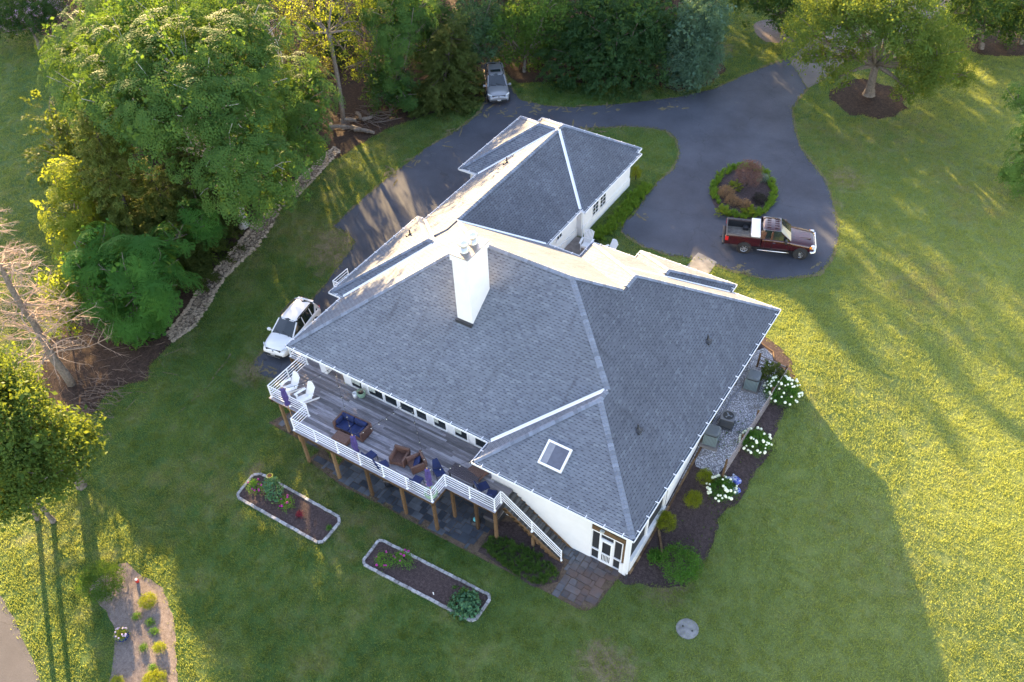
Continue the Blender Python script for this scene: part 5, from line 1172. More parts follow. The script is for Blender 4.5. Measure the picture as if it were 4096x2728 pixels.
# bed: walls and floor
bd = MB()
for s in (1, -1): bd.box(-h + .03, -.66, min(s * hw * .99, s * .80), max(s * hw * .99, s * .80), .62, ZB)
bd.box(-h, -h + .08, -.985, .985, .60, ZB + .0); bd.box(-.74, -.66, -.80, .80, .62, ZB + .01)
bed_o = bd.build('cargo_bed', M_pr, tk, local=True, bevel=.03)
bf = MB(); bf.box(-h + .08, -.74, -.8, .8, .72, .78); bf.build('bed_liner', plain('bed_floor', (.16, .145, .125), .9, var=.4, vs=4), tk, local=True)
for s in (1, -1):
    q = MB(); q.box(-h + .08, -.74, s * .80 - .006, s * .80 + .006, .78, ZB - .02); q.build('bed_side_liner', M_blk, tk, local=True)
    q = MB(); q.box(-h + .02, -.66, min(s * .995, s * .82), max(s * .995, s * .82), ZB + .001, ZB + .022); q.build('bed_rail_cap', M_blk, tk, local=True)
q = MB(); q.box(-h - .01, -h + .09, -.8, .8, ZB + .001, ZB + .022); q.build('tailgate_cap', M_blk, tk, local=True)
for s in (1, -1):
    q = MB(); q.box(-1.82, -1.45, s * .62 - .17, s * .62 + .17, .78, 1.02); q.build('wheel_well', M_blk, tk, local=True, bevel=.06)
# cab
g = MB(); loft(g, [(-.62, [(0, 1.24), (.90, 1.24), (.74, 1.80), (0, 1.86)]), (-.5, [(0, 1.24), (.92, 1.24), (.77, 1.84), (0, 1.90)]), (.55, [(0, 1.24), (.92, 1.24), (.77, 1.83), (0, 1.88)]), (1.28, [(0, 1.24), (.88, 1.24), (.86, 1.28), (0, 1.32)])]); fixn(g.build('window_band', M_cglass, tk, local=True))
r_ = MB(); loft(r_, [(-.66, [(0, 1.70), (.76, 1.70), (.73, 1.82), (0, 1.88)]), (-.5, [(0, 1.78), (.82, 1.76), (.77, 1.88), (0, 1.94)]), (.1, [(0, 1.8), (.83, 1.78), (.78, 1.89), (0, 1.95)]), (.5, [(0, 1.78), (.82, 1.75), (.77, 1.86), (0, 1.92)]), (.66, [(0, 1.72), (.78, 1.70), (.75, 1.78), (0, 1.85)])]); sub(fixn(r_.build('cab_roof', M_pr, tk, local=True)), 1)
rb_ = MB()
for k in range(5):
    y = -.5 + k * .25
    for x0, x1 in ((-.38, -.12), (.12, .42)): rb_.box(x0, x1, y - .012, y + .012, 1.90, 1.945)
rb_.build('roof_ribs', M_pr, tk, local=True)
p = MB()
for s in (1, -1):
    p.bar((.60, s * .785, 1.76), (1.27, s * .90, 1.27), .08, .05); p.bar((-.60, s * .77, 1.78), (-.60, s * .93, 1.24), .22, .05); p.bar((.02, s * .80, 1.80), (.02, s * .95, 1.24), .13, .04); p.bar((.02, s * .80, 1.80), (.02, s * .95, 1.24), .10, .06)
    slab(p, [(-.62, s * .80, 1.72), (-.35, s * .80, 1.74), (-.42, s * .935, 1.26), (-.62, s * .935, 1.26)], (0, s, .2), .02)
split_build(p, 'pillar', M_pr, tk, local=True)
wheels(tk, (-1.62, 2.06), hw, .40, .27, 6, math.radians(-24))
for s in (1, -1):
    q = MB(); q.tube([(-.78, s * 1.03, .42), (1.3, s * 1.03, .42)], .04, 8); q.build('running_board', M_chrome, tk, local=True, smooth=True)
    q = MB(); q.box(-h - .01, -h + .2, s * .9 - .09, s * .9 + .11, .90, 1.22) if s > 0 else q.box(-h - .01, -h + .2, -1.01, -.81, .90, 1.22); q.build('tail_light', M_red, tk, local=True, bevel=.02)
    q = MB(); q.box(2.62, 2.86, min(s * .74, s * .97), max(s * .74, s * .97), .84, 1.06); q.build('headlight', M_lampc, tk, local=True, bevel=.03)
    q = MB(); q.box(2.55, 2.70, min(s * .93, s * .99), max(s * .93, s * .99), .86, 1.03); q.build('turn_signal', M_amber, tk, local=True, bevel=.01)
    q = MB(); q.box(.86, 1.02, s * 1.14 - .12, s * 1.14 + .12, 1.22, 1.46); q.bar((.94, s * .92, 1.28), (.94, s * 1.04, 1.3), .05); q.build('mirror', M_blk, tk, local=True, bevel=.03)
    q = MB(); q.box(.14, .32, s * 1.005 - .012, s * 1.005 + .012, 1.02, 1.07); q.build('door_handle', M_chrome, tk, local=True)
    q = MB()
    for x in (-.38, .60 - .5, 1.2): q.box(x - .006, x + .006, s * 1.0 - .006, s * 1.0 + .006, .5, 1.2)
    q.build('door_gap', M_blk, tk, local=True)
gr = MB(); gr.box(2.84, 2.91, -.66, .66, .72, 1.02); gr.build('grille', M_blk, tk, local=True)
gr = MB(); gr.box(2.88, 2.93, -.72, .72, 1.0, 1.05); gr.box(2.88, 2.93, -.72, .72, .84, .88); gr.build('grille_bar', M_chrome, tk, local=True, bevel=.01)
bp = MB(); bp.tube([(2.62, -1.0, .58), (2.88, -.92, .58), (2.98, -.5, .58), (2.98, .5, .58), (2.88, .92, .58), (2.62, 1.0, .58)], .11, 10); bp.build('front_bumper', M_chrome, tk, local=True, smooth=True)
bp = MB(); bp.box(-h - .16, -h + .0, -.95, .95, .50, .66); bp.build('rear_bumper', M_blk, tk, local=True, bevel=.04)
hz_ = MB(); hz_.bar((-h - .1, 0, .45), (-h - .32, 0, .45), .06); hz_.build('tow_hitch', M_blk, tk, local=True)
pl = MB(); pl.box(2.99, 3.0, -.15, .15, .5, .62); pl.build('number_plate', M_plate, tk, local=True)
bx = thing('tool_box', tk.matrix_basis @ Vector((-1.02, 0, 1.325)), 'white box lying across the truck bed behind the cab', 'box', None, tk.rotation_euler.z)
q = MB(); q.box(-.28, .28, -.78, .82, -.5, .10); q.build('chest', M_pw, bx, local=True, bevel=.03); q = MB(); q.box(-.30, .30, -.97, .97, .0, .16); q.build('lid', M_pw, bx, local=True, bevel=.03)
# ---------------------------------------------------------------- deck furniture
def wicker():
    m, t, b, o = newmat('wicker'); p = opos(t); w1 = N(t, 'TexWave', wave_type='BANDS'); w1.inputs['Scale'].default_value = 18; w1.inputs['Distortion'].default_value = 1.0; L(t, p, w1.inputs[0])
    n = noise(t, p, 30, 3); c = ramp(t, mth(t, 'ADD', mth(t, 'MULTIPLY', w1.outputs['Fac'], .5), mth(t, 'MULTIPLY', n, .5)), [(.25, (.055, .028, .022)), (.55, (.15, .078, .062)), (.85, (.25, .145, .12))])
    L(t, c, b.inputs['Base Color']); b.inputs['Roughness'].default_value = .55; bump(t, b, w1.outputs['Fac'], .01); return m
M_wick = wicker(); M_navy = plain('navy_fabric', (.007, .018, .082), .85, var=.25, vs=5, bmp=.006, bs=40)
M_adir = plain('white_resin', (.84, .84, .85), .4, var=.02)
M_purp = plain('purple_canvas', (.075, .055, .20), .8, var=.25, vs=5)
DT = DZ + .003
def armchair(x, y, rz, label):
    t = thing('wicker_armchair', (x, y, DT), label, 'armchair', 'wicker armchairs on the deck', rz)   # faces local -y
    m = MB(); m.box(-.42, .42, -.42, .42, .06, .30); m.build('seat', M_wick, t, local=True, bevel=.02)
    m = MB(); m.box(-.44, .44, .30, .44, .30, .72); m.build('backrest', M_wick, t, local=True, bevel=.02)
    for s in (1, -1): m = MB(); m.box(min(s * .44, s * .32), max(s * .44, s * .32), -.43, .30, .05, .58); m.build('armrest', M_wick, t, local=True, bevel=.02)
    for sx in (1, -1):
        for sy in (1, -1): m = MB(); m.box(sx * .38 - .03, sx * .38 + .03, sy * .38 - .03, sy * .38 + .03, 0, .07); m.build('leg', M_wick, t, local=True)
    return t
a1 = armchair(-21.02, 20.15, math.radians(12), 'empty brown wicker armchair, left of the one holding a cushion')
a2 = armchair(-20.0, 20.28, math.radians(-32), 'brown wicker armchair with a loose navy cushion thrown into it')
def cushion(mb, x0, x1, y0, y1, z0, z1): mb.box(x0, x1, y0, y1, z0, z1)
c = thing('cushion', (-20.03, 20.33, DT + .36), 'navy cushion lying tilted in the right-hand wicker armchair', 'cushion', None, math.radians(-62)); m = MB(); M_ = Matrix.Rotation(math.radians(38), 4, 'X'); m.box(-.30, .30, -.24, .24, -.06, .06, M_=M_); m.build('cover', M_navy, c, local=True, bevel=.05)
ls = thing('wicker_loveseat', (-24.5, 20.45, DT), 'two-seat brown wicker sofa with navy cushions', 'sofa', None, math.radians(2))
m = MB(); m.box(-.95, .95, -.42, .45, .06, .30); m.build('seat', M_wick, ls, local=True, bevel=.02)
m = MB(); m.box(-.97, .97, .40, .50, .06, .74); m.build('backrest', M_wick, ls, local=True, bevel=.02)
for s in (1, -1): m = MB(); m.box(min(s * .98, s * .86), max(s * .98, s * .86), -.44, .40, .05, .70); m.build('armrest', M_wick, ls, local=True, bevel=.02)
for s in (1, -1):
    m = MB(); m.box(min(s * .01, s * .84), max(s * .01, s * .84), -.42, .22, .31, .46); m.build('seat_cushion', M_navy, ls, local=True, bevel=.05)
    m = MB(); m.box(min(s * .02, s * .83), max(s * .02, s * .83), .20, .38, .44, .82); m.build('back_cushion', M_navy, ls, local=True, bevel=.06)
m = MB(); m.box(-.84, -.70, -.34, .18, .46, .74); m.build('side_cushion', M_navy, ls, local=True, bevel=.05); m = MB(); m.box(.68, .84, -.38, .12, .46, .70); m.build('side_cushion', M_navy, ls, local=True, bevel=.05)
def table(x, y, rz, w_, d_, h_, label, nm='wicker_table'):
    t = thing(nm, (x, y, DT), label, 'table', None, rz); m = MB(); m.box(-w_ / 2, w_ / 2, -d_ / 2, d_ / 2, h_ - .28, h_); m.build('tabletop', M_wick, t, local=True, bevel=.015)
    for sx in (1, -1):
        for sy in (1, -1): m = MB(); m.box(sx * (w_ / 2 - .05) - .03, sx * (w_ / 2 - .05) + .03, sy * (d_ / 2 - .05) - .03, sy * (d_ / 2 - .05) + .03, 0, h_ - .27); m.build('leg', M_wick, t, local=True)
table(-24.55, 19.6, math.radians(3), .95, .62, .36, 'low brown wicker coffee table between the sofa and the railing')
table(-16.95, 21.55, math.radians(-12), .85, .75, .42, 'brown wicker ottoman half hidden beneath the low corner of the roof', 'wicker_ottoman')
# adirondack chairs
def adirondack(x, y, z, rz, label, group, sc_=1.04):
    t = thing('adirondack_chair', (x, y, z), label, 'chair', group, rz); t.scale = (sc_,) * 3      # faces local -y
    m = MB()
    for k in range(7):
        u = -.245 + k * .082; hh = .80 + .16 * math.cos(u * 5.2); y0 = .16
        a = Vector((u, y0, .26)); b_ = Vector((u * 1.18, y0 + hh * .42, .26 + hh * .86)); m.bar(a, b_, .072, .022, up=(0, -1, .4))
    m.bar((-.27, .30, .52), (.27, .30, .52), .06, .03); m.build('backrest', M_adir, t, local=True)
    m = MB()
    for k in range(7): yy = -.40 + k * .088; m.box(-.26, .26, yy, yy + .078, .37 - .018 * k, .392 - .018 * k)
    m.box(-.26, .26, -.43, -.405, .24, .39); m.build('seat', M_adir, t, local=True)
    for s in (1, -1):
        m = MB(); m.box(min(s * .27, s * .42), max(s * .27, s * .42), -.46, .26, .56, .585); m.build('armrest', M_adir, t, local=True, bevel=.008)
        m = MB(); m.box(s * .31 - .015, s * .31 + .015, -.42, -.31, 0, .56); m.build('leg', M_adir, t, local=True)
        m = MB(); m.bar((s * .28, -.40, .32), (s * .28, .62, .03), .025, .11); m.build('side_rail', M_adir, t, local=True)
    return t
adirondack(-29.45, 21.0, DT, math.radians(-15), 'white slatted garden chair on the deck, nearer the outer rail corner', 'garden chairs on the deck')
adirondack(-28.2, 20.85, DT, math.radians(-15), 'white slatted garden chair on the deck, second from the left rail', 'garden chairs on the deck')
adirondack(-21.5, 41.35, gz(-22, 41.4) + .18, math.radians(12), 'white slatted garden chair on the paved step by the garage wall', 'garden chairs at the front entry')
adirondack(-19.9, 41.4, gz(-20, 41.6) + .04, math.radians(-30), 'white slatted garden chair on the grass beside the paved step', 'garden chairs at the front entry')
# folded umbrellas
def umbrella(x, y, z0, H, label):
    t = thing('parasol', (x, y, z0), label, 'parasol', 'folded parasols along the deck rail')
    m = MB(); m.tube([(0, 0, 0), (0, 0, H)], .022, 8); m.lathe([(.03, H), (.035, H + .04), (0, H + .10)], n=8); m.build('pole', plain('parasol_wood', (.45, .26, .12), .5), t, local=True)
    m = MB(); g = random.Random(int(x * 10)); P_ = []; n = 20
    for i, (zz, r) in enumerate([(H - .02, .03), (H - .10, .12), (H - .16, .10), (H - .5, .125), (H - .85, .135), (H - 1.02, .085), (H - 1.06, .085), (H - 1.3, .14), (H - 1.34, .10)]):
        for j in range(n): a = 2 * math.pi * j / n; rr_ = r * (1 + (.28 if j % 2 else -.15) * (1 if i > 0 else 0)) * g.uniform(.92, 1.08); m.v.append((rr_ * math.cos(a), rr_ * math.sin(a), zz))
    for i in range(8):
        for j in range(n): m.f.append((i * n + j, i * n + (j + 1) % n, (i + 1) * n + (j + 1) % n, (i + 1) * n + j)); m.t.append(.5)
    fixn(m.build('canopy', M_purp, t, local=True))
    m = MB(); m.lathe([(.095, H - 1.06), (.10, H - 1.04), (.095, H - 1.02)], n=14); m.build('tie_strap', M_purp, t, local=True); return t
umbrella(-28.55, 19.78, 0.02, 4.55, 'folded purple parasol standing outside the left end of the rail')
umbrella(-22.95, 19.0, DT, 2.05, 'folded purple parasol at the rail in front of the coffee table')
umbrella(-18.25, 19.12, DT, 2.25, 'folded purple parasol in a green pot at the projecting rail corner')
M_cel = plain('celadon_glaze', (.28, .42, .30), .2, var=.1)
def pot(name, x, y, z, r, h_, mat, label, soil=True):
    t = thing(name, (x, y, z), label, 'planter'); m = MB(); m.lathe([(r * .55, 0), (r * .85, h_ * .25), (r, h_ * .6), (r * .88, h_ * .92), (r * .97, h_), (r * .84, h_), (r * .8, h_ * .85)], n=22); m.build('pot', mat, t, local=True, smooth=True)
    if soil: m = MB(); m.lathe([(r * .82, h_ * .84), (0, h_ * .88)], n=16); m.build('soil', M_mulch, t, local=True)
    return t
pt = pot('flower_pot', -18.25, 19.12, DT, .36, .38, M_cel, 'green glazed pot holding the parasol at the rail corner')
pt = pot('flower_pot', -25.75, 22.72, DT, .26, .42, M_cel, 'round green glazed pot against the window wall'); m = MB(); g_ = random.Random(4)
for k in range(7): m.tube([(0, 0, .36), (g_.uniform(-.15, .15), g_.uniform(-.15, .15), .5), (g_.uniform(-.3, .3), g_.uniform(-.3, .3), .55 + g_.uniform(0, .15))], .01, 4)
m.build('dry_stems', M_dead, pt, local=True)
t = thing('white_canister', (-26.05, 22.5, DT), 'small white canister beside the round green pot', 'canister'); m = MB(); m.lathe([(.12, 0), (.13, .34), (.12, .34), (.11, .05)], n=18); m.build('can', M_adir, t, local=True, smooth=True)
t = pot('flower_pot', -30.5, 23.8, DT, .22, .3, M_cel, 'small green pot in the deck corner beneath the eave')
# little flag
fl_ = thing('garden_flag', (-18.6, 19.2, DT + .3), 'tiny striped flag stuck in the pot at the rail corner', 'flag'); m = MB(); m.tube([(0, 0, 0), (0, 0, .5)], .006, 4); m.build('stick', M_blk, fl_, local=True)
def flagm():
    mm, t, b, o = newmat('flag_cloth'); p = opos(t); s = N(t, 'SeparateXYZ'); L(t, p, s.inputs[0]); f = mth(t, 'GREATER_THAN', mth(t, 'FRACT', mth(t, 'MULTIPLY', s.outputs[2], 22)), .5); c = mixc(t, f, (.7, .7, .72), (.5, .03, .05))
    cn = mth(t, 'MULTIPLY', mth(t, 'GREATER_THAN', s.outputs[2], .40), mth(t, 'LESS_THAN', s.outputs[0], .12)); c = mixc(t, cn, c, (.02, .04, .2)); L(t, c, b.inputs['Base Color']); return mm
m = MB(); m.add([(0, 0, .28), (.12, .03, .26), (.26, -.02, .25), (.26, -.02, .46), (.12, .03, .48), (0, 0, .5)], [(0, 1, 4, 5), (1, 2, 3, 4)]); fo_ = m.build('cloth', flagm(), fl_, local=True); fo_.modifiers.new('solid', 'SOLIDIFY').thickness = .004
# dining set with upright navy chairs seen over the rail
def sling(x, y, rz, label, tilt=0):
    t = thing('deck_chair', (x, y, DT), label, 'chair', 'navy high-back chairs along the rail', rz)
    m = MB(); m.box(-.26, .26, -.28, .24, .38, .45); m.build('seat', M_navy, t, local=True, bevel=.03)
    m = MB(); m.add([(-.27, .22, .42), (.27, .22, .42), (.15, .40, 1.02), (-.15, .40, 1.02), (-.25, .32, .42), (.25, .32, .42), (.13, .48, 1.0), (-.13, .48, 1.0)], [(0, 1, 2, 3), (5, 4, 7, 6), (0, 3, 7, 4), (1, 5, 6, 2), (3, 2, 6, 7), (0, 4, 5, 1)]); fixn(m.build('backrest', M_navy, t, local=True, bevel=.03))
    for sx in (1, -1):
        for sy in (1, -1): m = MB(); m.bar((sx * .24, sy * .24, 0), (sx * .24, sy * .22, .40), .03); m.build('leg', M_blk, t, local=True)
    return t
sling(-22.35, 19.35, math.radians(170), 'navy chair right of the middle parasol, seen through the rail'); sling(-21.4, 19.2, math.radians(150), 'navy chair between the middle parasol and the empty wicker armchair')
sling(-19.25, 19.3, math.radians(185), 'navy chair below the armchair with the cushion, tight against the rail'); sling(-18.6, 20.35, math.radians(60), 'navy chair just behind the inner rail corner')
sling(-16.1, 20.75, math.radians(150), 'navy cushion-backed chair in front of the bench at the right end'); sling(-15.45, 20.55, math.radians(200), 'rightmost navy chair, beside the head of the stairs')
bn = thing('slatted_bench', (-17.3, 20.95, DT), 'dark slatted table behind the inner rail corner', 'table', None, 0); m = MB()
for k in range(7): m.box(-.95, .75, -.36 + k * .105, -.28 + k * .105, .36, .39)
m.build('slats', plain('dark_timber', (.06, .05, .06), .7), bn, local=True)
for sx in (-.85, .65):
    for sy in (-.3, .25): m = MB(); m.box(sx - .03, sx + .03, sy - .03, sy + .03, 0, .36); m.build('leg', M_blk, bn, local=True)
# string lights
M_bulb = plain('clear_bulb', (.7, .7, .65), .1)
def string_lights(a, b_, sag, n, label):
    a, b_ = Vector(a), Vector(b_); t = thing('string_lights', a, label, 'string lights', 'strings of bulbs over the deck'); P_ = [a.lerp(b_, i / 16) - Vector((0, 0, sag * 4 * (i / 16) * (1 - i / 16))) for i in range(17)]
    m = MB(); m.tube(P_, .009, 4); m.build('cable', M_blk, t)
    for k in range(n):
        f = (k + .7) / n; q = a.lerp(b_, f) - Vector((0, 0, sag * 4 * f * (1 - f))); m = MB(); m.tube([q, q - Vector((0, 0, .09))], .022, 6); so_ = m.build('socket', M_blk, t); m = MB(); m.lathe([(.015, -.09), (.03, -.12), (.026, -.15), (0, -.165)], q, 8); m.build('bulb', M_bulb, so_, smooth=True)
string_lights((-27.0, 22.3, 4.85), (-28.55, 19.78, 4.5), .22, 6, 'bulb string from the eave to the leftmost parasol')
string_lights((-27.0, 22.3, 4.85), (-22.95, 19.0, DT + 2.08), .35, 7, 'bulb string from the left eave to the middle parasol')
string_lights((-22.0, 22.3, 4.85), (-22.95, 19.0, DT + 2.08), .3, 7, 'bulb string crossing the deck behind the sofa')
string_lights((-21.7, 22.3, 4.85), (-18.25, 19.12, DT + 2.3), .35, 7, 'bulb string from mid eave to the parasol at the rail corner')
string_lights((-16.6, 21.0, 4.85), (-18.25, 19.12, DT + 2.3), .25, 5, 'short bulb string from the low roof corner to the right parasol')
# ---------------------------------------------------------------- under the deck
bbq = thing('grill', (-15.6, 21.0, .05), 'dark covered gas grill on the patio under the head of the stairs', 'grill', None, math.radians(90))
m = MB(); m.box(-.62, .62, -.26, .30, .12, .86); m.build('cabinet', M_blk, bbq, local=True, bevel=.02); m = MB(); m.box(-.70, .70, -.34, .36, .86, 1.12); m.build('hood', plain('grill_hood', (.055, .05, .055), .35), bbq, local=True, bevel=.07)
m = MB(); m.tube([(-.45, -.38, .98), (.45, -.38, .98)], .018, 8); m.build('handle', M_chrome, bbq, local=True)
for s in (1, -1): m = MB(); m.lathe([(.09, -.03), (.09, .03)], (s * .55, .2, .09), 14, axis='X'); m.build('wheel', M_tyre, bbq, local=True)
pk = thing('covered_bundle', (-16.5, 20.35, .06), 'small dark bundle with a turquoise cloth beside the grill', 'bundle'); m = MB(); m.lathe([(.28, 0), (.3, .12), (.2, .24), (0, .28)], n=12); m.build('base', M_blk, pk, local=True); m = MB(); m.lathe([(.13, .22), (.15, .34), (.06, .42), (0, .42)], n=9); m.build('cloth', plain('turquoise_cloth', (.12, .45, .5), .8), pk, local=True)
pc = thing('patio_chair', (-22.1, 20.05, .05), 'patio chair with round base showing under the deck between posts', 'chair', None, math.radians(15))
m = MB(); 
for k in range(20): a, b_ = 2 * math.pi * k / 20, 2 * math.pi * (k + 1) / 20; m.bar((.3 * math.cos(a), .3 * math.sin(a), .03), (.3 * math.cos(b_), .3 * math.sin(b_), .03), .035)
for k in range(4): a = k * math.pi / 2; m.bar((0, 0, .08), (.3 * math.cos(a), .3 * math.sin(a), .04), .03)
m.bar((0, 0, .05), (0, 0, .4), .05); m.build('swivel_base', M_blk, pc, local=True); m = MB(); m.box(-.28, .28, -.26, .26, .40, .45); m.build('seat', plain('sling_fabric', (.14, .12, .11), .8), pc, local=True, bevel=.02); m = MB(); m.bar((-.0, .26, .44), (0, .42, .98), .54, .04); m.build('backrest', plain('sling_fabric', (.14, .12, .11), .8), pc, local=True)
for s in (1, -1): m = MB(); m.tube([(s * .3, -.24, .42), (s * .32, -.2, .64), (s * .32, .2, .66), (s * .3, .32, .7)], .018, 6); m.build('armrest', M_blk, pc, local=True)
ptb = thing('patio_table', (-21.3, 20.7, .05), 'round dark patio table mostly hidden beneath the deck', 'table'); m = MB(); m.lathe([(.62, .70), (.62, .73), (0, .73)], n=28); m.build('tabletop', plain('table_glass', (.02, .03, .05), .2), ptb, local=True); m = MB(); m.lathe([(.28, 0), (.05, .06), (.05, .7)], n=12); m.build('leg', M_blk, ptb, local=True)
# ---------------------------------------------------------------- side yard: gravel, edging, fence, air conditioners
def xy(px, py): q = gp(px, py); return (q.x, q.y)
eline = PX([(1446, 1320), (1487, 1252), (1529, 1181), (1572, 1102), (1597, 1056)]); grav = [(-8.0, 22.1)] + eline + PX([(1600, 1072), (1625, 1086), (1648, 1096)]) + [(-6.05, 31), (-5.95, 34), (-6.0, 36.4), (-6.6, 37.4), (-7.1, 38.2), (-7.7, 38.5), (-8.0, 38.0)]
patch('gravel', grav, M_wgravel, .045, jit=.03)
def edging(pts, label, mat=None, w_=.12, h_=.12, dz=.02):
    a = Vector((*pts[0], 0)); t = thing('timber_edging', (a.x, a.y, gz(a.x, a.y)), label, 'edging', 'timber edging in the side bed'); m = MB(); g = random.Random(len(label))
    P_ = []
    for i in range(len(pts) - 1):
        p, q = Vector(pts[i]), Vector(pts[i + 1]); k = max(1, int((q - p).length / .35))
        for j in range(k): P_.append(p.lerp(q, j / k))
    P_.append(Vector(pts[-1]))
    for p, q in zip(P_, P_[1:]): m.bar((p.x, p.y, gz(p.x, p.y) + h_ / 2 + dz - .03), (q.x, q.y, gz(q.x, q.y) + h_ / 2 + dz - .03), w_, h_, tone=g.random())
    m.build('logs', mat or M_post, t); return t
edging([(-7.95, 38.75), (-7.1, 38.45), (-6.75, 37.7)], 'short orange-brown timber edging round the rear gravel corner', w_=.07, h_=.05)
edging([(-6.75, 37.7), (-6.3, 36.8)], 'short timber edging between the rear gravel corner and the rail fence', w_=.07, h_=.05)
edging(eline + PX([(1616, 1022)]), 'long timber edging holding the narrow gravel strip by the wall')
edging(PX([(1511, 1205), (1519, 1250), (1524, 1296)]), 'crooked timber edging ending at the large leafy shrub')
fn = thing('rail_fence', (-5.95, 32, gz(-6, 32)), 'weathered horizontal rail fence screening the air conditioners', 'fence')
F0, F1, F2 = (-7.4, 36.75), (-5.72, 36.6), (-5.95, 28.45)
M_fence = wood_mat('fence_wood', (.14, .11, .10), (.27, .23, .22), (.42, .38, .37))
for (a, b_) in ((F0, F1), (F1, F2)):
    za, zb_ = gz(*a), gz(*b_); n_ = max(1, int((Vector(b_) - Vector(a)).length / 2.0))
    for k in range(n_ + 1):
        p = Vector(a).lerp(Vector(b_), k / n_)
        if a == F1 and k == 0: continue
        m = MB(); m.box(p.x - .05 - .06, p.x + .05 - .06, p.y - .05, p.y + .05, gz(p.x, p.y) - .2, 2.5 + 1.12 if True else 0, .4); m.build('post', M_post, fn)
    for k in range(4):
        z = 2.55 + .30 * k; m = MB(); m.bar((a[0], a[1], z), (b_[0], b_[1], z), .03, .085); m.build('rail', M_fence, fn)
M_acg = plain('ac_green_grey', (.15, .19, .20), .5, var=.1); M_acd = plain('ac_dark', (.06, .065, .075), .5)
def slats_mat():
    m, t, b, o = newmat('ac_louvre'); p = opos(t); s = N(t, 'SeparateXYZ'); L(t, p, s.inputs[0]); a = mth(t, 'ADD', s.outputs[0], s.outputs[1]); f = mth(t, 'FRACT', mth(t, 'MULTIPLY', a, 14)); c = ramp(t, f, [(.3, (.20, .26, .27)), (.5, (.10, .13, .14))]); L(t, c, b.inputs['Base Color']); bump(t, b, f, .01); return m
M_louv = slats_mat()
def ac_tall(x, y, label):
    z = max(gz(x, y), 2.1) + .05; t = thing('air_conditioner', (x, y, z), label, 'air conditioner', 'air conditioning units behind the rail fence', math.radians(8))
    m = MB(); m.box(-.5, .5, -.5, .5, -.35, .05); m.build('pad', plain('concrete_pad', (.16, .15, .15), .9), t, local=True)
    def octp(r, c): return [(r, -r + c), (r, r - c), (r - c, r), (-r + c, r), (-r, r - c), (-r, -r + c), (-r + c, -r), (r - c, -r)]
    m = MB(); m.prism(octp(.37, .09), .05, .80); m.build('cabinet', M_louv, t, local=True)
    m = MB(); 
    for sx in (1, -1):
        for sy in (1, -1): m.box(sx * .345 - .035, sx * .345 + .035, sy * .345 - .035, sy * .345 + .035, .05, .82)
    m.build('corner_trim', M_acg, t, local=True, bevel=.015)
    m = MB(); m.prism(octp(.36, .1), .80, .90); m.build('vent_band', M_blk, t, local=True)
    m = MB(); loft_v = [octp(.39, .11), octp(.385, .11), octp(.30, .1)]
    for i, (pl_, z_) in enumerate(zip(loft_v, (.90, .98, 1.05))): m.v += [(a, b_, z_) for a, b_ in pl_]
    for i in range(2):
        for j in range(8): m.f.append((i * 8 + j, i * 8 + (j + 1) % 8, i * 8 + 8 + (j + 1) % 8, i * 8 + 8 + j)); m.t.append(.5)
    m.f.append(tuple(range(16, 24))); m.t.append(.5); m.f.append(tuple(range(8))[::-1]); m.t.append(.5); m.build('top_cover', plain('ac_top', (.085, .10, .115), .45), t, local=True); return t
ac_tall(-7.15, 35.05, 'tall grey-green air conditioner standing alone near the fence corner')
ac_tall(-7.55, 30.35, 'tall grey-green air conditioner against the wall, beside the one with the open fan')
x, y = -7.25, 31.75; t = thing('air_conditioner', (x, y, gz(x, y) + .05), 'squat dark air conditioner with a round open fan on top', 'air conditioner', 'air conditioning units behind the rail fence', math.radians(8))
m = MB(); m.box(-.42, .42, -.42, .42, -.3, .04); m.build('pad', M_acd, t, local=True); m = MB(); m.box(-.36, .36, -.36, .36, .04, .66); m.build('cabinet', M_acd, t, local=True, bevel=.05)
m = MB(); m.box(-.38, .38, -.38, .38, .66, .70); m.build('top_cover', plain('ac_top2', (.12, .125, .14), .5), t, local=True, bevel=.04); m = MB(); m.lathe([(.30, .701), (.30, .715), (.27, .72), (.26, .704), (0, .704)], n=28); m.build('fan_guard', M_blk, t, local=True)
m = MB()
for k in range(3): a = k * 2.1; m.add([(.03 * math.cos(a), .03 * math.sin(a), .712), (.2 * math.cos(a - .3), .2 * math.sin(a - .3), .710), (.23 * math.cos(a + .25), .23 * math.sin(a + .25), .722)], [(0, 1, 2)])
m.lathe([(.06, .71), (.06, .73), (0, .73)], n=12); m.build('fan_blade', plain('fan_grey', (.15, .17, .2), .4), t, local=True)
t = thing('refrigerant_pipe', (-7.7, 33, gz(-7.7, 33)), 'grey insulated pipe running over the gravel along the wall', 'pipe'); m = MB(); m.tube([(-7.6, 35.1, 2.62), (-7.62, 34.4, 2.57), (-7.75, 33.6, 2.57), (-7.7, 32.8, 2.56), (-7.75, 32.1, 2.53), (-7.9, 31.3, 2.48)], .055, 7); m.build('hose', plain('pipe_wrap', (.16, .17, .21), .7, var=.3, vs=12), t)
def disc(px, py, r, mat, name, label, cat, h_=.03):
    q = gp(px, py); t = thing(name, q, label, cat); m = MB(); m.lathe([(r, -.03), (r, h_ * .7), (r * .9, h_), (0, h_ * 1.1)], n=24); m.build('lid', mat, t, local=True, smooth=False)
    m = MB(); m.lathe([(.05, h_), (.05, h_ * 1.1 + .015), (0, h_ * 1.1 + .015)], (r * .45, 0, 0), n=8); m.lathe([(.05, h_), (.05, h_ * 1.1 + .015), (0, h_ * 1.1 + .015)], (-r * .45, 0, 0), n=8); m.build('handle', M_blk, t, local=True)
M_conc = plain('worn_concrete', (.21, .205, .205), .9, var=.3, vs=4, bmp=.01, bs=20)
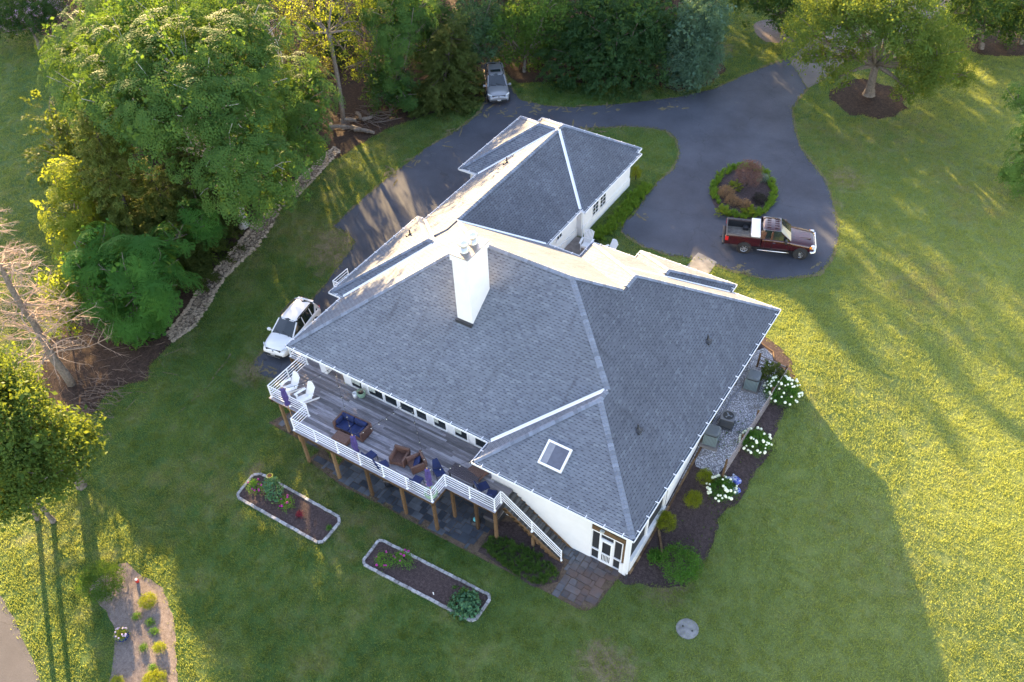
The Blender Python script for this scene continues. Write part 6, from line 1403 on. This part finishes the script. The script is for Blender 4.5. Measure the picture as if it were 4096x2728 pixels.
disc(1580, 1446, .56, M_conc, 'concrete_cover', 'round concrete cover set in the shaded lawn', 'cover', .06)
disc(1736, 1000, .17, plain('green_lid', (.08, .13, .11), .6), 'valve_cover', 'small green round cover in the mulch between the white-flowered bushes', 'cover')
# bags
M_bag = plain('plastic_bag', (.42, .45, .55), .45, var=.25, vs=7, bmp=.02, bs=9); 
def bagm():
    mm, t, b, o = newmat('printed_bag'); p = opos(t); n = noise(t, p, 4, 3, .6); c = ramp(t, n, [(.44, (.45, .48, .58)), (.5, (.05, .08, .38)), (.62, (.04, .06, .34)), (.68, (.55, .58, .66))]); L(t, c, b.inputs['Base Color']); b.inputs['Roughness'].default_value = .4; bump(t, b, noise(t, p, 9, 3), .03); return mm
M_bagb = bagm()
for i, (px, py, rz, mt, lab) in enumerate([(1676, 1104, .3, M_bag, 'crumpled pale plastic sack nearest the fence end'), (1692, 1105, -.5, M_bagb, 'blue and white printed sack, uppermost of the four'), (1683, 1127, .2, M_bag, 'pale plastic sack touching the white-flowered bush'), (1693, 1130, .9, M_bagb, 'small blue-striped white sack at the lawn side')]):
    q = gp(px, py); t = thing('garden_sack', q, lab, 'sack', 'garden sacks on the mulch', rz); m = MB(); g = random.Random(i); a = .32 if i == 1 else .24
    for zz, k in ((.0, .9), (.06, 1.0), (.13, .85), (.17, .5)):
        for j in range(12): an = 2 * math.pi * j / 12; rx = a * k * g.uniform(.85, 1.12); ry = a * .72 * k * g.uniform(.85, 1.12); m.v.append((rx * math.copysign(abs(math.cos(an)) ** .6, math.cos(an)), ry * math.copysign(abs(math.sin(an)) ** .6, math.sin(an)), zz))
    for r_i in range(3):
        for j in range(12): m.f.append((r_i * 12 + j, r_i * 12 + (j + 1) % 12, r_i * 12 + 12 + (j + 1) % 12, r_i * 12 + 12 + j)); m.t.append(.5)
    m.f.append(tuple(range(36, 48))); m.t.append(.5); m.build('sack', mt, t, local=True, smooth=True)
    if i != 3: m = MB(); m.lathe([(.05, .0), (.03, .06), (.06, .13)], (-a * .9, .02, .08), 7); m.build('tied_neck', mt, t, local=True)
# ---------------------------------------------------------------- shrubs and bedding plants
def bush(name, label, q, r, hgt, mat, group=None, style='fine', tone0=.5, dens=3.0, size=.6, flowers=None, nfl=0, fr=.07, sub_=None, cat='shrub'):
    o = thing(name, q, label, cat, group); w_ = MB()
    for k in range(5): a = k * 1.3; w_.tube([q, q + Vector((math.cos(a) * r * .3, math.sin(a) * r * .3, hgt * .6))], [.02, .008], 4)
    w_.build('stem', M_barkd, o); c = (q.x, q.y, q.z + hgt * .48)
    P, d = shell(c, r, int(dens * 30 * r * r / size ** 1.2) + 8, -.6, .45, hgt * .52)
    k = P[:, 2] > q.z + .04; P, d = P[k], d[k]
    tm = {'fine': TBf, 'spray': TS, 'frond': TR, 'big': TB}[style]; Fr = frames_x(d + (0, 0, .7)) if style == 'spray' else frames(d + (0, 0, .5))
    S = .42 * size * rng.uniform(.8, 1.25, len(P)) * (1.5 if style == 'spray' else 1); qd, tn = inst(tm, P, Fr, S, tone0 + rng.uniform(-.2, .2, len(P))); leafobj('foliage', qd, tn, mat, o)
    if flowers is not None:
        P, d = shell(c, r * 1.04, nfl * 2, .0, .93, hgt * .56); P, d = P[:nfl], d[:nfl]; V = []; Fq = []
        for j, p in enumerate(P):
            s = fr * R.uniform(.7, 1.3); m = MB(); m.lathe([(s * .6, -s * .7), (s, -s * .1), (s * .75, s * .6), (0, s * .9)], tuple(p), 8); fo_ = m.build('flower', flowers, o, smooth=True)
    return o
L_hyd = leafmat('foliage_hydrangea', (.020, .070, .015), (.08, .20, .035), .3)
L_box = leafmat('foliage_goldmound', (.09, .12, .008), (.25, .29, .03), .3, tint=(.8, .8, .05))
M_bloom = plain('white_bloom', (.78, .80, .62), .8, var=.15, vs=30)
bush('hydrangea', 'largest white-flowering bush, at the fence near the sunlit lawn', gp(1795, 912), 1.05, 1.1, L_hyd, 'white-flowering bushes in the side bed', nfl=62, flowers=M_bloom, size=.55)
bush('hydrangea', 'middle white-flowering bush, beside the lower part of the rail fence', gp(1734, 1028), .85, 1.0, L_hyd, 'white-flowering bushes in the side bed', nfl=46, flowers=M_bloom, size=.55)
bush('hydrangea', 'white-flowering bush next to the garden sacks', gp(1656, 1136), .78, .95, L_hyd, 'white-flowering bushes in the side bed', nfl=34, flowers=M_bloom, size=.55, fr=.085)
for (a, b_, r, lab) in ((1620, 1108, .52, 'golden-green mound at the end of the gravel'), (1592, 1158, .55, 'golden-green mound, middle of the three down the side bed'), (1529, 1208, .62, 'golden-green mound against the wall above the crooked edging')):
    bush('golden_shrub', lab, gp(a, b_), r * .92, .85, L_box, 'golden-green mounds in the side bed', style='fine', dens=5, size=.36, tone0=.45)
bush('evergreen_shrub', 'dull green shrub trapped inside the fence corner', Vector((-6.4, 35.9, gz(-6.4, 35.9))), .5, 1.2, L_cedard, style='spray', dens=3.5, size=.6, tone0=.5)
bush('yellow_shrub', 'small yellow-leaved plant outside the fence corner', gp(1802, 868), .3, .5, L_yel, size=.45, tone0=.9)
bush('leafy_shrub', 'big glossy rounded shrub near the porch corner', gp(1562, 1310), 1.08, 1.35, L_hyd, style='fine', dens=2.6, size=.7, tone0=.6)
bush('leafy_shrub', 'small bright shrub between the crooked edging and the porch', gp(1504, 1283), .38, .5, L_hyd, size=.6, style='big', tone0=.8)
bush('round_shrub', 'large round dark shrub at the top of the pale mulch bed', gp(243, 1352), 1.12, 1.5, L_mid, style='fine', dens=3.2, size=.65, tone0=.4)
for i, (a, b_, r, lab) in enumerate([(343, 1386, .42, 'bright yellow tuft below the round dark shrub'), (369, 1493, .30, 'bright yellow tuft halfway down the pale mulch bed'), (358, 1572, .62, 'largest yellow tuft, cut by the bottom edge'), (274, 1572, .3, 'small yellow tuft at the bottom edge, left of the largest')]):
    bush('golden_grass', lab, gp(a, b_), r, .5, L_box, 'yellow tufts in the pale mulch bed', style='fine', dens=5, size=.38, tone0=.75)
for i, (a, b_, lab) in enumerate([(316, 1420, 'small green plant just under the upper yellow tuft'), (347, 1433, 'tiny dark plant in the middle of the pale mulch'), (357, 1454, 'small green plant left above the middle yellow tuft'), (333, 1492, 'small green plant level with the middle yellow tuft'), (352, 1540, 'small green plant above the bottom yellow tuft')]):
    bush('bedding_plant', lab, gp(a, b_), .2, .25, L_hyd, 'small green plants in the pale mulch bed', size=.4, tone0=.75)
tb_ = pot('plant_tub', gp(284, 1466).x, gp(284, 1466).y, gp(284, 1466).z, .34, .36, plain('blue_glaze', (.01, .03, .16), .2), 'blue tub of pale flowers on the left edge of the pale mulch')
bush('potted_flowers', 'pale pink and yellow flowers growing in the blue tub', Vector((gp(284, 1466).x, gp(284, 1466).y, gp(284, 1466).z + .25)), .34, .35, L_yel, nfl=16, flowers=plain('pink_bloom', (.6, .45, .6), .8), fr=.05, size=.4, tone0=.6, cat='flowers')
gn = thing('garden_ornament', gp(317, 1338), 'tiny red and white ornament at the top of the pale mulch', 'ornament'); m = MB(); m.lathe([(.08, 0), (.09, .15), (.05, .22)], n=10); m.build('body', plain('red_paint2', (.5, .03, .02), .5), gn, local=True); m = MB(); m.lathe([(.06, .22), (.07, .28), (0, .34)], n=10); m.build('head', M_adir, gn, local=True)
# raised beds with stone blocks
M_blockst = plain('cut_stone_block', (.30, .30, .31), .9, var=.25, vs=10, tvar=.32, bmp=.01, bs=30)
def bed(pts, label):
    P_ = [Vector(xy(*p)) for p in pts]; c = sum(P_, Vector((0, 0))) / len(P_); t = thing('stone_bed_border', (c.x, c.y, gz(c.x, c.y)), label, 'border'); m = MB(); g = random.Random(int(c.x)); n = len(P_)
    for i in range(n):
        a, b_ = P_[i], P_[(i + 1) % n]; k = max(1, round((b_ - a).length / .27)); d = (b_ - a) / k
        for j in range(k):
            p, q = a + d * (j + .04), a + d * (j + .96); z = gz(p.x, p.y); o_ = Vector((g.uniform(-.012, .012), g.uniform(-.012, .012))); m.bar((p.x + o_.x, p.y + o_.y, z + .05), (q.x + o_.x, q.y + o_.y, z + .05 + g.uniform(-.008, .008)), .15, .12, tone=g.random())
    m.build('blocks', M_blockst, t); patch('bed_mulch', [tuple(p) for p in P_], M_mulch, .05, jit=0); return t
bed([(583, 1093), (597, 1091), (612, 1096), (780, 1190), (781, 1203), (744, 1246), (731, 1248), (549, 1146), (547, 1137)], 'grey stone block border of the left planting bed with the sunflower')
bed([(870, 1244), (882, 1245), (1124, 1369), (1126, 1379), (1095, 1424), (1083, 1428), (838, 1300), (836, 1290)], 'grey stone block border of the right planting bed in the lawn')
L_sun = leafmat('foliage_sunflower', (.035, .095, .055), (.10, .22, .12), .2)
M_mag = plain('magenta_bloom', (.30, .01, .22), .6); M_crim = plain('crimson_bloom', (.16, .003, .02), .7)
bush('sunflower', 'tall leafy sunflower with a brown-centred head in the left bed', gp(636, 1140), .62, 1.5, L_sun, style='big', size=.75, dens=1.6, cat='plant')
q = gp(636, 1140) + Vector((-.15, .15, 1.6)); s_o = bpy.data.objects['sunflower']; m = MB(); m.lathe([(.0, .05), (.1, .04), (.13, 0), (.13, -.03)], tuple(q), 16); m.build('flower_head', plain('seed_brown', (.16, .06, .015), .8), s_o)
m = MB()
for k in range(14): a = k * .449; u = Vector((math.cos(a), math.sin(a), -.1)); v = Vector((-math.sin(a), math.cos(a), 0)) * .035; m.add([q + u * .11 - v, q + u * .11 + v, q + u * .22], [(0, 1, 2)])
m.build('petals', plain('petal_yellow', (.6, .5, .05), .6), s_o)
for a, b_, r, lab in ((588, 1125, .42, 'straggly magenta-flowered plant left of the sunflower'), (610, 1132, .28, 'small pale-leaved plant tucked against the sunflower'), (664, 1163, .42, 'magenta-flowered plant right of the sunflower'), (885, 1292, .5, 'left magenta-flowered plant of the pair in the right bed'), (929, 1294, .55, 'right magenta-flowered plant of the pair in the right bed')):
    bush('dahlia', lab, gp(a, b_), r, .6, L_hyd, 'magenta-flowered plants in the stone beds', style='fine', size=.6, dens=1.3, nfl=7, flowers=M_mag, fr=.06, tone0=.95, cat='flower')
bush('celosia', 'deep crimson flower clump right of the dahlias in the left bed', gp(692, 1186), .17, .3, M_crim, size=.45, dens=6, cat='flower')
bush('squash_plant', 'broad dark-leaved plant at the lower right corner of the right bed', gp(1070, 1394), .78, .6, L_sun, style='big', size=1.1, dens=1.9, tone0=.35, cat='plant')
bush('seedling', 'small bright seedling right above the broad dark-leaved plant', gp(1066, 1360), .14, .18, L_hyd, size=.4, tone0=.9, cat='plant'); bush('seedling', 'tiny seedling farther left of the bright one in the right bed', gp(1046, 1352), .09, .1, L_hyd, size=.3, tone0=.8, cat='plant'); bush('seedling', 'small pale seedling near the right end of the left bed', gp(758, 1215), .14, .15, L_hyd, size=.4, tone0=.9, cat='plant')
mk = thing('plant_marker', gp(997, 1368), 'small white marker in the right bed', 'marker'); m = MB(); m.box(-.03, .03, -.01, .01, 0, .28); m.build('stake', M_adir, mk, local=True)
# island shrubs
L_pur = leafmat('foliage_purple', (.050, .030, .028), (.20, .13, .11), .35, tint=(.6, .3, .2)); L_rust = leafmat('foliage_rust', (.09, .05, .03), (.36, .24, .13), .35, tint=(.7, .45, .2))
bush('purple_shrub', 'tall purple-bronze shrub in the centre of the driveway island', gp(1716, 428), 1.0, 2.1, L_pur, size=.6, dens=2.6, tone0=.6)
for a, b_, r, lab in ((1669, 449, .62, 'rust-coloured mound at the left of the island'), (1681, 468, .52, 'rust-coloured mound nearest the truck bed, left one'), (1708, 476, .5, 'rust-coloured mound directly behind the truck bed'),): bush('rust_shrub', lab, gp(a, b_), r, .6, L_rust, 'rust-coloured mounds on the island', size=.55, dens=2.6, tone0=.6)
bush('dark_shrub', 'nearly black shrub at the right of the island', gp(1745, 464), .55, .6, leafmat('foliage_black', (.015, .012, .016), (.05, .035, .045), .1), size=.55, dens=2.4)
bush('silver_shrub', 'silvery green shrub at the upper right of the island', gp(1751, 415), .5, .5, leafmat('foliage_silver', (.09, .12, .10), (.22, .27, .23), .2), size=.55, dens=2.0)
for a, b_, lab in ((1686, 434, 'small green tuft left of the purple-bronze shrub'), (1722, 492, 'green tuft by the truck box at the island edge'), (1660, 494, 'yellow-green tuft by the truck tail')): bush('green_tuft', lab, gp(a, b_), .32, .35, L_yel, size=.5, tone0=.5, style='spray', dens=3, cat='plant')
bush('columnar_thuja', 'small yellow-green conifer at the garage corner', gp(1461, 414), .36, 1.25, L_box, style='fine', dens=7, size=.36, tone0=.35)
# liriope: grass-like clumps nobody could count
L_lir = leafmat('foliage_liriope', (.05, .11, .015), (.18, .30, .045), .35, tint=(.6, .8, .05))
def tufts(name, pts, h_, mat, tn=.5, lab=None):
    P = np.array(pts); q, t2 = inst(TG, P, frames(np.tile([[0, 0, 1.]], (len(P), 1)) + rng.normal(size=P.shape) * .12), h_ * rng.uniform(.7, 1.2, len(P)), tn + rng.uniform(-.25, .25, len(P))); return tag(leafobj(name, q, t2, mat, None), kind='stuff')
pts = []
for i in range(330):
    a = R.uniform(0, 6.283); k = R.uniform(.80, 1.0); q = OVC + e1 * math.sin(a) * k + e2 * math.cos(a) * k; pts.append((q.x, q.y, gz(q.x, q.y) + .03))
tufts('liriope_ring', pts, .34, L_lir, .6)
pts = []
A_, B_ = Vector((-21.75, 50.3)), Vector((-21.75, 42.9))
for i in range(420):
    s = R.random(); x = -21.55 + R.gauss(0, .26) + .5 * math.sin(s * 4) * .3; y = 42.7 + s * 7.6; x += .25 * s; pts.append((x, y, gz(x, y) + .01))
tufts('liriope_border', pts, .32, L_lir, .5)
pts = []
for i in range(900):
    x, y = R.uniform(-15.6, -10.8), R.uniform(18.5, 21.6)
    if inside(chaikin([(-15.3, 18.95), (-11.8, 18.65), (-10.9, 19.5), (-11.3, 20.3), (-13.2, 20.45), (-15.4, 20.2)], 1), np.array([[x, y]]))[0]: pts.append((x, y, gz(x, y) + .03))
tufts('liriope_bed', pts, .24, L_mid, .5)
pts = []   # shaggy grass along the tarmac and beds
for poly, k in ((dp, .5), (PX(rb), .5)):
    for (x, y) in dens(poly, .22, .12):
        if -22.6 < x < -7 and 21 < y < 40 and poly is not dp: continue
        if not (-31 < x < -22.3 and 37 < y < 50.6) and not (-33 < x < -8 and 21 < y < 40.5): pts.append((x, y, gz(x, y) + .0))
tufts('shaggy_grass_edge', pts, .13, leafmat('edge_grass', (.09, .10, .04), (.24, .22, .11), .3), .5)
pts = [];
for (a, b_, s_, n) in ((1700, 1010, .8, 40), (1640, 1010, .5, 30), (1690, 960, .7, 30), (1660, 1180, .8, 30), (1590, 1250, .7, 30)):
    q = gp(a, b_)
    for _ in range(n): x, y = q.x + R.gauss(0, s_), q.y + R.gauss(0, s_); pts.append((x, y, gz(x, y) + .04))
tufts('weeds', pts, .1, L_mid, .5)
# front entry slab, walk
def slabp(name, poly, h_, mat, label, cat):
    c = poly[0]; t = thing(name, (c[0], c[1], gz(*c)), label, cat); m = MB(); m.prism(poly, gz(*c) - .2, gz(*c) + h_); m.build('slab', mat, t, bevel=.015); return t
slabp('paved_step', [(-22.8, 38.6), (-20.4, 38.6), (-20.4, 42.2), (-22.8, 42.2)], .17, plain('paver', (.20, .175, .165), .85, var=.3, vs=3), 'grey-brown paved step tucked between house and garage', 'step')
patch('front_walk', [(-19.6, 40.2), (-13.4, 40.2), (-13.4, 44.6), (-14.9, 44.9), (-15.0, 41.9), (-19.6, 41.9)], plain('walk_stone', (.17, .165, .16), .9, var=.3, vs=1.5, bmp=.01, bs=6), .03, jit=.03)
ho = thing('garden_hose', (-21.3, 42.0, gz(-21, 42) + .2), 'black hose coiled at the garage corner', 'hose'); m = MB(); m.tube([(-21.2 + .33 * math.cos(a * .5) * (1 - a * .006), 41.9 + .33 * math.sin(a * .5), gz(-21, 42) + .20 + a * .003) for a in range(40)], .018, 5); m.build('coil', M_blk, ho)
# log pile and brush
def logs(px, py, n, L0, r0, label, seed, spread=1.0, nm='log_pile', mat=M_bark):
    q = gp(px, py); t = thing(nm, q, label, 'wood pile'); g = random.Random(seed); m = MB()
    for _ in range(n):
        x, y = q.x + g.gauss(0, spread), q.y + g.gauss(0, spread); a = g.gauss(.3, .6); l = L0 * g.uniform(.5, 1.2); z = gz(x, y) + g.uniform(.02, .3); d = Vector((math.cos(a), math.sin(a), g.uniform(-.08, .12))) * l / 2; c = Vector((x, y, z + r0)); k = g.uniform(-.1, .1) * l; r = r0 * g.uniform(.6, 1.3); m.tube([c - d, c + Vector((0, k, .02)), c + d], [r, r * .95, r * .8], 6)
    if n < 20: split_build(m, 'log', mat, t)
    else: tag(m.build('branches', mat, t), kind='stuff')
    return t
logs(808, 298, 9, 1.5, .13, 'stack of cut logs lying in front of the wood', 5, .6); logs(850, 275, 60, 1.5, .022, 'heap of grey cut branches beside the logs', 6, 1.0, 'brush_pile', plain('grey_branch', (.15, .12, .105), .9, var=.2))
logs(250, 868, 90, 1.1, .012, 'tangle of thin dead twigs on the bare ground under the dead tree', 8, 1.5, 'brush_pile', plain('dull_twigs', (.16, .115, .09), .9)); logs(215, 930, 70, 1.0, .012, 'lower tangle of dead twigs next to the lawn edge', 9, 1.2, 'brush_pile', plain('dull_twigs', (.16, .115, .09), .9))
wl_ = thing('old_wheel', gp(1022, 222) + Vector((0, 0, .05)), 'small pale wheel leaning under the olive cedar', 'wheel'); m = MB(); m.lathe([(.26, -.03), (.29, 0), (.26, .03), (.22, 0), (.26, -.03)], n=24, M_=Matrix.Translation((0, 0, .28)) @ Matrix.Rotation(math.radians(55), 4, 'X')); m.build('rim', plain('pale_metal', (.5, .48, .45), .5), wl_, local=True)
# dark round mat / tree ring by the white car
disc(698, 687, .35, M_dark, 'drain_cover', 'dark round cover in the grass behind the white car', 'cover')

# lawn grass
def lawngrass():
    m, t, b, o = newmat('grass_blades'); p = wpos(t); tn = tone(t)
    big = noise(t, p, .10, 4, .6); mid = noise(t, p, .45, 4, .6)
    c = ramp(t, mid, [(.25, (.030, .086, .018)), (.45, (.048, .115, .024)), (.58, (.074, .140, .034)), (.75, (.120, .165, .050))])
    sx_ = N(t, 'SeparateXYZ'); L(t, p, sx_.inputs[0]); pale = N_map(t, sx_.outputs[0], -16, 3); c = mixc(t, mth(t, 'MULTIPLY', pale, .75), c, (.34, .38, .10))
    dry = mth(t, 'MULTIPLY', ramp(t, big, [(.50, 0.0), (.70, .8)]), ramp(t, noise(t, p, .9, 4, .65), [(.38, .1), (.66, 1)])); c = mixc(t, dry, c, (.23, .19, .10))
    s = t.nodes.new('ShaderNodeVectorMath'); s.operation = 'SCALE'; L(t, c, s.inputs[0]); L(t, mth(t, 'MULTIPLY_ADD', tn, .4, .85), s.inputs[3])
    L(t, s.outputs[0], b.inputs['Base Color']); b.inputs['Roughness'].default_value = .55; b.inputs['Specular IOR Level'].default_value = .3
    tr = N(t, 'BsdfTranslucent'); c2 = mixc(t, .4, s.outputs[0], (.92, .96, .20)); L(t, c2, tr.inputs[0])
    mx = N(t, 'MixShader'); mx.inputs[0].default_value = .5; L(t, b.outputs[0], mx.inputs[1]); L(t, tr.outputs[0], mx.inputs[2]); L(t, mx.outputs[0], o.inputs[0]); return m
GV, GN, GT = grass_field(); print('grass blades', GN)
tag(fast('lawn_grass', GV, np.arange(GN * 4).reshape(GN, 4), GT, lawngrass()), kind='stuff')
print('DONE objects', len(bpy.data.objects))
